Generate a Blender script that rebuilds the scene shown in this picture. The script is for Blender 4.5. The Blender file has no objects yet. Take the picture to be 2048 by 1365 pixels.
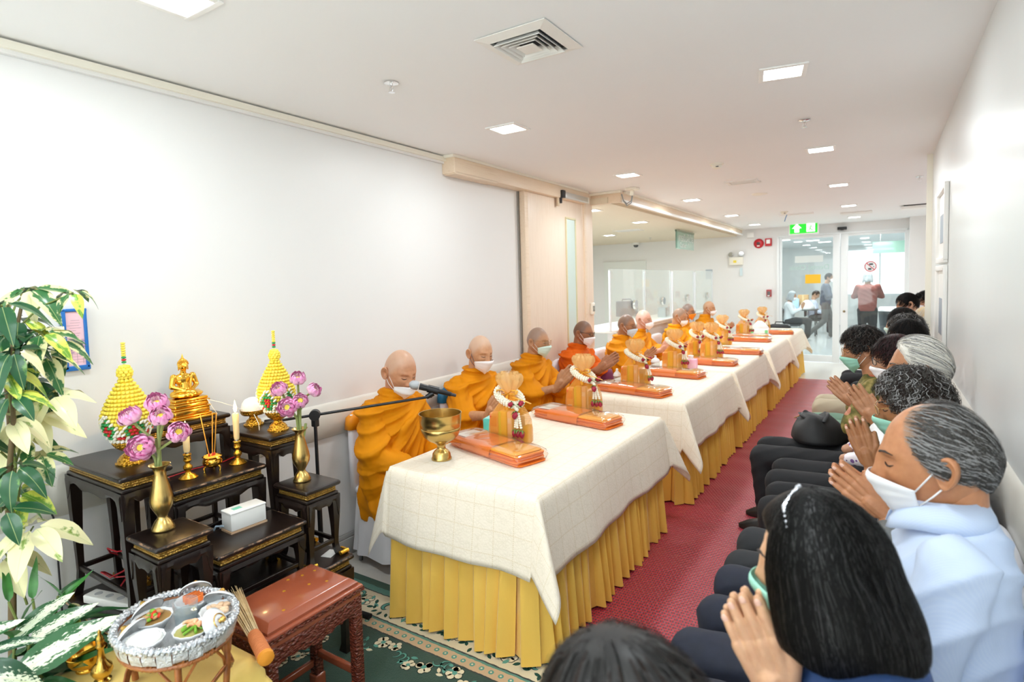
import bpy, math, random
import numpy as np
from mathutils import Matrix, Vector
random.seed(7); np.random.seed(7)
PI = math.pi
SC = bpy.context.scene
COL = SC.collection
# ---------------------------------------------------------------- camera, exposure, world, big lights
cd = bpy.data.cameras.new('camera'); cam = bpy.data.objects.new('camera', cd); COL.objects.link(cam)
cam.matrix_world = Matrix(((0.840, -0.0105, 0.5422, 0), (0.5413, 0.0672, -0.8381, 0), (-0.0276, 0.9977, 0.0607, 1.65), (0, 0, 0, 1)))
_r = cam.matrix_world.to_3x3(); _q = _r.to_quaternion(); _q.normalize()
cam.matrix_world = Matrix.Translation((0, 0, 1.65)) @ _q.to_matrix().to_4x4()
cd.sensor_width = 36; cd.lens = 20.11; cd.shift_x = -0.001; cd.shift_y = -0.0208
cd.clip_start = 0.05; cd.clip_end = 100
cd.dof.use_dof = True; cd.dof.focus_distance = 2.9; cd.dof.aperture_fstop = 3.2
SC.camera = cam
SC.view_settings.view_transform = 'Standard'; SC.view_settings.look = 'None'
SC.view_settings.gamma = 1.0; SC.view_settings.use_curve_mapping = False
SC.view_settings.exposure = 0.56
SC.cycles.use_denoising = True
SC.cycles.max_bounces = 10; SC.cycles.diffuse_bounces = 8; SC.cycles.transparent_max_bounces = 24
SC.cycles.sample_clamp_indirect = 6.0
SC.cycles.caustics_reflective = False; SC.cycles.caustics_refractive = False
wd = bpy.data.worlds.new('world'); SC.world = wd; wd.use_nodes = True
wd.node_tree.nodes['Background'].inputs[0].default_value = (0.96, 0.985, 1.0, 1)
wd.node_tree.nodes['Background'].inputs[1].default_value = 2.5
LAMP_W = 6.9
def area(name, loc, w, size=0.2, col=(0.90, 0.972, 1.0), rot=None, sy=None):
    ld = bpy.data.lights.new(name, 'AREA'); ld.energy = w; ld.color = col
    ld.shape = 'RECTANGLE'; ld.size = size; ld.size_y = sy or size
    o = bpy.data.objects.new(name, ld); COL.objects.link(o); o.location = loc
    if rot: o.rotation_euler = rot
    return o
CEIL = 2.62; YFW = -4.0
LX = (-1.965, -0.408); LY = (1.05, 3.04, 5.03, 7.11, 9.3, 11.2)
for _x in LX:
    for _y in LY + (-0.95, -2.95): area('panel_lamp', (_x, _y, CEIL - 0.02), LAMP_W)
for _x, _y in ((-2.9, 6.25), (-2.95, 8.0), (-4.2, 9.8), (-4.4, 7.6)): area('panel_lamp', (_x, _y, 2.475), 16)
area('added_fill_lamp', (-1.2, YFW + .03, 1.35), 24, 2.7, (.93, .985, 1.0), (-PI / 2, 0, PI), 2.1)  # added soft fill from behind the camera, no window known there
area('added_bounce_fill', (.05, -1.5, 1.95), 36, .35, (.95, .985, 1.0), (PI, 0, 0))   # added fill behind the camera, aimed up to bounce off the ceiling
for _x, _y in ((-2.2, 14.2), (-0.2, 14.2), (-2.2, 17), (-0.2, 17)): area('panel_lamp', (_x, _y, 2.58), 38, 0.5, (1, .985, .97))
# ---------------------------------------------------------------- materials
def lin(c):
    if isinstance(c, str):
        c = c.lstrip('#'); c = [int(c[i:i + 2], 16) / 255 for i in (0, 2, 4)]
    return tuple((x / 12.92 if x <= 0.04045 else ((x + 0.055) / 1.055) ** 2.4) for x in c[:3]) + (1,)
class NT:
    def __init__(s, m): s.m = m; s.t = m.node_tree; s.b = s.t.nodes['Principled BSDF']
    def n(s, typ, **kw):
        nd = s.t.nodes.new(typ)
        for k, v in kw.items():
            if k[0] == 'i' and k[1:].isdigit(): nd.inputs[int(k[1:])].default_value = v
            else: setattr(nd, k, v)
        return nd
    def l(s, a, b): s.t.links.new(a, b)
    def math(s, op, a, b=None, c=None, clamp=False):
        nd = s.t.nodes.new('ShaderNodeMath'); nd.operation = op; nd.use_clamp = clamp
        for i, v in enumerate((a, b, c)):
            if v is None: continue
            if isinstance(v, (int, float)): nd.inputs[i].default_value = v
            else: s.l(v, nd.inputs[i])
        return nd.outputs[0]
    def mix(s, f, a, b):
        nd = s.t.nodes.new('ShaderNodeMix'); nd.data_type = 'RGBA'
        for i, v in ((0, f), (6, a), (7, b)):
            if isinstance(v, (int, float)): nd.inputs[i].default_value = v
            elif isinstance(v, (tuple, list, str)): nd.inputs[i].default_value = lin(v) if isinstance(v, str) else v
            else: s.l(v, nd.inputs[i])
        return nd.outputs[2]
    def noise(s, scale, detail=3, vec=None, rough=0.5):
        nd = s.n('ShaderNodeTexNoise'); nd.inputs['Scale'].default_value = scale; nd.inputs['Detail'].default_value = detail
        nd.inputs['Roughness'].default_value = rough
        if vec is not None: s.l(vec, nd.inputs['Vector'])
        return nd.outputs[0]
    def ramp(s, f, stops, interp='LINEAR'):
        nd = s.n('ShaderNodeValToRGB'); e = nd.color_ramp; e.interpolation = interp
        while len(e.elements) < len(stops): e.elements.new(0.5)
        for el, (p, c) in zip(e.elements, stops): el.position = p; el.color = lin(c)
        s.l(f, nd.inputs[0]); return nd.outputs[0]
    def coord(s, which='Object', scale=None):
        c = s.n('ShaderNodeTexCoord').outputs[which]
        if scale is None: return c
        mp = s.n('ShaderNodeMapping'); mp.inputs['Scale'].default_value = scale; s.l(c, mp.inputs[0]); return mp.outputs[0]
    def xyz(s, vec):
        nd = s.n('ShaderNodeSeparateXYZ'); s.l(vec, nd.inputs[0]); return nd.outputs
    def bump(s, h, strength=0.3, dist=0.01):
        nd = s.n('ShaderNodeBump'); nd.inputs['Strength'].default_value = strength; nd.inputs['Distance'].default_value = dist
        s.l(h, nd.inputs['Height']); s.l(nd.outputs[0], s.b.inputs['Normal'])
    def col(s, c): s.l(c, s.b.inputs['Base Color'])
MATS = {}
def mat(name, col='#cccccc', rough=0.5, metal=0.0, var=None, bump=None, sheen=0, coat=0, sss=0, emit=None, alpha=None, spec=None, trans=0, ior=None):
    """plain principled material; var=(scale, colour2, detail) mottles, bump=(scale, strength, dist)"""
    if name in MATS: return MATS[name]
    m = bpy.data.materials.new(name); m.use_nodes = True; t = NT(m); b = t.b
    b.inputs['Base Color'].default_value = lin(col); b.inputs['Roughness'].default_value = rough; b.inputs['Metallic'].default_value = metal
    if spec is not None: b.inputs['Specular IOR Level'].default_value = spec
    if ior: b.inputs['IOR'].default_value = ior
    if sheen: b.inputs['Sheen Weight'].default_value = sheen
    if coat: b.inputs['Coat Weight'].default_value = coat; b.inputs['Coat Roughness'].default_value = 0.08
    if sss:
        b.inputs['Subsurface Weight'].default_value = sss; b.inputs['Subsurface Radius'].default_value = (0.012, 0.005, 0.003); b.inputs['Subsurface Scale'].default_value = 0.6
    if trans: b.inputs['Transmission Weight'].default_value = trans
    if alpha is not None: b.inputs['Alpha'].default_value = alpha
    if emit: b.inputs['Emission Color'].default_value = lin(emit[0]); b.inputs['Emission Strength'].default_value = emit[1]
    if var:
        n = t.noise(var[0], var[2] if len(var) > 2 else 4, t.coord())
        f = t.math('MULTIPLY_ADD', n, 2.4, -0.7, clamp=True)
        t.col(t.mix(f, lin(col), lin(var[1])))
    if bump: t.bump(t.noise(bump[0], 4, t.coord()), bump[1], bump[2] if len(bump) > 2 else 0.01)
    MATS[name] = m; return m
def newmat(name, rough=0.5, metal=0.0):
    m = bpy.data.materials.new(name); m.use_nodes = True; t = NT(m); t.b.inputs['Roughness'].default_value = rough; t.b.inputs['Metallic'].default_value = metal
    MATS[name] = m; return m, t
def clear(name, tint, rough=0.03, alpha_mix=0.12, spec_strength=1.0):
    """thin clear sheet: mostly see-through, mirror sheen by fresnel"""
    if name in MATS: return MATS[name]
    m = bpy.data.materials.new(name); m.use_nodes = True; t = m.node_tree; N = t.nodes; N.remove(N['Principled BSDF'])
    tr = N.new('ShaderNodeBsdfTransparent'); tr.inputs[0].default_value = lin(tint)
    gl = N.new('ShaderNodeBsdfGlossy'); gl.inputs['Roughness'].default_value = rough
    fr = N.new('ShaderNodeLayerWeight'); fr.inputs[0].default_value = 0.5
    pw = N.new('ShaderNodeMath'); pw.operation = 'POWER'; pw.inputs[1].default_value = 4.0; t.links.new(fr.outputs['Facing'], pw.inputs[0])
    ml = N.new('ShaderNodeMath'); ml.operation = 'MULTIPLY_ADD'; ml.inputs[1].default_value = 0.5 * spec_strength; ml.inputs[2].default_value = 0.04 * spec_strength; t.links.new(pw.outputs[0], ml.inputs[0])
    mx = N.new('ShaderNodeMixShader'); t.links.new(ml.outputs[0], mx.inputs[0]); t.links.new(tr.outputs[0], mx.inputs[1]); t.links.new(gl.outputs[0], mx.inputs[2])
    df = N.new('ShaderNodeBsdfDiffuse'); df.inputs[0].default_value = lin('#ffffff')
    m2 = N.new('ShaderNodeMixShader'); m2.inputs[0].default_value = alpha_mix; t.links.new(mx.outputs[0], m2.inputs[1]); t.links.new(df.outputs[0], m2.inputs[2])
    t.links.new(m2.outputs[0], N['Material Output'].inputs[0]); MATS[name] = m; return m
# ---------------------------------------------------------------- mesh building
class MB:
    def __init__(s): s.v = []; s.f = []; s.m = []; s.n = 0; s.attr = []
    def add(s, v, f, m=0, M=None, a=0.0):
        v = np.asarray(v, float).reshape(-1, 3)
        if M is not None:
            M = np.array(M); v = v @ M[:3, :3].T + M[:3, 3]
        k = s.n; s.v.append(v); s.n += len(v)
        s.f += [tuple(i + k for i in q) for q in f]
        s.m += [m] * len(f) if isinstance(m, int) else list(m)
        s.attr.append(np.broadcast_to(np.asarray(a, float), (len(v),)))
        return s
    def box(s, c, d, m=0, bev=0, M=None, rz=0):
        x, y, z = (i / 2 for i in d)
        R = Matrix.Translation(c) @ Matrix.Rotation(rz, 4, 'Z')
        if M is not None: R = M @ R
        if bev <= 0:
            v = [(-x, -y, -z), (x, -y, -z), (x, y, -z), (-x, y, -z), (-x, -y, z), (x, -y, z), (x, y, z), (-x, y, z)]
            f = [(0, 3, 2, 1), (4, 5, 6, 7), (0, 1, 5, 4), (1, 2, 6, 5), (2, 3, 7, 6), (3, 0, 4, 7)]
            return s.add(v, f, m, R)
        b = min(bev, x * .95, y * .95, z * .95); rings = []
        def rr(px, py, r, zz, n=3):
            o = []
            for (sx, sy, a0) in ((1, 1, 0), (-1, 1, PI / 2), (-1, -1, PI), (1, -1, 1.5 * PI)):
                for i in range(n + 1):
                    a = a0 + PI / 2 * i / n
                    o.append((sx * (px - r) + r * math.cos(a), sy * (py - r) + r * math.sin(a), zz))
            return o
        for a in (0, 0.35, 0.7, 1.0):
            t = a * PI / 2; rings.append(rr(x - b * (1 - math.sin(t)), y - b * (1 - math.sin(t)), b, -z + b * (1 - math.cos(t))))
        for a in (1.0, 0.7, 0.35, 0):
            t = a * PI / 2; rings.append(rr(x - b * (1 - math.sin(t)), y - b * (1 - math.sin(t)), b, z - b * (1 - math.cos(t))))
        return s.loft(rings, m, True, R)
    def loft(s, rings, m=0, caps=True, M=None, closed=True, a=0.0):
        n = len(rings[0]); v = [p for r in rings for p in r]; f = []
        e = n if closed else n - 1
        for i in range(len(rings) - 1):
            for j in range(e):
                k = (j + 1) % n; f.append((i * n + j, i * n + k, (i + 1) * n + k, (i + 1) * n + j))
        if caps: f.append(tuple(range(n - 1, -1, -1))); f.append(tuple(range((len(rings) - 1) * n, len(rings) * n)))
        return s.add(v, f, m, M, a)
    def lathe(s, prof, n=24, c=(0, 0, 0), m=0, M=None, caps=True, sx=1, sy=1):
        rings = [[(c[0] + r * sx * math.cos(2 * PI * j / n), c[1] + r * sy * math.sin(2 * PI * j / n), c[2] + z) for j in range(n)] for r, z in prof]
        return s.loft(rings, m, caps, M)
    def tube(s, pts, rad, n=8, m=0, M=None, caps=True, flat=1.0):
        P = [Vector(p) for p in pts]; rad = rad if isinstance(rad, (list, tuple, np.ndarray)) else [rad] * len(P)
        up = None; rings = []
        for i, p in enumerate(P):
            t = (P[min(i + 1, len(P) - 1)] - P[max(i - 1, 0)])
            t = t.normalized() if t.length > 1e-9 else Vector((0, 0, 1))
            if up is None:
                u = t.cross(Vector((0, 0, 1)));
                if u.length < 1e-3: u = t.cross(Vector((0, 1, 0)))
                u.normalize()
            else:
                u = up - t * up.dot(t)
                u.normalize()
            up = u; w = t.cross(u); r = rad[i]
            rings.append([tuple(p + u * (r * math.cos(2 * PI * j / n)) + w * (r * flat * math.sin(2 * PI * j / n))) for j in range(n)])
        return s.loft(rings, m, caps, M)
    def sphere(s, c, r, m=0, nu=14, nv=9, M=None):
        r = (r, r, r) if isinstance(r, (int, float)) else r
        rings = [[(c[0] + r[0] * math.sin(t) * math.cos(2 * PI * j / nu), c[1] + r[1] * math.sin(t) * math.sin(2 * PI * j / nu), c[2] - r[2] * math.cos(t)) for j in range(nu)]
                 for t in [PI * (i + .04 * (i == 0) - .04 * (i == nv)) / nv for i in range(nv + 1)]]
        return s.loft(rings, m, True, M)
    def cone(s, p0, r0, p1, r1, n=12, m=0):
        """closed capsule with different end radii"""
        p0 = Vector(p0); p1 = Vector(p1); d = (p1 - p0); t = d.normalized() if d.length > 1e-6 else Vector((0, 0, 1))
        pts = []; rr = []
        for a in (-88, -60, -30, 0): pts.append(p0 + t * (r0 * math.sin(math.radians(a)))); rr.append(r0 * math.cos(math.radians(a)))
        for a in (0, 30, 60, 88): pts.append(p1 + t * (r1 * math.sin(math.radians(a)))); rr.append(r1 * math.cos(math.radians(a)))
        return s.tube(pts, rr, n, m)
    def grid(s, P, m=0, M=None, wrap=False, a=0.0, flip=False):
        P = np.asarray(P, float); nu, nv = P.shape[:2]; f = []
        e = nv if wrap else nv - 1
        for i in range(nu - 1):
            for j in range(e):
                k = (j + 1) % nv; q = (i * nv + j, i * nv + k, (i + 1) * nv + k, (i + 1) * nv + j)
                f.append(q[::-1] if flip else q)
        return s.add(P.reshape(-1, 3), f, m, M, a)
    def arr(s): return np.vstack(s.v)
def link(name, me, mats, parent=None, loc=None, angle=50, kind=None):
    for m in (mats if isinstance(mats, (list, tuple)) else [mats]): me.materials.append(m)
    o = bpy.data.objects.new(name, me); COL.objects.link(o)
    if parent is not None: o.parent = parent
    if loc is not None: o.location = loc
    if kind: o['kind'] = kind
    if angle is None: pass
    else:
        me.polygons.foreach_set('use_smooth', [True] * len(me.polygons))
        if angle < 180: me.set_sharp_from_angle(angle=math.radians(angle))
    return o
def obj(name, mb, mats, parent=None, loc=None, angle=50, kind=None, attr=None):
    me = bpy.data.meshes.new(name); me.from_pydata(mb.arr().tolist(), [], mb.f)
    if any(mb.m): me.polygons.foreach_set('material_index', mb.m)
    if attr:
        at = me.attributes.new(attr, 'FLOAT', 'POINT'); at.data.foreach_set('value', np.concatenate(mb.attr))
    me.update(); return link(name, me, mats, parent, loc, angle, kind)
def tag(o, label=None, cat=None, group=None, kind=None):
    if label: o['label'] = label
    if cat: o['category'] = cat
    if group: o['group'] = group
    if kind: o['kind'] = kind
    return o
def thing(name, label, cat, loc=(0, 0, 0), rz=0, group=None):
    o = bpy.data.objects.new(name, None); COL.objects.link(o); o.location = loc; o.rotation_euler = (0, 0, rz); o.empty_display_size = 0.05
    return tag(o, label, cat, group)
def kids(o): return list(o.children)
def dup(o, loc=None, rz=None, label=None, group=None, parent=None, ch=None):
    c = o.copy(); COL.objects.link(c)
    if parent is not None: c.parent = parent
    if loc is not None: c.location = loc
    if rz is not None: c.rotation_euler = (c.rotation_euler[0], c.rotation_euler[1], rz)
    if label: c['label'] = label
    if group: c['group'] = group
    for k in kids(o): dup(k, parent=c)
    return c
def struct(name, mb, mats, parent=None, angle=30):
    o = obj(name, mb, mats, parent, angle=angle)
    if parent is None: o['kind'] = 'structure'
    return o
def wob(P, k, seed=0, n=5):
    """smooth pseudo noise in about [-1,1]"""
    r = np.random.RandomState(seed); o = np.zeros(len(P))
    for i in range(n):
        d = r.normal(size=3); d /= np.linalg.norm(d); o += np.sin(P @ d * k * (0.7 + 0.7 * r.rand()) + r.rand() * 6.28)
    return o / n * 1.6
def smooth(x, a, b):
    t = np.clip((x - a) / (b - a), 0, 1); return t * t * (3 - 2 * t)
# ================================================================ the room
wallm, t = newmat('wall_paint', 0.42); t.col(t.mix(t.noise(1.3, 3, t.coord()), '#e9e9e8', '#e6e6e5')); t.bump(t.noise(60, 3, t.coord()), 0.04, 0.004)
wallr, t = newmat('wall_gloss_paint', 0.33); t.col(t.mix(t.noise(2.0, 3, t.coord('Object', (1, 1, .12))), '#e4e8e8', '#dce0e0')); t.bump(t.noise(9, 3, t.coord('Object', (1, 1, .3))), 0.06, 0.01)
ceilm = mat('ceiling_paint', '#f0f1f2', 0.75, var=(.7, '#f3f4f5'))
floorm, t = newmat('floor_vinyl', 0.16); t.col(t.mix(t.noise(38, 5, t.coord()), '#dcdad4', '#e8e6e1'))
woodm, t = newmat('pale_wood_laminate', 0.38); t.col(t.ramp(t.noise(5, 5, t.coord('Object', (14, 14, 0.5)), .65), [(0.3, '#e0cdb8'), (0.5, '#ead9c7'), (0.72, '#e4d2be')]))
woodh, t = newmat('beam_wood_laminate', 0.4); t.col(t.ramp(t.noise(5, 5, t.coord('Object', (14, .5, 14)), .65), [(0.3, '#dcc4a8'), (0.5, '#e8d4bc'), (0.72, '#dfc9af')]))
white = mat('white_plastic', '#f1f1ee', 0.35); offw = mat('ivory_plastic', '#efebdd', 0.4)
guardm = mat('wall_guard_vinyl', '#dcd9d0', 0.4); basem, t = newmat('baseboard_grey', 0.35); t.col(t.mix(t.noise(7, 5, t.coord()), '#a9aaa9', '#d0d0ce'))
alu = mat('aluminium', '#cfd2d3', 0.3, 0.9); chrome = mat('chrome', '#e8e8e8', 0.12, 1.0); black = mat('black_plastic', '#16161a', 0.4)
rubber = mat('black_rubber', '#141416', 0.7)
doorw = mat('white_door_frame', '#eceff0', 0.35)
WL, WR, YB, YF, YE = -2.78, 0.336, 12.3, -4.0, 5.85
b = MB().box((-2.6, 4.15, -.05), (7.6, 16.3, .1)); struct('floor', b, floorm)
b = MB().box((-.7, 4.15, CEIL + .05), (4.4, 16.3, .1)); struct('ceiling', b, ceilm)
b = MB().box((WL - .06, (YF + YE) / 2, CEIL / 2), (.12, YE - YF, CEIL)); struct('wall_left', b, wallm)
b = MB().box((WR + .06, (YF + YE) / 2, CEIL / 2), (.12, YE - YF, CEIL)); struct('wall_right', b, wallr)
b = MB().box((-1.2, YF - .06, CEIL / 2), (3.4, .12, CEIL)); struct('wall_front', b, wallm)
b = MB()
for xx in (-2.58, -1.2, .18): b.box((xx, YF + .02, 1.35), (.05, .04, 2.2))
for zz in (.27, 2.43): b.box((-1.2, YF + .02, zz), (2.8, .04, .05))
struct('added_window_frame', b, doorw)  # made-up window bars on the solid wall, added around the fill lamp
b = MB().box((-4.0, YB + .06, CEIL / 2), (4.52, .12, CEIL)).box((-.68, YB + .06, (2.44 + CEIL) / 2), (2.12, .12, CEIL - 2.44)).box((1.0, YB - .1, CEIL / 2), (1.24, .44, CEIL)); struct('wall_back', b, wallm)
b = MB().box((1.5, 9.1, CEIL / 2), (.12, 6.6, CEIL)).box((.93, YE + .06, CEIL / 2), (1.06, .12, CEIL)); struct('wall_recess', b, wallm)
b = MB().box((-6.1, 9.0, CEIL / 2), (.12, 6.8, CEIL)).box((-4.5, 5.76, CEIL / 2), (3.2, .12, CEIL)); struct('wall_reception', b, wallm)
# lowered reception ceiling with its wooden fascia
rc, t = newmat('reception_ceiling_wood', 0.5); t.col(t.mix(t.noise(5, 5, t.coord('Object', (14, .5, 14)), .6), '#d6c8ae', '#e2d6c0'))
b = MB().box((-4.3, 9.05, 2.53), (3.6, 6.5, .06)); struct('ceiling_reception', b, rc)
b = MB().box((-2.37, 8.97, 2.555), (.03, 6.25, .12)).box((-2.56, 5.83, 2.555), (.41, .03, .12)); struct('trim_1', b, woodh)
b = MB().box((-2.345, 8.97, 2.51), (.02, 6.24, .03)); struct('trim_2', b, white)
b = MB().box((-2.35, 9.0, 2.606), (.045, 6.2, .024)).box((-2.55, 5.80, 2.606), (.42, .045, .024)).box((-2.755, .0, 2.595), (.035, 6.76, .03)); struct('trim_3', b, offw)
b = MB().box((WL + .012, .45, 2.572), (.02, 5.85, .016)); struct('trim_4', b, wallm)
# wall guards and baseboards
def guard(x, z0, z1, y0, y1, s):
    b = MB(); pr = [(0, z0), (.018, z0 + .012), (.024, (z0 + z1) / 2), (.018, z1 - .012), (0, z1)]
    P = [[(x + s * d, y, z) for d, z in pr] for y in (y0, y1)]
    b.grid(P, flip=(s < 0)); return b
struct('trim_5', guard(WL, .765, .975, YF, 4.4, 1), guardm, angle=60)
struct('trim_6', guard(WR, .84, 1.05, YF, YE, -1), guardm, angle=60)
b = MB().box((WL + .008, .2, .055), (.016, 8.3, .11), bev=.006).box((WL + .006, .2, .125), (.012, 8.3, .03), bev=.004); struct('baseboard_left', b, basem)
b = MB().box((WR - .008, .9, .055), (.016, 9.8, .11)); struct('baseboard_right', b, basem)
b = MB().box((-3.6, YB - .008, .055), (3.7, .016, .11)); struct('baseboard_back', b, basem)
b = MB().box((WR + .03, YE + .004, CEIL / 2), (.14, .012, CEIL)); struct('trim_7', b, offw)
b = MB().box((WL + .008, 4.42, 1.25), (.014, .02, 2.5)); struct('gap_shadow_strip', b, mat('shadow_gap', '#8d8a84', .6))  # grey strip painted in as the shade between wall and sliding door
# header beam and sliding door
b = MB().box((-2.72, 4.5, 2.545), (.12, 2.25, .115), bev=.004).box((-2.715, 3.66, 2.49), (.11, .55, .02), bev=.003); struct('trim_9', b, woodh)
b = MB().box((-2.715, 4.5, 2.609), (.13, 2.3, .02)); struct('trim_10', b, offw)
d = MB().box((-2.735, 5.05, 1.25), (.05, 1.13, 2.49), bev=.003); door = struct('door_1', d, woodm)
b = MB()
for yy, zz, dy, dz in ((5.22, 1.6, .02, 1.42), (5.43, 1.6, .02, 1.42), (5.325, 2.31, .23, .02), (5.325, .89, .23, .02)): b.box((-2.708, yy, zz), (.014, dy, dz), bev=.002)
obj('window_frame', b, mat('door_window_trim', '#d8cfa8', .4), door)
obj('pane', MB().box((-2.712, 5.325, 1.60), (.006, .19, 1.4)), mat('frosted_pane', '#cfe3de', .25), door)
b = MB().box((-2.735, 4.455, 1.25), (.056, .06, 2.49), bev=.004); obj('edge_strip', b, woodh, door)
b = MB().box((-2.735, 5.72, 1.31), (.06, .26, 2.62), bev=.004); struct('trim_11', b, woodm)
b = MB().box((-2.70, 5.63, 1.28), (.03, .045, 2.5), bev=.004); struct('trim_12', b, woodh)
# door closer on the sliding door
t_ = thing('door_closer', 'silver bar door closer with black end bracket at the head of the sliding wood door', 'door closer', (-2.66, 5.25, 2.52))
obj('bar', MB().box((0, .1, 0), (.05, .52, .06), bev=.008), alu, t_); obj('bracket', MB().box((0, -.19, .005), (.055, .06, .075), bev=.006).box((-.01, -.21, -.05), (.03, .03, .07), bev=.004), black, t_)
obj('mount_plate', MB().box((-.02, -.24, -.06), (.02, .04, .11), bev=.004), mat('closer_plate', '#cbb79c', .4), t_); obj('end_cap', MB().box((0, .37, 0), (.052, .02, .064), bev=.004), offw, t_)
t_ = thing('keypad', 'small white access keypad on the door jamb behind the monk in glasses', 'keypad', (-2.69, 5.78, 1.36))
obj('body', MB().box((0, 0, 0), (.03, .07, .13), bev=.008), offw, t_)
b = MB()
for r_ in range(4):
    for c_ in range(3): b.box((.016, -.018 + .018 * c_, .025 - .016 * r_), (.004, .012, .009))
obj('keys', b, mat('keypad_dark', '#59605f', .5), t_)
# ---- back glass doors
def glassdoor(n, x0, x1, gx0, gx1):
    b = MB(); y = YB + .03
    b.box(((x0 + gx0) / 2, y, 1.215), (gx0 - x0, .05, 2.43), bev=.004); b.box(((gx1 + x1) / 2, y, 1.215), (x1 - gx1, .05, 2.43), bev=.004)
    b.box(((gx0 + gx1) / 2, y, .075), (gx1 - gx0, .05, .13), bev=.004); b.box(((gx0 + gx1) / 2, y, 2.40), (gx1 - gx0, .05, .05), bev=.004)
    o = struct(n, b, doorw)
    obj('pane', MB().box(((gx0 + gx1) / 2, y, 1.255), (gx1 - gx0, .008, 2.24)), clear('door_glass', '#f5faf9', .02, .02), o); return o
gl1 = glassdoor('door_2', -1.71, -.672, -1.66, -.79); gl2 = glassdoor('door_3', -.662, .36, -.54, .32)
obj('door_lock', MB().lathe([(.001, 0), (.022, 0), (.022, .012), (.012, .014), (.001, .014)], 16, M=Matrix.Translation((-.60, YB + .004, .98)) @ Matrix.Rotation(PI / 2, 4, 'X')), mat('brass_lock', '#8f8468', .3, .9), gl2)
b = MB().box((-1.725, YB, 1.22), (.035, .09, 2.44)).box((.375, YB, 1.22), (.035, .09, 2.44)).box((-.675, YB, 2.435), (2.1, .09, .025)); struct('trim_13', b, doorw)
# ---- lobby behind the glass
b = MB().box((-.7, 17.2, -.05), (7.5, 9.6, .1)); struct('floor_lobby', b, mat('lobby_floor', '#c9cfd1', .12))
b = MB().box((-.7, 17.2, 2.67), (7.5, 9.6, .1)); struct('ceiling_lobby', b, mat('lobby_ceiling', '#dfe4e5', .7))
b = MB().box((-2.75, 22, 1.31), (3.4, .12, 2.62)).box((2.0, 22, 1.31), (2.2, .12, 2.62)).box((-.08, 22, .5), (2.0, .12, 1.0)).box((-.08, 22, 2.55), (2.0, .12, .14)); struct('wall_lobby_back', b, wallm)
b = MB().box((-4.4, 17.2, 1.31), (.12, 9.6, 2.62)); struct('wall_lobby_left', b, wallm)
b = MB().box((3.0, 17.2, 1.31), (.12, 9.6, 2.62)); struct('wall_lobby_right', b, wallm)
b = MB()
for xx in (-1.02, -.08, .86): b.box((xx, 21.95, 1.74), (.06, .06, 1.5))
for zz in (1.0, 2.48): b.box((-.08, 21.95, zz), (1.94, .06, .06))
w_ = struct('window_1', b, doorw); obj('pane', MB().box((-.08, 21.97, 1.74), (1.9, .01, 1.48)), clear('window_glass', '#f6fbfb', .02, .02), w_)
b = MB().box((.95, 14.2, 1.31), (.16, .3, 2.62)).box((1.25, 13.6, 1.31), (.3, .1, 2.62)); struct('pillar_lobby', b, mat('lobby_pillar', '#b9c8c8', .3))
t_ = thing('lobby_sign', 'green hanging sign board seen through the glass doors', 'sign', (.35, 15.2, 2.25))
obj('board', MB().box((0, 0, 0), (1.1, .04, .26), bev=.006), mat('lobby_sign_green', '#8fb5a6', .3), t_); obj('hanger', MB().tube([(-.4, 0, .13), (-.4, 0, .37)], .008).tube([(.4, 0, .13), (.4, 0, .37)], .008), chrome, t_)
# ---- ceiling panel lights
diff = mat('light_diffuser', '#ffffff', .4, emit=('#ffffff', 9.0)); ltrim = mat('light_trim', '#f4f3f0', .4)
def panel(x, y, z, n, label, rz=0, dx=.17, dy=.155):
    t_ = thing('ceiling_light', label, 'ceiling light', (x, y, z), rz, 'square panel lights set in the ceilings')
    w = .022; b = MB()
    for cx, cy, ax, ay in ((0, dy / 2 + w / 2, dx + 2 * w, w), (0, -dy / 2 - w / 2, dx + 2 * w, w), (dx / 2 + w / 2, 0, w, dy), (-dx / 2 - w / 2, 0, w, dy)): b.box((cx, cy, -.004), (ax, ay, .008), bev=.002)
    obj('frame', b, ltrim, t_); obj('diffuser', MB().box((0, 0, -.003), (dx, dy, .004)), diff, t_)
nm = ('first', 'second', 'third', 'fourth', 'fifth', 'sixth')
for i, y in enumerate(LY):
    panel(LX[0], y, CEIL, i, f'bright square panel light, {nm[i]} from the flower altar in the row above the monks')
    if i: panel(LX[1], y, CEIL, i, f'bright panel light, {nm[i - 1]} from the camera in the row above the aisle', 0.18 if i == 1 else .04, .165, .16 if i > 1 else .15)
for i, (x, y) in enumerate(((-2.9, 6.25), (-2.95, 8.0), (-4.2, 9.8))): panel(x, y, 2.5, i, f'panel light in the lowered wooden reception ceiling, {nm[i]} from the sliding door')
for i, (x, y) in enumerate(((-2.2, 14.2), (-1.2, 14.6), (-2.2, 16.5), (-1.6, 17.5), (-1.4, 18.6))): panel(x, y, 2.62, i, f'round cornered lobby light behind the glass doors, {nm[i]} from the doors', 0, .3, .3)
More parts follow.
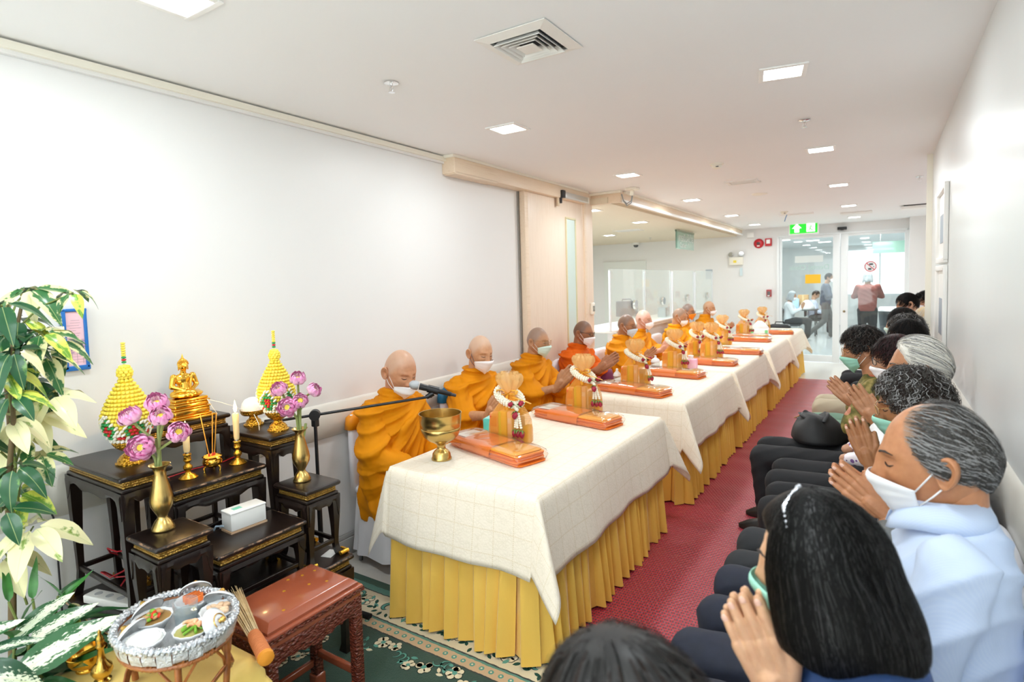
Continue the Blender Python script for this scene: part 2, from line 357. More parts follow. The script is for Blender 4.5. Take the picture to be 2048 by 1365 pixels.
# ---- vents
ventw = mat('vent_white', '#eceae5', .4); dark = mat('vent_dark', '#3b3f43', .7)
t_ = thing('ceiling_vent', 'large square white ceiling vent with nested louvre frames', 'vent', (-1.205, 2.04, CEIL))
def sqring(b, h, w, z0, z1, sl=0):
    for i in range(4):
        a = i * PI / 2; M = Matrix.Rotation(a, 4, 'Z')
        v = [(-h, h, z0), (h, h, z0), (h - w, h - w, z1), (-h + w, h - w, z1)]
        v += [(p[0], p[1], p[2] + .003) for p in v]
        b.add(v, [(0, 1, 2, 3), (7, 6, 5, 4), (0, 4, 5, 1), (2, 6, 7, 3), (1, 5, 6, 2), (0, 3, 7, 4)], 0, M)
b = MB(); sqring(b, .16, .045, -.006, -.016); obj('frame', b, ventw, t_, angle=20)
for i, h in enumerate((.105, .083, .061)):
    b = MB(); sqring(b, h, .017, -.026 + .0 * i, -.004); obj('louvre', b, ventw, t_, angle=20)
obj('centre_plate', MB().box((0, 0, -.024), (.075, .075, .004)), ventw, t_); obj('duct', MB().box((0, 0, .0), (.235, .235, .004)), dark, t_)
def grille(x, y, z, label, w=.26, d=.2):
    t_ = thing('air_grille', label, 'vent', (x, y, z)); b = MB()
    for cx, cy, ax, ay in ((0, d / 2, w + .05, .03), (0, -d / 2, w + .05, .03), (w / 2, 0, .03, d), (-w / 2, 0, .03, d)): b.box((cx, cy, -.006), (ax, ay, .012))
    obj('frame', b, ventw, t_); obj('backing', MB().box((0, 0, -.001), (w, d, .003)), mat('vent_grey', '#8b8f90', .6), t_)
    for i in range(6): obj('slat', MB().box((0, -d / 2 + d * (i + 1) / 7, -.006), (w, .016, .003)), ventw, t_)
grille(-1.193, 6.15, CEIL, 'small slatted air grille in the ceiling past the first smoke detector'); grille(-3.56, 9.1, 2.5, 'slatted air grille in the lowered reception ceiling', .4, .25)
# ---- sprinklers, detectors, speakers
def sprinkler(x, y, z, label):
    t_ = thing('sprinkler', label, 'sprinkler', (x, y, z)); obj('rosette', MB().lathe([(.004, 0), (.034, -.001), (.034, -.005), (.02, -.009), (.004, -.009)], 20), chrome, t_)
    obj('head', MB().lathe([(.007, -.008), (.007, -.02), (.003, -.022), (.003, -.044), (.016, -.045), (.016, -.047), (.002, -.048)], 14).tube([(.006, 0, -.018), (.012, 0, -.03), (.003, 0, -.044)], .0017, 5).tube([(-.006, 0, -.018), (-.012, 0, -.03), (-.003, 0, -.044)], .0017, 5), chrome, t_)
    obj('bulb', MB().tube([(0, 0, -.02), (0, 0, -.042)], .0028, 6), mat('sprinkler_red', '#a03028', .2), t_)
for x, y, z, l in ((-1.963, 2.03, CEIL, 'chrome fire sprinkler in the ceiling in front of the big square vent'), (-.418, 4.03, CEIL, 'chrome fire sprinkler between the first two aisle lights'), (.30, 7.1, CEIL, 'chrome fire sprinkler near the end of the glossy white wall'), (-3.87, 11.05, 2.5, 'small sprinkler under the reception ceiling')): sprinkler(x, y, z, l)
def detector(x, y, l):
    t_ = thing('smoke_detector', l, 'smoke detector', (x, y, CEIL)); obj('base', MB().lathe([(.004, 0), (.055, 0), (.055, -.012), (.004, -.013)], 24), offw, t_); obj('sensor', MB().lathe([(.042, -.012), (.04, -.03), (.025, -.042), (.003, -.043)], 24), offw, t_); obj('slot', MB().box((.012, -.038, -.03), (.02, .01, .006)), dark, t_)
detector(-1.186, 5.06, 'ivory dome smoke detector before the slatted air grille'); detector(-1.239, 9.4, 'ivory smoke detector near the green exit sign')
def disc(x, y, l): tag(obj('ceiling_speaker', MB().lathe([(.004, 0), (.085, 0), (.085, -.007), (.07, -.012), (.004, -.012)], 28, c=(x, y, CEIL)), offw), l, 'speaker')
disc(-1.21, 7.19, 'flat round ivory ceiling speaker beyond the slatted grille')
tag(obj('cassette_vent', MB().box((-.354, 10.4, CEIL - .01), (.42, .3, .02), bev=.006), ventw), 'flat white ceiling plate between the last two aisle lights', 'vent')
t_ = thing('hanging_unit', 'white wireless access unit under the ceiling near the wall recess', 'access point', (.42, 10.0, CEIL)); obj('body', MB().box((0, 0, -.035), (.42, .24, .04), bev=.01), white, t_); obj('gap', MB().box((0, 0, -.008), (.36, .2, .016)), dark, t_)
t_ = thing('ceiling_track', 'white cable trunk with a blue wire beside the exit sign', 'cable trunk', (-1.24, 9.6, CEIL)); obj('trunk', MB().box((.1, .25, -.012), (.5, .05, .024), bev=.004), white, t_); obj('wire', MB().tube([(0, .1, -.02), (-.02, .1, -.07), (-.03, .08, -.12)], .006, 6), mat('blue_wire', '#3c78b0', .4), t_)
t_ = thing('ceiling_socket', 'ivory cable box with two looped grey conduits at the fascia corner', 'junction box', (-2.2, 5.75, CEIL))
obj('box', MB().box((0, 0, -.012), (.12, .12, .024), bev=.006).box((0, 0, -.05), (.04, .04, .06), bev=.004), offw, t_)
for k in (0, 1): obj('conduit', MB().tube([(0, .01 * k, -.07), (-.02, .02, -.13 - .02 * k), (-.08, .05, -.15 - .02 * k), (-.13, .08, -.11), (-.15, .08, -.04)], .006, 6), mat('conduit_grey', '#8f9596', .4), t_)
# ---- things on the back wall
red = mat('fire_red', '#c3202b', .35)
yb = YB - .002
def wbox(name, cat, label, x, z, w, h, m, dpt=.05):
    t_ = thing(name, label, cat, (x, yb, z)); obj('housing', MB().box((0, -dpt / 2, 0), (w, dpt, h), bev=.006), m, t_); return t_
t_ = thing('alarm_bell', 'round red fire alarm bell on the back wall', 'alarm', (-2.08, yb, 2.33)); obj('gong', MB().lathe([(.09, 0), (.095, .02), (.085, .045), (.06, .06), (.004, .062)], 28, M=Matrix.Rotation(PI / 2, 4, 'X')), red, t_); obj('hub', MB().box((0, -.065, 0), (.06, .02, .05), bev=.004), mat('bell_hub', '#4a2a2c', .4), t_); obj('plate', MB().box((0, -.064, -.05), (.05, .01, .02)), white, t_)
t_ = wbox('strobe_box', 'alarm', 'square red alarm strobe beside the round bell', -1.9, 2.345, .12, .15, red); obj('lens', MB().box((0, -.055, .01), (.07, .02, .08), bev=.006), white, t_)
t_ = wbox('call_point', 'alarm', 'small red manual call point low on the back wall', -1.89, 1.34, .09, .14, mat('callpoint_red', '#b4484a', .4)); obj('front_plate', MB().box((0, -.053, .0), (.055, .008, .07)), mat('callpoint_grey', '#6f6a6c', .4), t_); obj('label_strip', MB().box((-.005, -.053, -.05), (.04, .008, .02)), white, t_)
t_ = wbox('emergency_light', 'emergency light', 'white twin lamp emergency light on the back wall', -2.5, 2.0, .26, .16, offw, .08)
for s in (-1, 1): obj('lamp_head', MB().lathe([(.02, 0), (.045, .03), (.05, .06), (.046, .064), (.004, .06)], 18, M=Matrix.Translation((s * .085, -.03, .12)) @ Matrix.Rotation(PI / 2 - .3, 4, 'X') @ Matrix.Rotation(s * .3, 4, 'Y')), alu, t_)
obj('sticker', MB().box((-.02, -.082, -.01), (.06, .003, .05)), mat('sticker_yellow', '#f0d84a', .5), t_); obj('indicator', MB().box((.06, -.082, .0), (.04, .003, .03)), white, t_)
obj('hang_tag', MB().tube([(.12, -.03, -.04), (.1, -.03, -.14)], .002, 5).box((.09, -.03, -.22), (.05, .004, .16), rz=.3), mat('tag_blue', '#cfe0e4', .4), t_)
t_ = thing('exit_sign', 'glowing green exit sign box with white arrow and doorway pictograms', 'sign', (-1.24, 11.9, 2.545))
obj('housing', MB().box((0, 0, 0), (.50, .05, .235), bev=.006), white, t_); obj('face', MB().box((0, -.027, 0), (.455, .004, .19)), mat('exit_green', '#19b92a', .4, emit=('#1fd02c', .55)), t_)
pic = mat('exit_white', '#ffffff', .4, emit=('#ffffff', .9))
v = [(-.19, .0), (-.11, .085), (-.03, .0), (-.07, .0), (-.07, -.075), (-.15, -.075), (-.15, 0)]
def plate(pts, y0, y1):
    b = MB(); n = len(pts); b.add([(x, y0, z) for x, z in pts] + [(x, y1, z) for x, z in pts], [tuple(range(n)), tuple(range(2 * n - 1, n - 1, -1))] + [(i, n + i, n + (i + 1) % n, (i + 1) % n) for i in range(n)]); return b
obj('arrow', plate(v, -.034, -.029), pic, t_, angle=20)
obj('doorway', plate([(.05, -.075), (.19, -.075), (.19, .085), (.05, .085)], -.034, -.029), pic, t_, angle=20)
b = MB().tube([(.125, -.0355, .045), (.12, -.0355, .03)], .012, 8).tube([(.12, -.0355, .02), (.11, -.0355, -.02), (.085, -.0355, -.05)], .008, 6).tube([(.11, -.0355, -.02), (.14, -.0355, -.035), (.145, -.0355, -.062)], .008, 6).tube([(.12, -.0355, .02), (.09, -.0355, .005), (.075, -.0355, .02)], .006, 6).tube([(.12, -.0355, .02), (.15, -.0355, .01), (.16, -.0355, -.01)], .006, 6)
obj('running_figure', b, MATS['exit_green'], t_); obj('bracket', MB().tube([(-.1, 0, .11), (-.1, 0, .075 + .0)], .008, 6).tube([(.1, 0, .11), (.1, 0, .07)], .008, 6), white, t_)
t_ = wbox('door_sensor', 'sensor', 'black motion sensor above the glass doors', -.64, 2.52, .15, .05, black, .07); obj('lens', MB().box((0, -.05, -.03), (.05, .03, .015), bev=.004), mat('sensor_grey', '#55585c', .4), t_)
tag(obj('corner_box', MB().box((-2.22, YB - .05, 2.5), (.13, .1, .1), bev=.006), white), 'white trunking box where the fascia meets the back wall', 'junction box')
tag(obj('light_switch', MB().box((-4.2, YB - .01, 1.35), (.1, .02, .14), bev=.004), offw), 'ivory wall switch behind the acrylic screens', 'switch')
# ---- things stuck on the glass doors
def text(s, size, m, parent, M, ext=.0008):
    c = bpy.data.curves.new('lettering', 'FONT'); c.body = s; c.size = size; c.extrude = ext; c.align_x = 'CENTER'; c.align_y = 'CENTER'; c.materials.append(m)
    o = bpy.data.objects.new('tmp', c); COL.objects.link(o); me = bpy.data.meshes.new_from_object(o.evaluated_get(bpy.context.evaluated_depsgraph_get())); bpy.data.objects.remove(o); bpy.data.curves.remove(c)
    o = bpy.data.objects.new('lettering', me); COL.objects.link(o); o.parent = parent; o.matrix_local = M; return o
gt = thing('door_notice', 'yellow paper notice taped to the left glass door leaf', 'notice', (-1.12, YB - .006, 1.60)); gt['label'] = 'yellow paper sheet taped under the reversed words on the glass door'
obj('sheet', MB().box((0, 0, 0), (.26, .003, .17)), mat('notice_yellow', '#f6bf2d', .6), gt)
gt = thing('door_lettering', 'pale green reversed clinic lettering on the glass door below a grey strip', 'lettering', (-1.19, YB - .004, 1.82))
text('Dental Clinic', .13, mat('lettering_green', '#b9d2c8', .5), gt, Matrix.Rotation(PI, 4, 'Z') @ Matrix.Rotation(PI / 2, 4, 'X') @ Matrix.Scale(1.0, 4))
obj('grey_strip', MB().box((0.0, .002, .16), (.48, .003, .13)), mat('frost_strip', '#d7dedb', .6), gt)
gt = thing('no_food_sticker', 'round red and white prohibition sticker on the right glass leaf', 'sticker', (-.19, YB - .006, 1.80)); gt['label'] = 'round red and white prohibition sticker on the glass door'
obj('disc', MB().lathe([(.002, 0), (.1, 0), (.1, .002), (.002, .002)], 28, M=Matrix.Rotation(PI / 2, 4, 'X')), mat('sticker_white', '#eef2f2', .5), gt)
b = MB().tube([(.09 * math.cos(a), -.004, .09 * math.sin(a)) for a in np.linspace(0, 2 * PI, 29)], .009, 6).tube([(-.062, -.005, .062), (.062, -.005, -.062)], .008, 6); obj('ban_ring', b, mat('sticker_red', '#d06068', .5), gt)
obj('symbols', MB().box((.01, -.004, .04), (.06, .002, .03)).box((-.01, -.004, -.045), (.05, .002, .035)).box((.05, -.004, -.005), (.015, .002, .015)), mat('sticker_black', '#4c5358', .5), gt)
# ---- notice boards on the glossy wall
for n_, (z, h) in enumerate(((1.93, .46), (1.38, .60))):
    t_ = thing('notice_frame', ('upper', 'lower')[n_] + ' white framed notice holder near the end of the glossy wall', 'frame', (WR - .001, 4.72, z + .03 * (1 - n_))); b = MB()
    for cy, cz, ay, az in ((0, h / 2, .62, .035), (0, -h / 2, .62, .035), (.3, 0, .035, h), (-.3, 0, .035, h)): b.box((-.012, cy, cz), (.024, ay, az), bev=.004)
    obj('frame', b, white, t_); obj('sheet', MB().box((-.004, 0, 0), (.004, .58, h)), white, t_); obj('print', MB().box((-.008, .02, -.02), (.003, .3, h * .4)), mat('print_grey', '#9aa6b4', .4), t_)
# ---- reception: counter, screens, chair, sign
t_ = thing('reception_counter', 'long white reception counter behind the far monks', 'counter', (0, 0, 0))
b = MB().box((-3.1, 9.2, 1.02), (.62, 5.0, .05), bev=.012); obj('worktop', b, white, t_)
b = MB().box((-2.9, 9.2, .5), (.08, 4.9, 1.0)); obj('front_panel', b, mat('counter_panel', '#eef0f1', .3), t_)
for y in (6.8, 8.0, 9.2, 10.4, 11.6): obj('divider', MB().box((-2.855, y, .5), (.012, .03, 1.0)), mat('divider_grey', '#c9ced2', .3), t_)
obj('trim', MB().box((-2.85, 7.2, .75), (.01, .04, .45)), mat('orange_trim', '#d98a5a', .5), t_)

acr = clear('acrylic', '#f4faf8', .02, .22)
for i, (y, x) in enumerate(((7.0, -2.75), (8.3, -2.8), (9.6, -2.8), (10.9, -2.8))):
    t_ = thing('acrylic_screen', f'clear acrylic counter screen, {nm[i]} along the reception counter', 'screen', (x, y, 1.045)); obj('sheet', MB().box((0, 0, .39), (.006, 1.22, .74)), acr, t_)
    for s in (-1, 1): obj('post', MB().box((0, s * .6, .37), (.02, .025, .74)), mat('screen_post', '#dfe5ea', .2), t_)
    obj('foot', MB().box((0, 0, .01), (.1, 1.2, .02), bev=.004), white, t_)
    obj('speaker_grille', MB().lathe([(.004, 0), (.06, 0), (.06, .03), (.004, .03)], 20, M=Matrix.Translation((.02, .15, .3)) @ Matrix.Rotation(PI / 2, 4, 'Y')), chrome, t_)
t_ = thing('clerk_chair', 'pale pink upholstered office chair behind the monk in orange', 'chair', (-3.9, 7.4, 0), -.4)
obj('backrest', MB().box((0, -.25, .95), (.5, .1, .55), bev=.05), mat('pink_vinyl', '#f0d3d0', .4), t_); obj('seat', MB().box((0, 0, .5), (.5, .5, .1), bev=.04), MATS['pink_vinyl'], t_); obj('post', MB().tube([(0, 0, .45), (0, 0, .06)], .03), chrome, t_)
for k in range(5): obj('foot', MB().tube([(0, 0, .08), (.3 * math.cos(k * 1.257), .3 * math.sin(k * 1.257), .03)], [.025, .018], 8), black, t_)
t_ = thing('monitor', 'black computer monitor on the counter behind the monk in wire glasses', 'monitor', (-3.02, 7.62, 1.045), .5); obj('screen', MB().box((0, 0, .22), (.3, .04, .22), bev=.008), black, t_); obj('stand', MB().box((0, .03, .08), (.05, .03, .16)).box((0, .03, .01), (.2, .16, .02)), black, t_); obj('handle', MB().tube([(-.06, 0, .33), (-.06, 0, .355), (.06, 0, .355), (.06, 0, .33)], .01, 6), black, t_)
t_ = thing('card_terminal', 'small dark card terminal on the reception counter', 'terminal', (-3.0, 8.35, 1.045)); obj('body', MB().box((0, 0, .06), (.09, .05, .12), bev=.01), mat('terminal_grey', '#5c6468', .4), t_)
t_ = thing('desk_box', 'grey document box on the reception counter', 'box', (-3.05, 9.35, 1.045)); obj('box', MB().box((0, 0, .08), (.12, .3, .16), bev=.004), mat('docbox_grey', '#9fb0b6', .4), t_); obj('divider', MB().box((.062, -.08, .08), (.004, .06, .15)), black, t_)
t_ = thing('hanging_sign', 'green glass sign hanging from the reception ceiling', 'sign', (-2.9, 10.07, 2.34))
obj('plate', MB().box((0, 0, -.01), (.012, 1.06, .31), bev=.003), mat('sign_glass', '#a9c9bd', .12), t_); obj('edge_strip', MB().box((.001, -.5, 0), (.014, .06, .3)), mat('sign_dark', '#7fae9c', .2), t_)
obj('rail', MB().box((0, 0, .135), (.03, 1.06, .025)), mat('sign_rail', '#93a08c', .4), t_)
for s in (-.4, .4): obj('hanger', MB().tube([(0, s, .14), (0, s, .16)], .012, 8).lathe([(.03, .15), (.03, .16), (.002, .161)], 12, c=(0, s, 0)), chrome, t_)
sg = mat('sign_white', '#eef4f1', .5); Msg = Matrix.Translation((.009, .03, .02)) @ Matrix.Rotation(PI / 2, 4, 'Z') @ Matrix.Rotation(PI / 2, 4, 'X')
text('\u0e01\u0e32\u0e23\u0e40\u0e07\u0e34\u0e19\u0e1c\u0e39\u0e49\u0e1b\u0e48\u0e27\u0e22', .17, sg, t_, Msg); text('Cashier', .12, sg, t_, Matrix.Translation((0, -.18, -.12)) @ Msg)
t_ = thing('dome_camera', 'small dome security camera under the reception ceiling', 'camera', (-4.6, 12.2, 2.5)); obj('base', MB().lathe([(.003, 0), (.075, 0), (.075, -.05), (.003, -.051)], 20), white, t_); obj('dome', MB().lathe([(.055, -.05), (.05, -.08), (.03, -.1), (.003, -.105)], 20), mat('dome_dark', '#5a5c5e', .2), t_)
t_ = thing('wall_notice', 'small grey notice pinned to the back wall above the counter', 'notice', (-3.05, YB - .004, 1.75)); obj('sheet', MB().box((0, 0, 0), (.14, .004, .2)), mat('notice_grey', '#a9b4bd', .5), t_)
t_ = thing('pale_notice', 'pale yellow sheet on the wall behind the acrylic screens', 'notice', (-4.75, YB - .004, 1.72)); obj('sheet', MB().box((0, 0, 0), (.32, .004, .26)), mat('pale_yellow', '#f5e3b8', .6), t_)  # plain pale yellow rectangle set on the back wall
b = MB().box((-4.9, YB - .02, 1.05), (1.0, .04, 2.1)); dd = struct('door_4', b, mat('clinic_door', '#e4e8e4', .4)); obj('door_handle', MB().box((.38 - 4.9, YB - .06, 1.0), (.12, .03, .03), bev=.006), chrome, dd)
# ================================================================ altar
lacq, t = newmat('black_lacquer', 0.28)
n1 = t.noise(45, 6, t.coord('Object', (1, .25, 1)), .7); t.col(t.mix(t.math('MULTIPLY_ADD', n1, 5, -3.3, clamp=True), '#1b120f', '#4a3528')); t.bump(n1, .06, .004)
worn, t = newmat('worn_lacquer_edge', 0.5); n1 = t.noise(30, 5, t.coord(), .6); t.col(t.mix(t.math('MULTIPLY_ADD', n1, 6, -2.7, clamp=True), '#1c1310', '#a07c60'))
gband, t = newmat('gold_band', 0.32, .75)
wv = t.n('ShaderNodeTexVoronoi'); wv.inputs['Scale'].default_value = 190; t.l(t.coord(), wv.inputs[0]); t.col(t.mix(wv.outputs[0], '#d9b25c', '#7a571e')); t.bump(wv.outputs[0], .8, .004)
gold = mat('gold_lacquer', '#e0a93a', .22, .9, bump=(140, .25, .004)); goldp = mat('gold_polish', '#f0bb4c', .16, 1.0)
emb, t = newmat('embossed_gold', 0.24, .85); vo = t.n('ShaderNodeTexVoronoi'); vo.inputs['Scale'].default_value = 120; t.l(t.coord(), vo.inputs[0]); t.col(t.mix(vo.outputs[0], '#e9b540', '#b07a17')); t.bump(vo.outputs[0], .7, .006)
brass = mat('brass', '#c9a653', .2, 1.0, var=(9, '#b08a3c')); brassd = mat('aged_brass', '#d2b674', .27, 1.0, var=(12, '#bb9a58'))
def altar_table(label, x0, x1, y0, y1, zt, zb, wear=False, wid=.036, foot=True, rail=True, cat='altar table'):
    t_ = thing('altar_table', label, cat, ((x0 + x1) / 2, (y0 + y1) / 2, zb), 0, 'black lacquer altar tables')
    dx, dy, h = x1 - x0, y1 - y0, zt - zb; th = .02
    obj('top', MB().box((0, 0, h - th / 2), (dx, dy, th), bev=.008), lacq, t_)
    X, Y = dx / 2 - .004, dy / 2 - .004
    def ring(r, z, w, corner=.012):
        P = []
        for sx, sy, a0 in ((1, 1, 0), (-1, 1, PI / 2), (-1, -1, PI), (1, -1, 1.5 * PI)):
            for i in range(4): a = a0 + PI / 6 * i; P.append((sx * (X - corner) + corner * math.cos(a), sy * (Y - corner) + corner * math.sin(a), z))
        P.append(P[0]); return P
    obj('top_edge', MB().tube(ring(0, h - .006, 0), .0052, 6, caps=False), worn if wear else lacq, t_)
    bx, by = dx - .034, dy - .034; b = MB(); hb = .026
    for k in range(3): b.box((0, 0, h - th - .0045 - k * .0085), (bx - .002 * (k == 1), by - .002 * (k == 1), .0075), bev=.002)
    obj('gold_band', b, gband, t_)
    z1 = h - th - hb
    obj('waist', MB().box((0, 0, z1 - .008), (dx - .02, dy - .02, .016), bev=.005), lacq, t_)
    ah = min(.075, h * .24)
    def apron(L, M):
        n = 25; b = MB(); P0 = []; P1 = []
        for i in range(n):
            u = -1 + 2 * i / (n - 1); a = abs(u)
            dp = .62 + .38 * (a > .86) - .12 * math.cos(3 * PI * a) * (a <= .86) + .16 * math.exp(-(u / .16) ** 2) + .5 * smooth(np.array(a), .86, 1.0)
            P0.append((u * L / 2, dp * ah))
        rings = []
        for u, dpt in P0: rings.append([(u, .010, z1 - .014), (u, .016, z1 - .03), (u, .012, z1 - dpt), (u, -.006, z1 - dpt), (u, -.006, z1 - .014)])
        b.loft(rings, 0, True); return b, M
    for L, M in ((dx - .03, Matrix.Translation((0, dy / 2 - .017, 0))), (dx - .03, Matrix.Translation((0, -dy / 2 + .017, 0)) @ Matrix.Rotation(PI, 4, 'Z')), (dy - .03, Matrix.Translation((dx / 2 - .017, 0, 0)) @ Matrix.Rotation(-PI / 2, 4, 'Z')), (dy - .03, Matrix.Translation((-dx / 2 + .017, 0, 0)) @ Matrix.Rotation(PI / 2, 4, 'Z'))):
        b, M = apron(L, M); o = obj('apron', b, lacq, t_, angle=35); o.matrix_local = M
    w = wid
    for sx in (1, -1):
        for sy in (1, -1):
            rings = []
            for q in np.linspace(0, 1, 11):
                z = (z1 - .014) * (1 - q); off = .006 * math.sin(q * PI * 1.1) - .012 * q * (1 - q) * 2 + (.016 * smooth(np.array(q), .86, 1.0) if foot else 0)
                ww = w * (1.15 - .55 * smooth(np.array(q), .0, .8) + .35 * smooth(np.array(q), .88, 1))
                cx, cy = sx * (dx / 2 - .008 - w / 2 + off), sy * (dy / 2 - .008 - w / 2 + off)
                rings.append([(cx - ww / 2, cy - ww / 2, z), (cx + ww / 2, cy - ww / 2, z), (cx + ww / 2, cy + ww / 2, z), (cx - ww / 2, cy + ww / 2, z)][::-1])
            lg = obj('leg', MB().loft(rings), lacq, t_, angle=40)
            if foot: obj('gold_foot', MB().tube([(sx * (dx / 2 + .008), sy * (dy / 2 - .03), .0105), (sx * (dx / 2 + .008), sy * (dy / 2 + .012), .0105)], .0105, 10).tube([(sx * (dx / 2 - .03), sy * (dy / 2 + .008), .0105), (sx * (dx / 2 + .006), sy * (dy / 2 + .008), .0105)], .0105, 10), gold, lg)
    if rail:
        zz = h * .2; e = w / 2 + .008
        for p, q in (((-dx / 2 + e, -dy / 2 + e), (dx / 2 - e, -dy / 2 + e)), ((-dx / 2 + e, dy / 2 - e), (dx / 2 - e, dy / 2 - e)), ((dx / 2 - e, -dy / 2 + e), (dx / 2 - e, dy / 2 - e)), ((-dx / 2 + e, -dy / 2 + e), (-dx / 2 + e, dy / 2 - e))):
            obj('stretcher', MB().box(((p[0] + q[0]) / 2, (p[1] + q[1]) / 2, zz), (max(abs(p[0] - q[0]), .014), max(abs(p[1] - q[1]), .014), .02), bev=.004), lacq, t_)
    return t_
BZ = .45
altar_table('broad low black lacquer base table carrying the whole altar set', -2.735, -2.0, .86, 1.715, BZ, 0, True, .055, False, False)
altar_table('tall deep black altar stand under the yellow flower cone nearest the plants', -2.735, -2.245, .895, 1.08, 1.005, BZ)
altar_table('tall black altar stand under the yellow flower cone nearest the monks', -2.70, -2.288, 1.512, 1.70, .995, BZ)
altar_table('topmost black altar table carrying the gold seated statue', -2.735, -2.565, 1.115, 1.505, 1.085, BZ, False, .03)
altar_table('black altar table carrying the incense pot and two candles', -2.56, -2.305, 1.10, 1.505, .88, BZ, True)
altar_table('black altar stand with worn edges under the vase near the plants', -2.24, -2.025, .90, 1.10, .80, BZ, True)
altar_table('black altar stand under the brass vase beside the microphone stand', -2.283, -2.05, 1.512, 1.70, .79, BZ)
altar_table('lowest scuffed black altar table carrying the white box', -2.285, -2.035, 1.112, 1.50, .68, BZ, True)
# ---- gold flower bowls with crocheted style yellow cones
ylw = mat('yellow_buds', '#f2d736', .6, var=(40, '#f7e564')); grn = mat('green_buds', '#2f9a52', .6); redb = mat('red_buds', '#d0202c', .55); wht = mat('white_buds', '#f4f1e6', .6)
def phan(label, x, y, z, rot=0, sc=1.0):
    t_ = thing('flower_offering', label, 'flower offering', (x, y, z), rot, 'yellow flower cones on gold pedestals')
    pr = [(.002, 0), (.05, 0), (.051, .006), (.044, .012), (.042, .02), (.034, .032), (.026, .038), (.020, .044), (.019, .05), (.022, .054), (.03, .058), (.046, .07), (.056, .085), (.059, .1), (.055, .1), (.04, .085), (.002, .08)]
    obj('pedestal', MB().lathe([(r * sc, q) for r, q in pr], 32), emb, t_)
    def prof(q):  # q 0..1 -> radius, height
        zz = .098 + q * .25
        r = np.interp(q, [0, .12, .3, .42, .6, .8, .92, 1.0], [.05, .072, .084, .083, .067, .043, .026, .015]); return r * sc, zz
    cor = MB().lathe([(.002, .096)] + [(prof(q)[0] - .006, prof(q)[1]) for q in np.linspace(0, 1, 14)] + [(.002, .35)], 28); obj('cone_core', cor, ylw, t_)
    by = {'y': MB(), 'g': MB(), 'r': MB(), 'w': MB()}; rows = 17
    for i in range(rows):
        q = (i + .4) / rows; r, zz = prof(q); n = max(6, int(2 * PI * r / .0135))
        for j in range(n):
            a = 2 * PI * (j + .5 * (i % 2)) / n; k = 'y'; rr = .0078
            if q < .46:
                u = ((a / (2 * PI) * 5) % 1.0 - .5) * 2; v = (q - .2) / .24; d = abs(u) + abs(v) * .95
                if d < .42: k = 'r'
                elif d < .82: k = 'g'
                elif d < 1.12: k = 'w'; rr = .0066
                else: k = 'y' if v > 0 else ('r' if abs(abs(u) - 1) + abs(v + 1.0) * .7 < .55 else 'w')
                if q < .05: k = 'w'
            by[k].sphere(((r + (.003 if k == 'w' else 0)) * math.cos(a), (r + (.003 if k == 'w' else 0)) * math.sin(a), zz), (rr, rr, rr * .85), 0, 7, 5)
            if k == 'w':
                for e in (-.5, .5): by['w'].sphere(((r + .006) * math.cos(a + e * .1), (r + .006) * math.sin(a + e * .1), zz + e * .008), .0042, 0, 6, 4)
    for k, nme, m in (('y', 'yellow_bud_rows', ylw), ('g', 'green_diamonds', grn), ('r', 'red_diamonds', redb), ('w', 'white_borders', wht)): obj(nme, by[k], m, t_, kind='stuff', angle=180)
    b = MB()
    for i in range(5):
        rr = (.016, .021, .022, .019, .013)[i] * sc
        for j in range(9): a = 2 * PI * (j + .5 * (i % 2)) / 9; b.sphere((rr * math.cos(a), rr * math.sin(a), .352 + i * .0105), .0078, 0, 7, 5)
    b.lathe([(.002, .345), (.015, .35), (.015, .4), (.002, .405)], 10); obj('top_ball', b, ylw, t_, kind='stuff', angle=180)
    seq = 'grg' + 'yyyyyy'; zz = .408
    for nme, m, ch in (('green_beads', grn, 'g'), ('red_bead', redb, 'r'), ('yellow_beads', ylw, 'y')):
        b = MB()
        for i, c in enumerate(seq):
            if c == ch: b.lathe([(.002, 0), (.0075, .002), (.0085, .005), (.0075, .008), (.002, .01)], 9, c=(0, 0, zz + i * .0095))
        obj(nme, b, m, t_, angle=180, kind='stuff')
    return t_
phan('yellow and green flower cone on a gold pedestal nearest the green plants', -2.425, 1.012, 1.005, .5, 1.0).scale = (1, 1, .945)
phan('yellow flower cone on a gold pedestal beside the white thread dome', -2.39, 1.628, .995, 2.0, .95).scale = (1, 1, .955)
t_ = thing('thread_bowl', 'white ball of sacred thread heaped on a gold pedestal bowl', 'offering bowl', (-2.595, 1.635, .995))
obj('pedestal', MB().lathe([(.002, 0), (.046, 0), (.047, .006), (.036, .014), (.034, .024), (.022, .034), (.019, .042), (.022, .048), (.05, .054), (.058, .064), (.06, .078), (.056, .078), (.05, .066), (.002, .062)], 32), emb, t_)
obj('thread_ball', MB().lathe([(.054, .07), (.056, .085), (.05, .11), (.036, .128), (.016, .137), (.002, .139)], 28), mat('white_thread', '#fdfbf6', .8, bump=(220, .5, .003)), t_)
tag(obj('sacred_thread', MB().tube([(-2.59, 1.41, 1.165), (-2.59, 1.47, 1.14), (-2.59, 1.53, 1.11), (-2.59, 1.6, 1.07)], .0011, 5).tube([(-2.59, 1.41, 1.165), (-2.58, 1.43, 1.12), (-2.585, 1.45, 1.09)], .0011, 5).tube([(-2.56, 1.61, 1.07), (-2.5, 1.6, 1.02), (-2.45, 1.57, 1.0)], .0011, 5), MATS['white_thread']), 'thin white sacred thread running from the gold statue to the thread ball', 'thread')
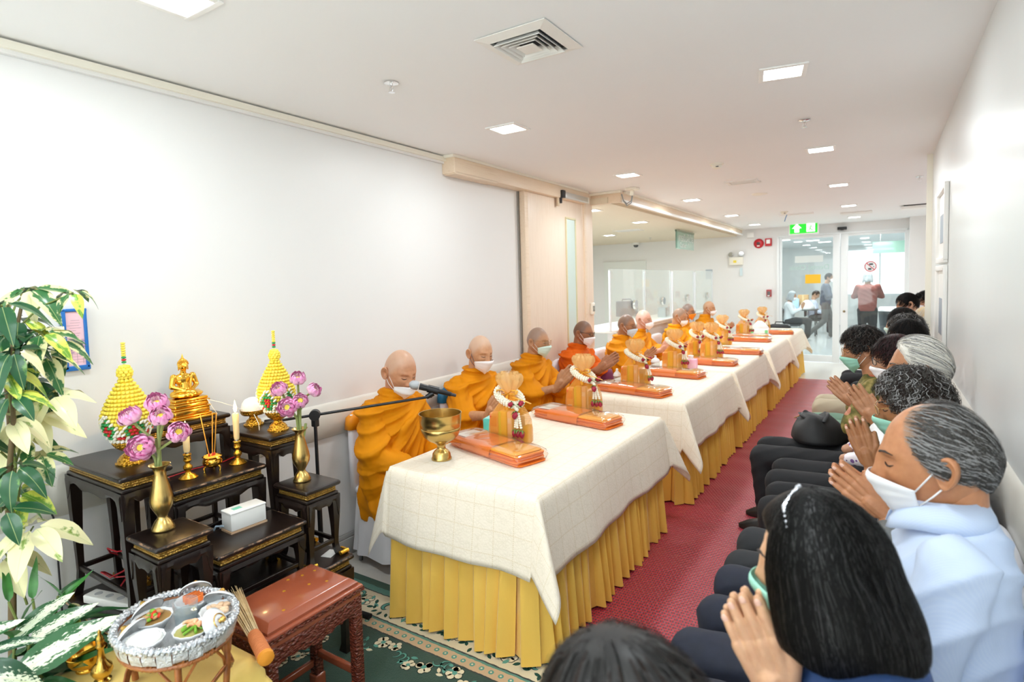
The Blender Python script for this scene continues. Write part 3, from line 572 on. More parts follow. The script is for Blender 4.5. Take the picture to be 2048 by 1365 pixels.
# ---- remeshing of joined closed solids into one skin
def remesh(mb, vox, it=2, fac=.5):
    me = bpy.data.meshes.new('tmp'); me.from_pydata(mb.arr().tolist(), [], mb.f); o = bpy.data.objects.new('tmp', me); COL.objects.link(o)
    r = o.modifiers.new('r', 'REMESH'); r.mode = 'VOXEL'; r.voxel_size = vox; r.adaptivity = 0
    if it: s_ = o.modifiers.new('s', 'SMOOTH'); s_.factor = fac; s_.iterations = it
    dg = bpy.context.evaluated_depsgraph_get(); e = o.evaluated_get(dg).to_mesh()
    V = np.empty(len(e.vertices) * 3); e.vertices.foreach_get('co', V); V = V.reshape(-1, 3)
    N_ = np.empty(len(e.vertices) * 3); e.vertices.foreach_get('normal', N_); N_ = N_.reshape(-1, 3)
    F = [tuple(p.vertices) for p in e.polygons]
    o.to_mesh_clear() if False else None
    bpy.data.objects.remove(o); bpy.data.meshes.remove(me)
    return V, F, N_
# ---- gold seated statue
t_ = thing('seated_statue', 'gold seated meditating statue with flame finial on a tiered gold base', 'statue', (-2.645, 1.345, 1.085), 0)
t_.scale = (1.16, 1.16, 1.14)
b = MB()
for z0, z1, wx, wy in ((0, .012, .115, .165), (.012, .02, .1, .148), (.02, .042, .09, .135), (.042, .05, .098, .145), (.05, .066, .085, .13), (.066, .074, .095, .14), (.074, .086, .085, .128)): b.box((0, 0, (z0 + z1) / 2), (wx, wy, z1 - z0), bev=.004)
for i in range(26):
    a = 2 * PI * i / 26; b.sphere((.044 * math.cos(a), .066 * math.sin(a), .07), (.007, .008, .006), 0, 6, 5)
obj('throne', b, goldp, t_)
b = MB(); z0 = .086
b.sphere((.008, 0, z0 + .012), (.04, .062, .016)); b.cone((.0, .045, z0 + .012), .014, (.038, -.01, z0 + .013), .011).cone((.0, -.045, z0 + .016), .014, (.036, .014, z0 + .02), .011)
b.cone((-.012, 0, z0 + .015), .03, (-.012, 0, z0 + .052), .022); b.sphere((-.012, 0, z0 + .07), (.02, .036, .026)); b.cone((-.012, 0, z0 + .09), .011, (-.008, 0, z0 + .11), .0105)
for s in (1, -1): b.cone((-.012, s * .036, z0 + .082), .0125, (-.008, s * .047, z0 + .045), .010).cone((-.008, s * .047, z0 + .045), .010, (.022, s * .012, z0 + .028), .007)
b.sphere((.024, 0, z0 + .028), (.014, .016, .006)); b.sphere((-.006, 0, z0 + .125), (.0175, .0165, .0215)); b.sphere((.0115, 0, z0 + .122), (.004, .003, .006)); b.sphere((-.01, 0, z0 + .144), (.012, .012, .011)); b.cone((-.01, 0, z0 + .15), .006, (-.01, 0, z0 + .172), .0012)
for s in (1, -1): b.cone((-.008, s * .0175, z0 + .132), .0035, (-.008, s * .018, z0 + .108), .0025)
V, F, N_ = remesh(b, .0021, 2); obj('figure', MB().add(V, F), goldp, t_, angle=180)
b = MB()
for i in range(5):
    for j in range(14): a = 2 * PI * j / 14; rr = .0172 * math.cos(i * .3); 
    for j in range(16):
        a = 2 * PI * (j + .5 * (i % 2)) / 16; rr = .018 * math.cos(i * .27); p = (-.008 + rr * math.cos(a), rr * math.sin(a), z0 + .131 + .018 * math.sin(i * .27))
        if p[0] < .004 or p[2] > z0 + .138: b.sphere(p, .0028, 0, 6, 4)
obj('hair_curls', b, goldp, t_, angle=180, kind='stuff')
obj('robe_sash', MB().tube([(-.012, .03, z0 + .09), (.008, .022, z0 + .085), (.012, .016, z0 + .06), (.013, .014, z0 + .035)], .0035, 6, flat=.5), goldp, t_)
# ---- candles and incense
wax = mat('candle_wax', '#f6d79c', .45, sss=.3); flame = mat('flame', '#fff0c0', .5, emit=('#ffdf8a', 14.0))
def candle(x, y, z, h, label):
    t_ = thing('candle', label, 'candle', (x, y, z))
    obj('candlestick', MB().lathe([(.002, 0), (.036, 0), (.037, .004), (.03, .009), (.027, .014), (.014, .02), (.009, .028), (.012, .033), (.018, .043), (.017, .052), (.009, .06), (.008, .066), (.013, .072), (.016, .076), (.014, .08), (.013, .094), (.017, .1), (.016, .102), (.011, .1), (.002, .098)], 26), gold, t_)
    obj('candle_cup', MB().lathe([(.0075, .096), (.0075, .112), (.002, .112)], 14), chrome, t_)
    obj('wax', MB().lathe([(.002, .11), (.0105, .11), (.0125, .125), (.0135, .11 + h), (.011, .113 + h), (.002, .111 + h)], 20), wax, t_)
    obj('wick', MB().tube([(0, 0, .11 + h), (.001, 0, .122 + h)], .001, 5), black, t_)
    obj('flame', MB().lathe([(.0008, .116 + h), (.0055, .124 + h), (.0075, .134 + h), (.0058, .148 + h), (.0025, .162 + h), (.0005, .172 + h)], 14), flame, t_)
    ld = bpy.data.lights.new('flame_light', 'POINT'); ld.energy = .9; ld.color = (1, .62, .25); ld.shadow_soft_size = .012
    o = bpy.data.objects.new('flame_light', ld); COL.objects.link(o); o.location = (x, y, z + .15 + h); 
candle(-2.43, 1.225, .88, .07, 'burning shorter candle half hidden behind the pink lotus flowers'); candle(-2.43, 1.445, .88, .115, 'burning tall candle on a gold candlestick beside the incense pot')
t_ = thing('incense_pot', 'gold three legged incense pot with three unlit yellow sticks', 'incense pot', (-2.44, 1.335, .88))
obj('pot', MB().lathe([(.002, .016), (.02, .016), (.036, .026), (.04, .038), (.037, .05), (.034, .054), (.038, .06), (.04, .062), (.037, .064), (.034, .06), (.002, .058)], 28), goldp, t_)
obj('sand', MB().lathe([(.035, .06), (.02, .063), (.002, .064)], 24), mat('incense_sand', '#e9b73c', .7), t_)
for k in range(3):
    a = k * 2.094 + .4; obj('leg', MB().tube([(.028 * math.cos(a), .028 * math.sin(a), .024), (.036 * math.cos(a), .036 * math.sin(a), .014), (.033 * math.cos(a), .033 * math.sin(a), .0), (.038 * math.cos(a), .038 * math.sin(a), .0)], [.006, .005, .004, .003], 8), goldp, t_)
for k in (0, 1): obj('handle', MB().tube([((.04 if k else -.04), -.006, .05), ((.048 if k else -.048), -.006, .058), ((.048 if k else -.048), .006, .058), ((.04 if k else -.04), .006, .05)], .003, 6), goldp, t_)
stk = mat('incense_stick', '#d99a3a', .6)
for (px, py, tx, ty) in ((0, -.012, -.01, -.035), (.002, .0, .012, .006), (.0, .010, .014, .022)):
    s_ = obj('incense_stick', MB().tube([(px, py, .06), (tx, ty, .25)], .0022, 6), stk, t_); obj('red_tip', MB().tube([(px, py, .062), (px + (tx - px) * .07, py + (ty - py) * .07, .076)], .0042, 6), mat('stick_red', '#d84a34', .6), s_)
# ---- lotus flowers in brass vases
def petal(L, W, cup):
    P = np.zeros((7, 5, 3))
    for i in range(7):
        q = i / 6; w = W * math.sin(PI * min(1, .08 + q * .92) ** .8) ** .8 * (1 if q < .98 else .15)
        for j in range(5):
            u = (j - 2) / 2; P[i, j] = (u * w / 2, cup * (math.sin(q * PI * .97) - .12) * L * .55 + abs(u) ** 2 * -w * .28, q * L * .93)
    return P
PET = []
for L, W in ((.047, .03), (.042, .026), (.034, .02)):
    b = MB().grid(petal(L, W, .7)); me = bpy.data.meshes.new('petal'); me.from_pydata(b.arr().tolist(), [], b.f); me.polygons.foreach_set('use_smooth', [True] * len(me.polygons))
    PET.append(me)
pm, t = newmat('lotus_pink', .5); t.b.inputs['Subsurface Weight'].default_value = .15; t.b.inputs['Subsurface Radius'].default_value = (.01, .005, .008)
t.col(t.ramp(t.noise(30, 2, t.coord('Object', (3, 1, .3))), [(.35, '#e88fc4'), (.5, '#f2b2d8'), (.68, '#fbdcee')])); po, t = newmat('lotus_outer', .55); t.col(t.ramp(t.noise(35, 3, t.coord()), [(.35, '#d58bb4'), (.52, '#e2aec8'), (.68, '#cdb79c')]))
for k, me in enumerate(PET): me.materials.append(pm)
po_me = PET[0].copy(); po_me.materials.clear(); po_me.materials.append(po)
stemm = mat('lotus_stem', '#8c9a5a', .5); yc = mat('lotus_heart', '#e3cf3a', .5)
def lotus(label, base, head, face, sc=1.0, openness=.5, seed=0):
    r = random.Random(seed); H = Vector(head); f = Vector(face).normalized(); B = Vector(base)
    t_ = thing('lotus_flower', label, 'lotus flower', B, 0, 'pink lotus flowers in the brass vases'); h = H - B
    back = h - f * .02 * sc; obj('stem', MB().tube([(0, 0, 0), tuple(Vector((0, 0, 1)) * back.length * .45 + back * .12), tuple(back - f * .03), tuple(back)], [.006, .0055, .005, .006], 8), stemm, t_)
    Q = f.to_track_quat('Z', 'Y').to_matrix().to_4x4()
    for ring, n, tilt, me, off in ((0, 7, 1.05, po_me, -.004), (1, 8, .62, PET[0], 0), (2, 8, .38, PET[1], .002), (3, 7, .2, PET[2], .004)):
        for k in range(n):
            a = 2 * PI * (k + .5 * (ring % 2)) / n + r.uniform(-.12, .12); o = bpy.data.objects.new('petal', me); COL.objects.link(o); o.parent = t_
            tl = (tilt + r.uniform(-.1, .1)) * (openness - .1)
            o.matrix_local = Matrix.Translation(back) @ Q @ Matrix.Rotation(a, 4, 'Z') @ Matrix.Translation((0, .011 * sc, off)) @ Matrix.Rotation(-tl, 4, 'X') @ Matrix.Scale(sc * r.uniform(.93, 1.06), 4)
    M = Matrix.Translation(back) @ Q; o = obj('heart', MB().lathe([(.004, 0), (.009, .014), (.011, .02), (.002, .021)], 12), yc, t_); o.matrix_local = M
    b = MB()
    for k in range(26):
        a = 2 * PI * k / 26 + r.uniform(-.1, .1); rr = r.uniform(.012, .018); b.tube([(.01 * math.cos(a), .01 * math.sin(a), .006), (rr * math.cos(a), rr * math.sin(a), .02), (rr * 1.1 * math.cos(a + .1), rr * 1.1 * math.sin(a + .1), .03 * sc)], [.0008, .0008, .0014], 4)
    o = obj('stamens', b, mat('stamen_white', '#f5dfe8', .6), t_, kind='stuff'); o.matrix_local = M
    return t_
VAS = [(.002, 0), (.038, 0), (.039, .006), (.033, .02), (.026, .034), (.017, .044), (.0165, .052), (.024, .066), (.036, .09), (.0385, .11), (.036, .13), (.027, .165), (.02, .195), (.018, .212), (.022, .226), (.034, .238), (.036, .24), (.033, .238), (.018, .222), (.012, .2), (.002, .19)]
def vase(x, y, z, label, m): return tag(obj('brass_vase', MB().lathe(VAS, 36, c=(x, y, z)), m, angle=180), label, 'vase', 'brass lotus vases')
vase(-2.18, 1.0, .80, 'brass vase on the worn stand near the plants', brassd); vase(-2.2, 1.605, .79, 'brass vase on the stand beside the microphone pole', brassd)
vl = 'in the vase near the plants'; vr = 'in the vase by the microphone pole'
A_ = (-2.18, 1.0, .995)
for i, (h, f, s, op, l) in enumerate((((-2.185, 1.007, 1.265), (.5, -.35, .85), 1.15, .55, f'half open pink lotus, highest bloom {vl}'), ((-2.242, 0.941, 1.222), (.15, -.5, .85), 1.15, .55, f'plump pink lotus closest to the yellow cone {vl}'), ((-2.142, 0.997, 1.222), (.55, -.4, .75), 1.12, .5, f'pink lotus in the middle of the bunch {vl}'), ((-2.171, 0.936, 1.118), (.75, -.85, .3), 1.2, .8, f'fully open lotus showing its yellow heart {vl}'), ((-2.080, 1.026, 1.165), (.85, -.3, .6), 1.12, .55, f'pink lotus leaning out before the short candle {vl}'))):
    lotus(l, (A_[0] + .007 * math.cos(i * 1.25), A_[1] + .007 * math.sin(i * 1.25), A_[2]), h, f, s, op, i)
A_ = (-2.2, 1.605, .985)
for i, (h, f, s, op, l) in enumerate((((-2.186, 1.600, 1.261), (.45, -.3, .9), 1.08, .5, f'pink lotus, highest bloom {vr}'), ((-2.239, 1.538, 1.218), (.2, -.6, .8), 1.08, .55, f'pink lotus against the yellow cone {vr}'), ((-2.114, 1.629, 1.208), (.8, .2, .55), 1.0, .45, f'small pink lotus leaning toward the monks {vr}'), ((-2.138, 1.571, 1.169), (.7, -.5, .6), 1.0, .55, f'pink lotus tucked below the highest bloom {vr}'), ((-2.167, 1.523, 1.145), (.7, -.9, .35), 1.1, .85, f'wide open lotus with yellow heart {vr}'))):
    lotus(l, (A_[0] + .007 * math.cos(i * 1.25), A_[1] + .007 * math.sin(i * 1.25), A_[2]), h, f, s, op, i + 9)
b = MB().tube([(-2.19, 1.617, .99), (-2.18, 1.625, 1.05)], .006, 8); tag(obj('cut_stem', b, stemm), 'cut green lotus stem standing in the vase by the microphone pole', 'stem')
# ---- white box on the lowest table, red cable, power strip
t_ = thing('tissue_case', 'white lidded box with a green mark on a wooden base plate', 'box', (-2.215, 1.33, .68), -.05)
obj('box', MB().box((0, 0, .043), (.075, .15, .068), bev=.003), white, t_); obj('lid', MB().box((0, 0, .0805), (.078, .153, .009), bev=.003), white, t_); obj('base_plate', MB().box((0, 0, .004), (.078, .155, .008)), mat('raw_wood', '#c2a283', .6), t_); obj('green_mark', MB().box((.0, -.03, .0856), (.025, .035, .001)), mat('mint_mark', '#7fd0b8', .5), t_)
tag(obj('tissue_cable', MB().tube([(-2.24, 1.26, .70), (-2.27, 1.24, .70), (-2.295, 1.235, .66), (-2.3, 1.24, .46)], .004, 6), mat('cable_blue_grey', '#8fa2b2', .4)), 'blue grey cable leaving the white box', 'cable')
redc = mat('red_cable', '#b3202c', .4)
tag(obj('red_cable', MB().tube([(-2.50, 1.17, .884), (-2.52, 1.3, .884), (-2.50, 1.41, .884), (-2.53, 1.49, .884)], .0022, 6), redc), 'red cord lying behind the incense pot', 'cable')
pts = [(-2.64 + .05 * math.cos(k * .9), 1.0 + .05 * math.sin(k * .9) + .004 * k, .455 + .012 * k + .02 * math.sin(k * 1.7)) for k in range(16)]
tag(obj('coiled_cable', MB().tube(pts + [(-2.58, 1.05, .47), (-2.5, .98, .455), (-2.4, .98, .454)], .0035, 6), redc), 'tangled red cable coiled on the base table under the altar', 'cable')
t_ = thing('power_strip', 'white power strip on the base table behind the strap leaves', 'power strip', (-2.48, .955, .45), .25); obj('case', MB().box((0, 0, .016), (.3, .055, .032), bev=.005), white, t_)
for k in range(4): obj('socket', MB().lathe([(.002, .032), (.014, .032), (.014, .0335), (.002, .0335)], 14, c=(-.1 + .06 * k, 0, 0)), mat('socket_grey', '#b9bcc0', .5), t_)
t_ = thing('plug_adapter', 'dark plug adapter with a lilac face beside the power strip', 'adapter', (-2.29, .955, .45), .2); obj('body', MB().box((0, 0, .02), (.07, .045, .04), bev=.008), mat('navy_plastic', '#1c2433', .4), t_); obj('face', MB().box((.036, 0, .02), (.004, .042, .038), bev=.001), mat('lilac', '#cfc3d8', .5), t_)
tag(obj('leaflet', MB().box((-2.1, 1.66, .451), (.05, .07, .002), rz=.3), white), 'white paper sheet lying on the base table corner', 'paper')
# ---- microphone stand
t_ = thing('microphone_stand', 'black boom microphone stand behind the altar', 'microphone stand', (-2.42, 1.86, 0))
obj('pole', MB().tube([(0, 0, .12), (0, 0, .6)], .013, 10).tube([(0, 0, .58), (0, 0, 1.01)], .009, 10), black, t_); obj('collar', MB().lathe([(.012, .56), (.02, .57), (.02, .62), (.012, .63)], 14), black, t_); obj('hub', MB().lathe([(.012, .08), (.028, .09), (.028, .16), (.012, .17)], 14), black, t_)
for k in range(3):
    a = .14 + k * 2.094; e = (.27 * math.cos(a), .27 * math.sin(a), .015); lg = obj('leg', MB().tube([(.02 * math.cos(a), .02 * math.sin(a), .11), e], .009, 8), black, t_); obj('rubber_foot', MB().tube([(e[0] * .88, e[1] * .88, .024), (e[0] * 1.1, e[1] * 1.1, .018)], [.014, .017], 10), rubber, lg)
jt = Vector((0, 0, 1.015)); bt = Vector((.42, .42, 1.07)); dirb = (bt - jt).normalized()
obj('boom_clutch', MB().lathe([(.004, -.02), (.027, -.02), (.027, .02), (.004, .02)], 20, M=Matrix.Translation(jt) @ Matrix.Rotation(PI / 4, 4, 'Z') @ Matrix.Rotation(PI / 2, 4, 'X')).box((0, 0, .985), (.03, .03, .06), bev=.005), black, t_)
obj('boom', MB().tube([tuple(jt - dirb * .22), tuple(jt), tuple(bt)], [.0065, .007, .007], 10), black, t_); obj('counterweight', MB().tube([tuple(jt - dirb * .24), tuple(jt - dirb * .17)], .016, 12), black, t_)
mc = Vector((.425, .425, 1.075)); md = Vector((-.62, -.05, .30)).normalized()
md = Vector((-.55, -.45, .22)).normalized()
obj('clip', MB().tube([tuple(bt - dirb * .03), tuple(mc + Vector((0, 0, .012)))], [.012, .016], 10).tube([tuple(mc - md * .03 + Vector((0, 0, .03))), tuple(mc + md * .03 + Vector((0, 0, .03)))], .021, 12), black, t_)
t2 = thing('microphone', 'black hand microphone with silver grille pointed at the nearest monk', 'microphone', (-2.42 + mc.x, 1.86 + mc.y, mc.z + .03)); mk = Vector((0, 0, 0))
obj('handle', MB().tube([tuple(md * q) for q in (-.1, -.095, -.02, .055, .075)], [.009, .012, .0135, .0175, .0185], 16), black, t2); obj('grille', MB().tube([tuple(md * q) for q in (.078, .085, .1, .115, .125, .13)], [.019, .0235, .0245, .022, .014, .003], 18), mat('mic_grille', '#b9bdc2', .45, .8, bump=(900, .8, .002)), t2); obj('tail_cap', MB().tube([tuple(md * -.125), tuple(md * -.1)], [.008, .009], 12), mat('mic_tail', '#303237', .4), t2)
# ---- carved kneeling bench
redw = mat('red_lacquer', '#93492f', .22, var=(5, '#9c5238'), coat=.4); carv, t = newmat('carved_red_wood', .3); vo = t.n('ShaderNodeTexVoronoi'); vo.inputs['Scale'].default_value = 75; t.l(t.coord('Object', (1, 1, 1.6)), vo.inputs[0]); t.col(t.mix(vo.outputs[0], '#7a3624', '#54221a')); t.bump(vo.outputs[0], 1.0, .008)
t_ = thing('offering_bench', 'glossy red brown wooden bench with carved apron on the green rug', 'bench', (-1.84, 1.275, 0))
def rtop(b, x, y, z0, z1, in0, in1, m=0):
    R = lambda i, z: [(x - i, y - i, z), (-x + i, y - i, z), (-x + i, -y + i, z), (x - i, -y + i, z)]
    b.loft([R(in0, z0), R(in1, z1)], m)
obj('seat_panel', MB().loft([[(sx * (.135 - i), sy * (.195 - i), z) for sx, sy in ((1, 1), (-1, 1), (-1, -1), (1, -1))] for i, z in ((0, .5), (.0, .512), (.02, .53), (.03, .534))]), redw, t_, angle=25)
obj('rim', MB().box((0, 0, .487), (.30, .42, .03), bev=.006).box((0, 0, .463), (.285, .405, .02), bev=.004), redw, t_); obj('carved_edge', MB().box((0, 0, .485), (.304, .424, .016)), carv, t_)
for L, M in ((.26, Matrix.Translation((0, .19, 0))), (.26, Matrix.Translation((0, -.19, 0)) @ Matrix.Rotation(PI, 4, 'Z')), (.38, Matrix.Translation((.13, 0, 0)) @ Matrix.Rotation(-PI / 2, 4, 'Z')), (.38, Matrix.Translation((-.13, 0, 0)) @ Matrix.Rotation(PI / 2, 4, 'Z'))):
    rings = []
    for i in range(33):
        u = -1 + i / 16; a = abs(u); dp = .06 + .05 * max(0, (a - .82) / .18) + .005 * math.sin(a * 26) + .02 * max(0, 1 - a * 2)
        rings.append([(u * L / 2, .012, .455), (u * L / 2, .016, .43), (u * L / 2, .012, .455 - dp), (u * L / 2, -.006, .455 - dp), (u * L / 2, -.006, .455)])
    o = obj('apron', MB().loft(rings), carv, t_, angle=35); o.matrix_local = M
for sx in (1, -1):
    for sy in (1, -1):
        b = MB().box((sx * .125, sy * .185, .245), (.038, .038, .43), bev=.004); lg = obj('leg', b, carv, t_); obj('foot', MB().box((sx * .125, sy * .185, .03), (.05, .05, .06), bev=.008), redw, lg)
for sx in (1, -1): obj('stretcher', MB().box((sx * .125, 0, .11), (.02, .33, .028), bev=.004), redw, t_)
for sy in (1, -1): obj('stretcher', MB().box((0, sy * .185, .15), (.21, .02, .03), bev=.004), redw, t_)
for k, (px, py) in enumerate(((-.05, .14), (.02, .06), (.06, .11), (-.02, -.02), (.09, -.1), (-.08, .04), (-.06, .09))): obj('gold_dot', MB().lathe([(.001, 0), (.006, 0), (.006, .0008), (.001, .001)], 10, c=(px, py, .5338)), mat('gold_leaf_dot', '#d89a26', .35, .5), t_)
# ================================================================ rug and mat
RX0, RX1, RY0, RY1 = -2.62, -.62, .35, 2.19
rugm, t = newmat('rug_pile', .9); t.b.inputs['Sheen Weight'].default_value = .3
X, Y, Z = t.xyz(t.coord()); hx, hy = (RX1 - RX0) / 2, (RY1 - RY0) / 2
wob_ = t.math('MULTIPLY_ADD', t.noise(40, 3, t.coord()), .012, -.006)
dx_ = t.math('SUBTRACT', hx, t.math('ABSOLUTE', X)); dy_ = t.math('SUBTRACT', hy, t.math('ABSOLUTE', Y))
d_ = t.math('ADD', t.math('MINIMUM', dx_, dy_), wob_)
g1, g2, tl, cr, tn, bk = '#0f4a38', '#0c3f30', '#4d8a7a', '#ddd0b0', '#c9a984', '#10201c'
t.col(t.ramp(t.math('MULTIPLY', d_, 1.0), [(0, g1), (.05, tl), (.088, bk), (.096, cr), (.255, bk), (.262, tl), (.275, tn), (.335, bk), (.342, g2)], 'CONSTANT'))
t.bump(t.noise(300, 2, t.coord()), .5, .004)
rug = thing('rug', 'green patterned rug with cream floral border under the altar bench and first table', 'rug', ((RX0 + RX1) / 2, (RY0 + RY1) / 2, 0))
obj('pile', MB().box((0, 0, .004), (RX1 - RX0, RY1 - RY0, .008), bev=.003), rugm, rug)
rr_ = random.Random(4)
def flat(b, pts, z=.0088, h=.0014):
    n = len(pts); b.add([(x, y, z - h) for x, y in pts] + [(x, y, z) for x, y in pts], [tuple(range(n, 2 * n))] + [(i, (i + 1) % n, n + (i + 1) % n, n + i) for i in range(n)])
def blossom(B, cx, cy, r, z=.0092):
    for k in range(6):
        a = k * PI / 3 + rr_.random(); px, py = cx + r * .62 * math.cos(a), cy + r * .62 * math.sin(a)
        flat(B['black'], [(px + r * .5 * math.cos(q), py + r * .5 * math.sin(q)) for q in np.linspace(0, 2 * PI, 9)[:-1]], z - .0006)
        flat(B['cream'], [(px + r * .41 * math.cos(q), py + r * .41 * math.sin(q)) for q in np.linspace(0, 2 * PI, 9)[:-1]], z)
    flat(B['teal'], [(cx + r * .3 * math.cos(q), cy + r * .3 * math.sin(q)) for q in np.linspace(0, 2 * PI, 9)[:-1]], z + .0004)
def ribbon(b, pts, w, z):
    P = np.array(pts); T = np.gradient(P, axis=0); T /= np.linalg.norm(T, axis=1)[:, None] + 1e-9; Nn = np.stack([-T[:, 1], T[:, 0]], 1); W = w * np.sin(np.linspace(.25, PI - .1, len(P)))[:, None]
    A_, B_ = P + Nn * W, P - Nn * W
    b.grid(np.stack([np.column_stack([B_, np.full(len(P), z)]), np.column_stack([A_, np.full(len(P), z)])], 1), flip=True)
def scroll(B, cx, cy, r, a0, sgn, z=.0094):
    th = np.linspace(0, 4.4, 16); R = r * (1 - th / 5.2); c = np.stack([cx + R * np.cos(a0 + sgn * th), cy + R * np.sin(a0 + sgn * th)], 1)
    ribbon(B['black'], c, r * .24, z - .0006); ribbon(B['teal'], c, r * .15, z)
def leafm(B, cx, cy, r, a, k='dark', z=.0094):
    P = [(cx + r * u * math.cos(a) - v * r * .28 * math.sin(a), cy + r * u * math.sin(a) + v * r * .28 * math.cos(a)) for u, v in ((0, 0), (.3, .8), (.65, .8), (1, 0), (.65, -.8), (.3, -.8))]; flat(B[k], P, z)
B = {k: MB() for k in ('black', 'cream', 'teal', 'dark', 'tan')}
def edge(s, dd, along):  # along each border, dd from the edge
    return {0: (along, hy - dd), 1: (hx - dd, along), 2: (along, -hy + dd), 3: (-hx + dd, along)}[s]
for s in (0, 1, 2, 3):
    L = hx if s in (0, 2) else hy
    a = -L + .2
    k = 0
    while a < L - .2:
        cx, cy = edge(s, .178, a)
        if k % 2 == 0:
            scroll(B, cx, cy, .055, s * -1.57 + .6, 1); scroll(B, *edge(s, .15, a + .075), .04, s * -1.57 + 3.5, -1)
            for q in range(6): leafm(B, *edge(s, .215, a + .03 * q - .06), .035, rr_.uniform(0, 6.28))
        else:
            blossom(B, cx, cy, .04)
            for q in range(8): leafm(B, *edge(s, .178 + .055 * math.sin(q * .8), a + .06 * math.cos(q * .8)), .04, q * .8 + rr_.uniform(-.5, .5), 'dark' if q % 2 else 'teal')
        k += 1; a += .15
    a = -L + .34
    while a < L - .33:
        cx, cy = edge(s, .305, a); flat(B['teal'], [(cx + .013 * math.cos(q), cy + .013 * math.sin(q)) for q in np.linspace(0, 2 * PI, 9)[:-1]]); flat(B['cream'], [(cx + .005 * math.cos(q), cy + .005 * math.sin(q)) for q in np.linspace(0, 2 * PI, 7)[:-1]], .0094); a += .05
    a = -L + .48; k = 0
    while a < L - .45:
        cx, cy = edge(s, .415 + .035 * math.sin(k * 1.3), a)
        if k % 3 == 2:
            for q in range(3): scroll(B, cx + .03 * (q - 1), cy + rr_.uniform(-.02, .02), .03, rr_.uniform(0, 6), 1)
            for q in range(5): leafm(B, cx + rr_.uniform(-.05, .05), cy + rr_.uniform(-.05, .05), .035, rr_.uniform(0, 6.28), 'cream' if q % 2 else 'teal')
        else: blossom(B, cx, cy, .032 + .008 * (k % 2))
        k += 1; a += .07
for k, c, nme in (('black', '#14211d', 'dark_outlines'), ('cream', '#e0d3b4', 'cream_motifs'), ('teal', '#5d9a8c', 'teal_motifs'), ('dark', '#17473a', 'green_leaves')): obj(nme, B[k], mat('rug_' + k, c, .9), rug, kind='stuff', angle=20)
# woven mat
mm, t = newmat('red_woven_mat', .42)
X, Y, Z = t.xyz(t.coord()); k_ = 2 * PI / .027
sx_ = t.math('SINE', t.math('MULTIPLY', X, k_)); sy_ = t.math('SINE', t.math('MULTIPLY', Y, k_ * .62)); pr_ = t.math('MULTIPLY', sx_, sy_)
dots = t.math('MULTIPLY_ADD', t.math('ABSOLUTE', pr_), 5, -2.6, clamp=True)
t.col(t.mix(dots, t.mix(t.noise(3, 3, t.coord()), '#b9333f', '#aa2b38'), '#4c3440')); t.bump(pr_, .35, .004)
P = np.zeros((170, 14, 3)); ys = np.linspace(2.24, 10.2, 170); xs = np.linspace(-1.95, .25, 14)
for i, y in enumerate(ys):
    for j, x in enumerate(xs): P[i, j] = (x, y + .02 * math.sin(x * 2), .008 + .0035 * (1 + math.sin(y * 21 + math.sin(y * 3.1) * 1.7 + x * 1.2)) * (.4 + .6 * math.sin(y * 1.3 + 1) ** 2))
tag(obj('floor_mat', MB().grid(P, flip=True), mm, angle=180), 'long red woven plastic floor mat down the aisle', 'mat')
# ================================================================ banquet tables
lace, t = newmat('lace_cloth', .75); uv = t.n('ShaderNodeTexCoord').outputs['UV']; U, V_, _ = t.xyz(uv)
def gl(a, b_):
    f = t.math('ABSOLUTE', t.math('SUBTRACT', t.math('FRACT', t.math('DIVIDE', a, .105)), .5)); l_ = t.math('LESS_THAN', f, .024)
    dt = t.math('GREATER_THAN', t.math('FRACT', t.math('DIVIDE', b_, .0085)), .38); return t.math('MULTIPLY', l_, dt)
ln_ = t.math('MAXIMUM', gl(U, V_), gl(V_, U))
vo = t.n('ShaderNodeTexVoronoi'); vo.feature = 'DISTANCE_TO_EDGE'; vo.inputs['Scale'].default_value = 62; t.l(uv, vo.inputs[0])
fl = t.math('MULTIPLY', t.math('LESS_THAN', vo.outputs[0], .07), t.math('GREATER_THAN', t.noise(26, 3, uv), .5))
t.col(t.mix(t.math('MULTIPLY', ln_, .5), t.mix(t.math('MULTIPLY', fl, .4), '#f4e9d7', '#e3d8c2'), '#d9c59c'))
t.bump(t.math('ADD', t.math('MULTIPLY', vo.outputs[0], 2.0), t.math('MULTIPLY', ln_, -.5)), .18, .003)
satin, t = newmat('gold_satin', .36); t.b.inputs['Sheen Weight'].default_value = .25
t.col(t.mix(t.noise(9, 4, t.coord('Object', (1, 1, .25))), '#e8b94a', '#f0c862')); t.bump(t.noise(14, 4, t.coord('Object', (1, 1, .4))), .25, .012)
TX0, TX1, TZ = -2.065, -1.215, .75
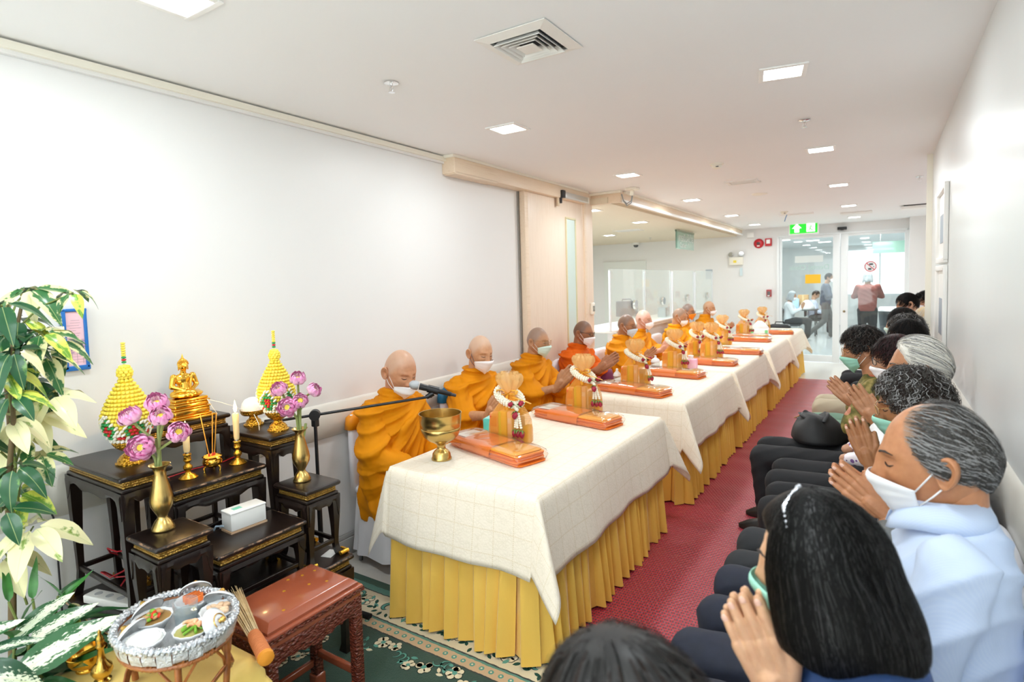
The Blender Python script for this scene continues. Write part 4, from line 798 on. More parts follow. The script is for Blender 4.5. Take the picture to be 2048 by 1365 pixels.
def cloth(x0, x1, y0, y1, hang, seed, mid):
    """flat cloth pushed over the table edge; returns mesh with uv from the flat cloth"""
    r = np.random.RandomState(seed); st = .02
    def axis(a, b): return np.concatenate([np.linspace(a - hang, a, 15)[:-1], np.linspace(a, a + .012, 3)[:-1], np.linspace(a + .012, b - .012, max(8, int((b - a) / .07)))[:-1], np.linspace(b - .012, b, 3)[:-1], np.linspace(b, b + hang, 15)])
    us, vs = axis(x0, x1), axis(y0, y1); G = np.zeros((len(us), len(vs), 3)); ph = r.rand(8) * 6.28
    def drop(e):  # 0 = x side, 1 = y side sway along the other axis
        return e
    for i, u in enumerate(us):
        du = max(x0 - u, u - x1, 0); su = -1 if u < x0 else 1
        for j, v in enumerate(vs):
            dv = max(y0 - v, v - y1, 0); sv = -1 if v < y0 else 1
            cx, cy = min(max(u, x0), x1), min(max(v, y0), y1); z = TZ + .006
            if du > 0 and dv > 0:
                rr = math.hypot(du, dv); th = math.atan2(dv, du); q = 2 * th / PI; o = (.03 * rr / hang * math.sin(PI * q) + .20 * rr * math.exp(-((q - .42) / .2) ** 2)) * (1 if su > 0 else .35)
                k = (1 - math.exp(-rr / .02)); lean = .15
                cx += su * (o * math.cos(th * .9 + .08) + lean * rr * math.cos(th)); cy += sv * (o * math.sin(th * .9 + .08) * .75 + lean * rr * math.sin(th)); z -= (rr * .93 - .01) * k + .003
                cx += su * .014 * k * math.cos(th); cy += sv * .014 * k * math.sin(th)
            elif du > 0:
                cx += su * (.014 * (1 - math.exp(-du / .01)) + du * .15 + du * .035 * math.sin(v * 7 + ph[0]) + du * .022 * math.sin(v * 17 + ph[1])); z -= du * .985 + .004 * math.sin(v * 9 + ph[2]) * du / hang
            elif dv > 0:
                cy += sv * (.014 * (1 - math.exp(-dv / .01)) + dv * .15 + dv * .035 * math.sin(u * 8 + ph[3]) + dv * .022 * math.sin(u * 19 + ph[4])); z -= dv * .985
            else: z += .0012 * math.sin(u * 17 + ph[5]) * math.sin(v * 13 + ph[6])
            G[i, j] = (cx, cy, z)
    m = MB().grid(G, flip=True); me = bpy.data.meshes.new('tablecloth'); me.from_pydata(m.arr().tolist(), [], m.f)
    UVv = np.array([(u, v) for u in us for v in vs]); ul = me.uv_layers.new(name='flat'); li = np.empty(len(me.loops), int); me.loops.foreach_get('vertex_index', li); ul.data.foreach_set('uv', UVv[li].ravel())
    o = link('tablecloth', me, lace, None, None, 180); s_ = o.modifiers.new('thickness', 'SOLIDIFY'); s_.thickness = .0015; s_.offset = 0
    return o
def skirt(x0, x1, y0, y1, seed, parent):
    r = random.Random(seed); path = []
    cs = [(x0, y0), (x1, y0), (x1, y1), (x0, y1), (x0, y0)]
    for (ax, ay), (bx, by) in zip(cs[:-1], cs[1:]):
        L = math.hypot(bx - ax, by - ay); n = max(4, round(L / .082)); nx, ny = (by - ay) / L, -(bx - ax) / L; q0 = 0; cuts = [0]
        ws = [r.uniform(.7, 1.35) for _ in range(n)]; tot = sum(ws)
        for w in ws: cuts.append(cuts[-1] + w / tot)
        for c0, c1 in zip(cuts[:-1], cuts[1:]):
            am = r.uniform(.7, 1.3); tw = r.uniform(-.012, .012); hem = r.uniform(0, .012)
            for u, o in ((.0, .2), (.06, .85), (.16, 1.0), (.38, .78), (.6, .5), (.8, .22), (.93, .05), (.985, 0), (.90, -.35), (.83, -.5), (.90, -.3)):
                path.append((ax + (bx - ax) * (c0 + (c1 - c0) * u), ay + (by - ay) * (c0 + (c1 - c0) * u), nx, ny, o * am, tw, hem, (bx - ax) / L, (by - ay) / L))
    zs = [.742, .70, .6, .5, .4, .3, .2, .1, .045, .012]; rows = []
    for k, z in enumerate(zs):
        q = 1 - z / .742; row = []
        for px, py, nx, ny, o, tw, hem, tx, ty in path:
            d = o * (.006 + .044 * q ** .8) + .02 * q; s_ = tw * q * 2.5
            row.append((px + nx * d + tx * s_, py + ny * d + ty * s_, z + (hem if k == len(zs) - 1 else 0)))
        rows.append(row)
    return obj('skirt', MB().grid(np.array(rows), flip=True), satin, parent, angle=50)
pos_ = ('under the brass bowl', 'second from the altar', 'third from the altar', 'fourth from the altar', 'farthest, nearest the glass doors')
TB = ((2.02, 3.62), (4.10, 5.60), (5.72, 7.32), (7.56, 9.16), (9.30, 10.95)); plyw = mat('tabletop_ply', '#c9b48e', .5); tleg = mat('table_leg_grey', '#7a7d80', .4, .7)
for i, (y0, y1) in enumerate(TB):
    t_ = thing('banquet_table', f'long table with pleated gold satin skirt, {pos_[i]}', 'table', (0, 0, 0), 0, 'skirted banquet tables')
    skirt(TX0 + .01, TX1 - .01 + .012 * i, y0 + .01, y1 - .01, i, t_)
    obj('tabletop', MB().box(((TX0 + TX1) / 2 + .006 * i, (y0 + y1) / 2, TZ - .012), (TX1 - TX0 - .01, y1 - y0 - .01, .024), bev=.005), plyw, t_)
    for sx in (TX0 + .08, TX1 - .08):
        for sy in (y0 + .1, y1 - .1): obj('leg', MB().tube([(sx, sy, .01), (sx, sy, .73)], .015, 8), tleg, t_)
    tag(cloth(TX0, TX1 + .012 * i, y0, y1, .345 + .01 * (i % 2), i + 3, 0), f'cream lace tablecloth over the gold skirted table, {pos_[i]}', 'tablecloth', 'cream lace tablecloths')
TT = TZ + .0085
# ---- brass bowl
tag(obj('brass_bowl', MB().lathe([(.002, 0), (.052, 0), (.053, .006), (.048, .014), (.046, .03), (.036, .045), (.024, .054), (.021, .064), (.024, .074), (.026, .08), (.045, .092), (.07, .105), (.091, .125), (.101, .150), (.1035, .165), (.1, .168), (.1045, .172), (.107, .2), (.109, .237), (.111, .239), (.111, .242), (.107, .241), (.104, .2), (.1, .165), (.085, .13), (.05, .105), (.002, .098)], 48, c=(-1.91, 2.235, TT)), brassd, angle=60), 'large footed brass bowl standing on the first table corner', 'bowl')
# ---- robe packets
org = mat('robe_orange', '#ee7c18', .6, var=(14, '#e57012')); org2 = mat('robe_amber', '#f2941a', .55, var=(10, '#f8b23c')); bandm = mat('robe_band', '#ef7c1c', .6)
wrap = clear('plastic_wrap', '#fefaf4', .09, .012, 2.6)
def rslab(L, W, h, z, jit, r):
    n = 22; P = []
    ring = []
    for k in range(n):
        a = 2 * PI * k / n; c, s = math.cos(a), math.sin(a); e = 11
        ring.append((abs(c) ** (2 / e) * math.copysign(1, c) * L / 2, abs(s) ** (2 / e) * math.copysign(1, s) * W / 2))
    rings = []
    for q, zz in ((.965, 0), (1, .25), (1.0, .75), (.97, 1)): rings.append([(x * q + jit[0], y * q + jit[1], z + zz * h + .003 * math.sin(x * 9 + jit[0] * 300)) for x, y in ring])
    return rings
def robe_packet():
    r = random.Random(2); t_ = thing('robe_packet', '', 'robe set', (0, 0, 0)); b = MB(); z = .001
    for k in range(5): b.loft(rslab(.56 - .01 * (k % 2), .185 - .006 * (k % 3), .0115, z, (r.uniform(-.004, .004), r.uniform(-.004, .004)), r)); z += .0098
    obj('folded_cloth', b, org, t_, angle=60)
    obj('top_fold', MB().loft(rslab(.23, .178, .007, z - .001, (.16, 0), r)).loft(rslab(.2, .17, .005, z + .005, (.165, -.003), r)), org2, t_, angle=60)
    bb = MB(); rg = []
    for x in np.linspace(-.15, .08, 9):
        rg.append([(x + .004 * math.sin(a * 3), .098 * abs(math.cos(a)) ** .5 * math.copysign(1, math.cos(a)), .031 + .0335 * abs(math.sin(a)) ** .5 * math.copysign(1, math.sin(a)) + .0015 * math.sin(x * 60 + a * 2)) for a in np.linspace(0, 2 * PI, 24)[:-1]])
    bb.loft(rg, caps=False); obj('wrapped_band', bb, bandm, t_)
    obj('paper_label', MB().box((-.215, .01, .0555), (.1, .12, .002), rz=.06), mat('label_paper', '#f4f0ea', .5), t_)
    n1, n2 = 40, 32; P = np.zeros((n1, n2, 3)); rs = np.random.RandomState(5)
    for i in range(n1):
        q = i / (n1 - 1); x = -.288 + .576 * q; e = (1 - abs(2 * q - 1) ** 26) ** .5
        for j in range(n2):
            a = 2 * PI * j / n2; c, s = math.cos(a), math.sin(a)
            P[i, j] = (x, .1 * abs(c) ** .35 * math.copysign(1, c) * (.94 + .06 * e), .034 + (.034 * e + .004) * abs(s) ** .5 * math.copysign(1, s) * (.55 + .45 * e))
    Q = P.reshape(-1, 3); Q[:, 2] += .0022 * wob(Q, 90, 4) + .0016 * wob(Q, 200, 5); Q[:, 2] = np.maximum(Q[:, 2], .0005)
    obj('plastic_wrap', MB().grid(P, wrap=True, flip=True), wrap, t_, angle=180); return t_
RP = [(-1.735, 2.465, -.30), (-1.66, 3.29, -.22), (-1.675, 4.33, -.2), (-1.655, 5.25, -.12), (-1.55, 6.12, -.05), (-1.47, 7.12, .0), (-1.6, 8.55, -.05), (-1.66, 8.98, 0), (-1.46, 9.75, .2)]
nm9 = ('nearest the brass bowl', 'second along the tables', 'third along the tables', 'fourth along the tables', 'fifth along the tables', 'sixth along the tables', 'seventh along the tables', 'eighth along the tables', 'farthest along the tables')
pk = robe_packet()
for i, (x, y, a) in enumerate(RP):
    o = pk if i == 0 else dup(pk); o.location = (x, y, TT); o.scale = (1.08, 1.08, 1.0); o.rotation_euler = (0, 0, a); tag(o, f'folded orange robe set in clear plastic, {nm9[i]}', 'robe set', 'orange robe packets in plastic')
# ---- organza gift bags with jasmine garlands
m = bpy.data.materials.new('organza'); m.use_nodes = True; t = NT(m); MATS['organza'] = m
t.b.inputs['Base Color'].default_value = lin('#f7b02c'); t.b.inputs['Roughness'].default_value = .5; t.b.inputs['Sheen Weight'].default_value = .4
X, Y, Z = t.xyz(t.coord()); kk = 2 * PI / .0045
net = t.math('MAXIMUM', t.math('SINE', t.math('MULTIPLY', t.math('ADD', X, Z), kk)), t.math('SINE', t.math('MULTIPLY', t.math('SUBTRACT', X, Z), kk)))
t.l(t.math('MULTIPLY_ADD', t.math('MULTIPLY_ADD', net, .9, -.2, clamp=True), .36, .36), t.b.inputs['Alpha'])
orgz = m
m = bpy.data.materials.new('organza_ruffle'); m.use_nodes = True; t = NT(m); t.b.inputs['Base Color'].default_value = lin('#f8cc86'); t.b.inputs['Alpha'].default_value = .44; t.b.inputs['Roughness'].default_value = .45; orgr = m
rib = mat('gold_ribbon', '#f2b23a', .3); jas, t = newmat('jasmine_white', .6); t.b.inputs['Base Color'].default_value = lin('#f6f3e2'); rosem = mat('rose_red', '#8e1230', .5, var=(60, '#b01a3c')); sepal = mat('sepal_green', '#6f8f45', .6)
def gift_bag():
    t_ = thing('gift_bag', '', 'gift bag', (0, 0, 0)); n = 60
    def rect(w, d, e, z, wv=0, nf=9, ph=0): return [(abs(math.cos(a)) ** e * math.copysign(w / 2, math.cos(a)) * (1 + wv * math.sin(nf * a + ph)), abs(math.sin(a)) ** e * math.copysign(d / 2, math.sin(a)) * (1 + wv * math.sin(nf * a + ph)), z) for a in [2 * PI * k / n for k in range(n)]]
    rings = [rect(.23, .105, .35, .001), rect(.245, .12, .35, .01), rect(.245, .12, .38, .08), rect(.235, .115, .42, .13, .01), rect(.205, .105, .55, .17, .02), rect(.16, .09, .7, .205, .03), rect(.11, .07, .85, .235, .05), rect(.065, .05, 1, .262, .07), rect(.045, .04, 1, .28, .1)]
    obj('bag', MB().loft(rings, caps=False), orgz, t_, angle=180)
    rb = MB()
    for sc_, ph_ in ((1, 0), (.72, 1.1)):
        rings = [rect(.045 * sc_, .04 * sc_, 1, .28, .1), rect(.07 * sc_, .05 * sc_, 1, .30, .2, 9, ph_), rect(.115 * sc_, .075 * sc_, 1, .328, .22, 9, ph_), rect(.145 * sc_, .1 * sc_, 1, .355, .18, 9, ph_ + .3), rect(.145 * sc_, .1 * sc_, 1, .377, .16, 13, ph_ + .6), rect(.12 * sc_, .085 * sc_, 1, .392 + .012 * (ph_ > 0), .3, 15, ph_ + .8)]; rb.loft(rings, caps=False)
    obj('ruffle', rb, orgr, t_, angle=180)
    b = MB().tube([(.026 * math.cos(a), .022 * math.sin(a), .28) for a in np.linspace(0, 2 * PI, 15)], .007, 6)
    for s in (1, -1):
        b.tube([(0, -.025, .283), (s * .03, -.035, .305), (s * .062, -.04, .302), (s * .058, -.042, .285), (s * .025, -.036, .277), (0, -.028, .282)], [.004, .011, .014, .013, .01, .004], 6, flat=.25)
    b.tube([(0, -.028, .282), (.05, -.045, .265), (.11, -.05, .252), (.15, -.055, .24)], [.005, .008, .009, .009], 6, flat=.2).tube([(0, -.03, .28), (-.0, -.055, .25), (.012, -.068, .2)], [.006, .012, .013], 6, flat=.2)
    obj('ribbon', b, rib, t_, angle=180); return t_
def garland():
    t_ = thing('jasmine_garland', '', 'garland', (0, 0, 0)); b = MB(); r = random.Random(1)
    ctr = lambda a: np.array((.072 * math.cos(a), -.004 + .062 * math.sin(a), .263 - .036 * math.cos(a) + .012 * math.sin(a)))
    for i in range(34):
        a = 2 * PI * i / 34; c = ctr(a); tg = ctr(a + .05) - ctr(a - .05); tg /= np.linalg.norm(tg); u = np.cross(tg, (0, 0, 1)); u /= np.linalg.norm(u); w = np.cross(tg, u)
        for j in range(8):
            q = 2 * PI * (j + .5 * (i % 2)) / 8; p = c + (u * math.cos(q) + w * math.sin(q)) * .0165; b.sphere(tuple(p), (.0065, .0065, .0065), 0, 6, 4)
    b.tube([tuple(ctr(a)) for a in np.linspace(0, 2 * PI, 25)], .015, 8); obj('jasmine_ring', b, jas, t_, angle=180, kind='stuff')
    end = Vector((.088, -.05, .205)); b = MB()
    for k in range(3):
        d = Vector((.018 * k - .004, -.012 - .006 * (k == 1), 0))
        for i in range(7): p = end + d * (.45 + i / 9) + Vector((0, 0, -.012 * i - .02)); b.lathe([(.002, .006), (.007, .004), (.0085, -.001), (.006, -.006), (.002, -.007)], 6, c=tuple(p))
    for a_ in np.linspace(-.3, 1.0, 6): p = Vector((.062, -.045, .225)) + (end - Vector((.062, -.045, .225))) * a_; b.sphere(tuple(p), .011, 0, 7, 5)
    obj('jasmine_strings', b, jas, t_, angle=180, kind='stuff')
    def rose(p, d, s):
        M = Matrix.Translation(p) @ Vector(d).normalized().to_track_quat('Z', 'Y').to_matrix().to_4x4() @ Matrix.Scale(s, 4); b = MB()
        for k in range(4):
            a = k * 1.7; b.loft([[((.35 + .65 * math.sin(q * PI * .85)) * .013 * (1 + .12 * math.sin(x * 2 + a)) * math.cos(x) * (1 - .16 * k), (.35 + .65 * math.sin(q * PI * .85)) * .013 * (1 + .12 * math.sin(x * 2 + a)) * math.sin(x) * (1 - .16 * k), q * .030 + .002 * k) for x in np.linspace(0, 2 * PI, 9)[:-1]] for q in (0, .2, .5, .8, 1.0)], caps=True)
        o = obj('rose_bud', b, rosem, t_, angle=180); o.matrix_local = M
        b = MB()
        for k in range(4): a = k * PI / 2; b.tube([(0, 0, -.002), (.011 * math.cos(a), .011 * math.sin(a), .004), (.018 * math.cos(a), .018 * math.sin(a), .016)], [.005, .005, .001], 5, flat=.3)
        obj('sepals', b, sepal, o, angle=180)
    rose((.058, -.052, .232), (.2, -1, .2), 1.15); rose((.097, -.035, .232), (.8, -.5, .5), 1.25); rose((.085, -.058, .195), (.3, -.7, -.7), 1.3)
    for k in range(3): rose(tuple(end + Vector((.018 * k - .004, -.012, 0)) * 1.25 + Vector((0, 0, -.108))), (.15 * (k - 1), -.1, -1), 1.15)
    return t_
def packet(name, size, m, extra=None):
    t_ = thing(name, '', 'packet', (0, 0, 0)); obj('carton', MB().box((0, 0, size[2] / 2), size, bev=.004), m, t_)
    if extra: extra(t_)
    return t_
pw = mat('print_white', '#f1ede6', .5)
PK = [('printed_pouch', packet('printed_pouch', (.05, .06, .165), mat('pouch_orange', '#f0a060', .5), lambda t_: (obj('print', MB().box((0, -.031, .12), (.042, .002, .06)), mat('pouch_print', '#d9502e', .5), t_), obj('bar_label', MB().box((0, -.031, .035), (.03, .002, .035)), pw, t_))), (-.088, -.01, .004), 'orange printed pouch'),
      ('yellow_carton', packet('yellow_carton', (.045, .05, .15), mat('carton_yellow', '#f2c233', .5), lambda t_: obj('lime_side', MB().box((-.016, -.0265, .075), (.013, .003, .148)), mat('carton_lime', '#c9d62e', .5), t_)), (-.035, -.01, .03), 'tall yellow carton with a lime stripe'),
      ('pale_carton', packet('pale_carton', (.03, .045, .15), mat('carton_peach', '#f2ccb0', .5), lambda t_: obj('print', MB().box((0, -.0235, .1), (.02, .002, .03)), pw, t_)), (.008, -.01, .03), 'slim pale peach carton'),
      ('green_tray', packet('green_tray', (.105, .07, .026), mat('tray_green', '#7f9a3c', .6), None), (-.012, -.004, .003), 'flat green packet lying at the bottom'),
      ('grey_pouch', packet('grey_pouch', (.045, .05, .15), mat('pouch_grey', '#8f7f80', .5), lambda t_: obj('print', MB().box((0, -.026, .09), (.03, .002, .05)), mat('pouch_brown', '#a8622e', .5), t_)), (.062, -.012, .003), 'grey and brown pouch'),
      ('gold_pouch', packet('gold_pouch', (.03, .06, .1), mat('pouch_gold', '#d9a02c', .4), None), (.1, .01, .003), 'small gold pouch')]
BG = [(-1.76, 2.665, .15), (-1.72, 3.53, .12), (-1.755, 4.6, .1), (-1.745, 5.66, .08), (-1.80, 6.7, .6), (-1.62, 6.62, .05), (-1.82, 8.03, .1), (-1.82, 9.48, .1), (-1.70, 10.36, .6)]
bag0, gar0 = gift_bag(), garland(); bagn = ('nearest the brass bowl', 'second along the tables', 'third along the tables', 'beside the glass jar', 'fifth along the tables', 'sixth along the tables', 'seventh along the tables', 'eighth along the tables', 'farthest along the tables')
first = True
for i, (x, y, a) in enumerate(BG):
    o = bag0 if first else dup(bag0); o.location = (x, y, TT); o.rotation_euler = (0, 0, a); tag(o, f'gold organza gift bag with ruffled top, {bagn[i]}', 'gift bag', 'gold organza gift bags')
    g = gar0 if first else dup(gar0); g.location = (x, y, TT); g.rotation_euler = (0, 0, a + (-.25, .05, .3, .1, -1.0, 0, .1, .1, -.9)[i]); tag(g, f'jasmine garland with roses on the gift bag {bagn[i]}', 'garland', 'jasmine garlands on the gift bags')
    for nme, p0, off, ds in PK:
        p = p0 if first else dup(p0); c, s = math.cos(a), math.sin(a); p.location = (x + off[0] * c - off[1] * s, y + off[0] * s + off[1] * c, TT + off[2]); p.rotation_euler = (0, 0, a)
        tag(p, f'{ds} in the gift bag {bagn[i]}', 'packet', 'packets inside the gift bags')
    first = False
# ---- small table things
t_ = thing('tissue_box', 'mint green tissue box beside the second monk', 'tissue box', (-2.02, 2.88, TT), .2); obj('carton', MB().box((0, 0, .035), (.11, .11, .07), bev=.003), mat('mint_carton', '#5fcfc4', .5), t_); obj('top_panel', MB().box((0, 0, .071), (.1, .1, .002)), mat('mint_top', '#9fe0da', .5), t_)
def jar(x, y, label, h=.1, w=.04):
    t_ = thing('glass_jar', label, 'jar', (x, y, TT)); obj('glass', MB().lathe([(.002, .001), (w * .9, .001), (w, .008), (w, h), (w * .95, h + .004), (w * .93, h), (w * .93, .01), (.002, .008)], 20), clear('jar_glass', '#f4f7f8', .02, .08), t_)
    obj('lid', MB().lathe([(w * 1.1, h + .004), (w * 1.12, h + .012), (w * .9, h + .03), (w * .4, h + .045), (.012, h + .05), (.008, h + .055), (.012, h + .064), (.002, h + .07)], 20), mat('jar_lid', '#e8ecec', .3), t_)
jar(-1.84, 5.36, 'lidded glass jar beside the fourth gift bag'); jar(-1.93, 4.62, 'small white lidded jar behind the third gift bag', .07, .03)
t_ = thing('pink_tissue_box', 'pink tissue box in front of the fourth gift bag', 'tissue box', (-1.625, 5.8, TT), .1); obj('carton', MB().box((0, 0, .045), (.12, .1, .09), bev=.004), mat('pink_carton', '#f0a9cf', .5, var=(12, '#f7d5e6')), t_); obj('tissue', MB().lathe([(.03, .09), (.025, .11), (.03, .125), (.01, .13)], 12), white, t_)
t_ = thing('tissue_pack', 'white and green tissue pack near the far end of the tables', 'tissue pack', (-1.6, 9.5, TT), .1); obj('pack', MB().box((0, 0, .05), (.26, .11, .1), bev=.012), white, t_)
for s in (-1, 1): obj('green_end', MB().box((s * .1, -.0, .05), (.05, .114, .08), bev=.01), mat('pack_green', '#7fd08a', .5), t_)
b = MB(); V = []
for q in np.linspace(0, 1, 8): V.append([(.15 * math.cos(a) * (1 - q ** 2 * .8) * (1 + .07 * math.sin(5 * a + q * 3)), .1 * math.sin(a) * (1 - q ** 2 * .8) * (1 + .1 * math.sin(4 * a)), .2 * q) for a in np.linspace(0, 2 * PI, 21)[:-1]])
tag(obj('plastic_bag', b.loft(V), mat('bag_white', '#f2f4f4', .35), None, (-1.66, 9.9, TT), 180), 'crumpled white plastic bag behind the tissue pack', 'bag')
t_ = thing('suitcase', 'black case standing behind the far end of the tables', 'case', (-1.58, 11.45, 0)); obj('shell', MB().box((0, 0, .40), (.36, .22, .78), bev=.05), black, t_); obj('handle', MB().tube([(-.08, 0, .79), (-.07, 0, .83), (.07, 0, .83), (.08, 0, .79)], .01, 6), black, t_)
t_ = thing('cloth_bag', 'maroon cloth monk bag on the chair edge beside the monk in orange', 'bag', (-2.19, 4.98, .62)); V = []
for q in np.linspace(0, 1, 7): V.append([(.09 * math.cos(a) * (1 - .5 * q * q), .13 * math.sin(a) * (1 - .35 * q) * (1 + .08 * math.sin(3 * a + 4 * q)), .2 * q) for a in np.linspace(0, 2 * PI, 17)[:-1]])
obj('body', MB().loft(V), mat('maroon_cloth', '#6d1f45', .8), t_, angle=180); obj('strap', MB().tube([(0, -.05, .19), (-.02, -.02, .26), (-.02, .03, .26), (0, .05, .19)], .012, 6, flat=.4), MATS['maroon_cloth'], t_)
# ================================================================ people
HA, HB, HC = .074, .096, .118
def gs(x, z, cx, cz, sx, sz): return np.exp(-((x - cx) / sx) ** 2 - ((z - cz) / sz) ** 2)
def horiz(z):
    t = np.clip(z / HC, -1, 1); up = np.sqrt(np.maximum(0, 1 - t * t)); s = np.clip(-t, 0, 1)
    lo = np.sqrt(np.maximum(0, 1 - s ** 3)) * (1 - .24 * s ** 1.4); lf = np.sqrt(np.maximum(0, 1 - s ** 5)) * (1 - .10 * s ** 2)
    k = np.where(t > 0, up, lo); kf = np.where(t > 0, up, lf); kb = np.where(t > 0, up, lo * (1 - .42 * s ** 1.2)); return k, kf, kb
def head_pt(phi, z, nose=1.0, wid=1.0):
    """phi 0 = face, z about -.118 .. .118; returns xyz of the skin"""
    k, kf, kb = horiz(z); x = HA * wid * k * np.sin(phi); c = np.cos(phi); y = np.where(c > 0, HB * kf * c, HB * kb * c)
    f = smooth(c, .05, .45); ax = np.abs(x)
    d = (.009 * gs(x, z, 0, .012, .011, .02) + .023 * nose * gs(x, z, 0, -.031, .0115, .0145) + .012 * gs(x, z, 0, -.012, .010, .018) + .009 * gs(ax, z, .0135, -.036, .007, .0075)
         - .0135 * gs(ax, z, .031, .005, .017, .0105) + .0075 * gs(ax, z, .031, .001, .0115, .0058) - .0022 * gs(ax, z, .031, .0085, .014, .002) - .002 * gs(ax, z, .032, -.0085, .013, .002) + .006 * gs(ax, z, .029, .026, .02, .008) - .0012 * gs(x, z, 0, .045, .035, .0018) - .0012 * gs(x, z, 0, .056, .035, .0018) - .002 * gs(x, z, 0, .026, .003, .008) + .005 * gs(ax, z, .045, -.022, .017, .018)
         + .006 * gs(x, z, 0, -.064, .02, .007) - .004 * gs(x, z, 0, -.053, .02, .005) + .006 * gs(x, z, 0, -.078, .02, .006) - .003 * gs(x, z, 0, -.071, .03, .0025) + .006 * gs(x, z, 0, -.1, .018, .013) - .005 * gs(ax, z, .04, -.062, .012, .02))
    return np.stack([x, y + d * f, z * np.ones_like(x)], -1)
def face_y(x, z): # front surface height at x
    k, kf, kb = horiz(np.asarray(z, float)); sn = np.clip(np.asarray(x, float) / (HA * k), -1, 1); return head_pt(np.arcsin(sn), np.asarray(z, float))
HLP, HLZ = np.radians([0, 30, 50, 62, 74, 84, 96, 112, 130, 150, 180]), np.array([.074, .07, .06, .04, .012, -.012, .022, .012, -.035, -.055, -.062])
def hairline(phi, rec=0.0):
    a = np.abs((phi + PI) % (2 * PI) - PI); return np.interp(a, HLP, HLZ) + rec * smooth(-a, -1.15, -.35)
def sph_grid(nu, nv):
    u = np.linspace(0, 1, nu + 1)[:-1]; phi = 2 * PI * u - .55 * np.sin(2 * PI * u); t = np.linspace(0, 1, nv); la = -PI / 2 + PI * t
    return phi, HC * np.sin(la * .985)
def head_mesh(b, M, hi, nose=1.0, wid=1.0, rec=0.0, soft=.012, ears=True):
    nu, nv = (96, 72) if hi == 2 else ((64, 48) if hi == 1 else (36, 30)); phi, z = sph_grid(nu, nv); PH, ZZ = np.meshgrid(phi, z); P = head_pt(PH, ZZ, nose, wid)
    sc_ = smooth(ZZ - hairline(PH, rec), -soft, soft); b.grid(P, 0, M, wrap=True, a=sc_.ravel())
    for sgn in (1, -1) if ears else ():   # ears
        rings = []; n = 22 if hi else 12
        O = np.array((sgn * HA * wid * .985, -.006, -.004)); up = np.array((sgn * .1, -.22, 1)); up /= np.linalg.norm(up); ou = np.array((sgn * .50, -.86, 0)); ou -= up * ou.dot(up); ou /= np.linalg.norm(ou); nr = np.cross(up, ou) * sgn; nr = nr * (1 if nr[0] * sgn > 0 else -1)
        for rf, h in ((1.0, -.012), (1.04, -.002), (1.0, .0045), (.86, .005), (.74, -.001), (.6, .0025), (.45, -.003), (.25, -.007), (.03, -.008)):
            ring = []
            for k in range(n):
                a = 2 * PI * k / n; rx = .0185 * (1 + .18 * math.sin(a)) ; rz_ = .034; e = (rf * rx * math.cos(a), rf * rz_ * math.sin(a) * (1 if math.sin(a) > 0 else .95))
                hh = h * (1 if not (rf > .55 and math.sin(a) < -.75) else .8); ring.append(tuple(O + ou * (e[0] + .011) + up * e[1] + nr * (hh + .0075)))
            rings.append(ring[::-1] if sgn > 0 else ring)
        b.loft(rings, 0, True, M)
def on_face(pts, off): # (x,z) list -> points just above skin
    o = []
    for x, z in pts: p = face_y(x, z); o.append((p[0], p[1] + off, p[2]))
    return o
_HAND = {}
def hand_pair(vox):
    if vox in _HAND: return _HAND[vox]
    b = MB(); ys = (.0305, .0102, -.0102, -.029); ln = (.072, .08, .074, .057)
    for y, l, r in zip(ys, ln, (.0092, .0096, .0091, .008)):
        b.cone((.021, y * .6, .0), .016, (.0165, y, .09), .0122, 10)
        y2 = y * 1.08; b.cone((.0155, y, .088), r * 1.12, (.0140, (y + y2) / 2, .09 + l * .5), r, 10).cone((.0140, (y + y2) / 2, .09 + l * .5), r, (.0092, y2, .09 + l - r), r * .8, 10)
    b.cone((.022, .0, -.05), .0255, (.02, .0, .03), .026, 12); b.cone((.02, .02, .02), .016, (.019, .042, .05), .0125, 10).cone((.019, .042, .05), .0115, (.012, .05, .088), .0088, 10); b.cone((.018, -.022, .03), .015, (.017, -.026, .075), .012, 10)
    V, F, N_ = remesh(b, vox, 2, .45); nb = MB()
    for y, l in zip(ys, ln):
        zt = .09 + l - .012; nb.sphere((.0165 - .0, y * 1.075, zt), (.0016, .0055, .0075), 0, 8, 6)
    _HAND[vox] = (V, F, nb.arr(), nb.f); return _HAND[vox]
SK = {}
def skin(tone, stub, shine=.42):
    k = tone + stub
    if k in SK: return SK[k]
    m, t = newmat('skin_' + str(len(SK)), shine); at = t.n('ShaderNodeAttribute', attribute_name='scalp'); n = t.noise(55, 4, t.coord())
    c0 = lin(tone); c1 = tuple(min(1, v * f) for v, f in zip(c0[:3], (.80, .72, .68))) + (1,)
    base = t.mix(t.math('MULTIPLY_ADD', n, 1.6, -.35, clamp=True), c1, c0); t.col(t.mix(t.math('MULTIPLY', at.outputs['Fac'], .75), base, lin(stub)))
    t.b.inputs['Subsurface Weight'].default_value = .12; t.b.inputs['Subsurface Radius'].default_value = (.01, .004, .002); t.bump(t.noise(420, 3, t.coord()), .12, .002); SK[k] = m; return m
nailm = mat('fingernail', '#e3b8a4', .3); lashm = mat('lash_dark', '#2a1c16', .6); browm = mat('brow_dark', '#2f2622', .7); browg = mat('brow_grey', '#6f6a66', .7)
def v3(p): return Vector(p)
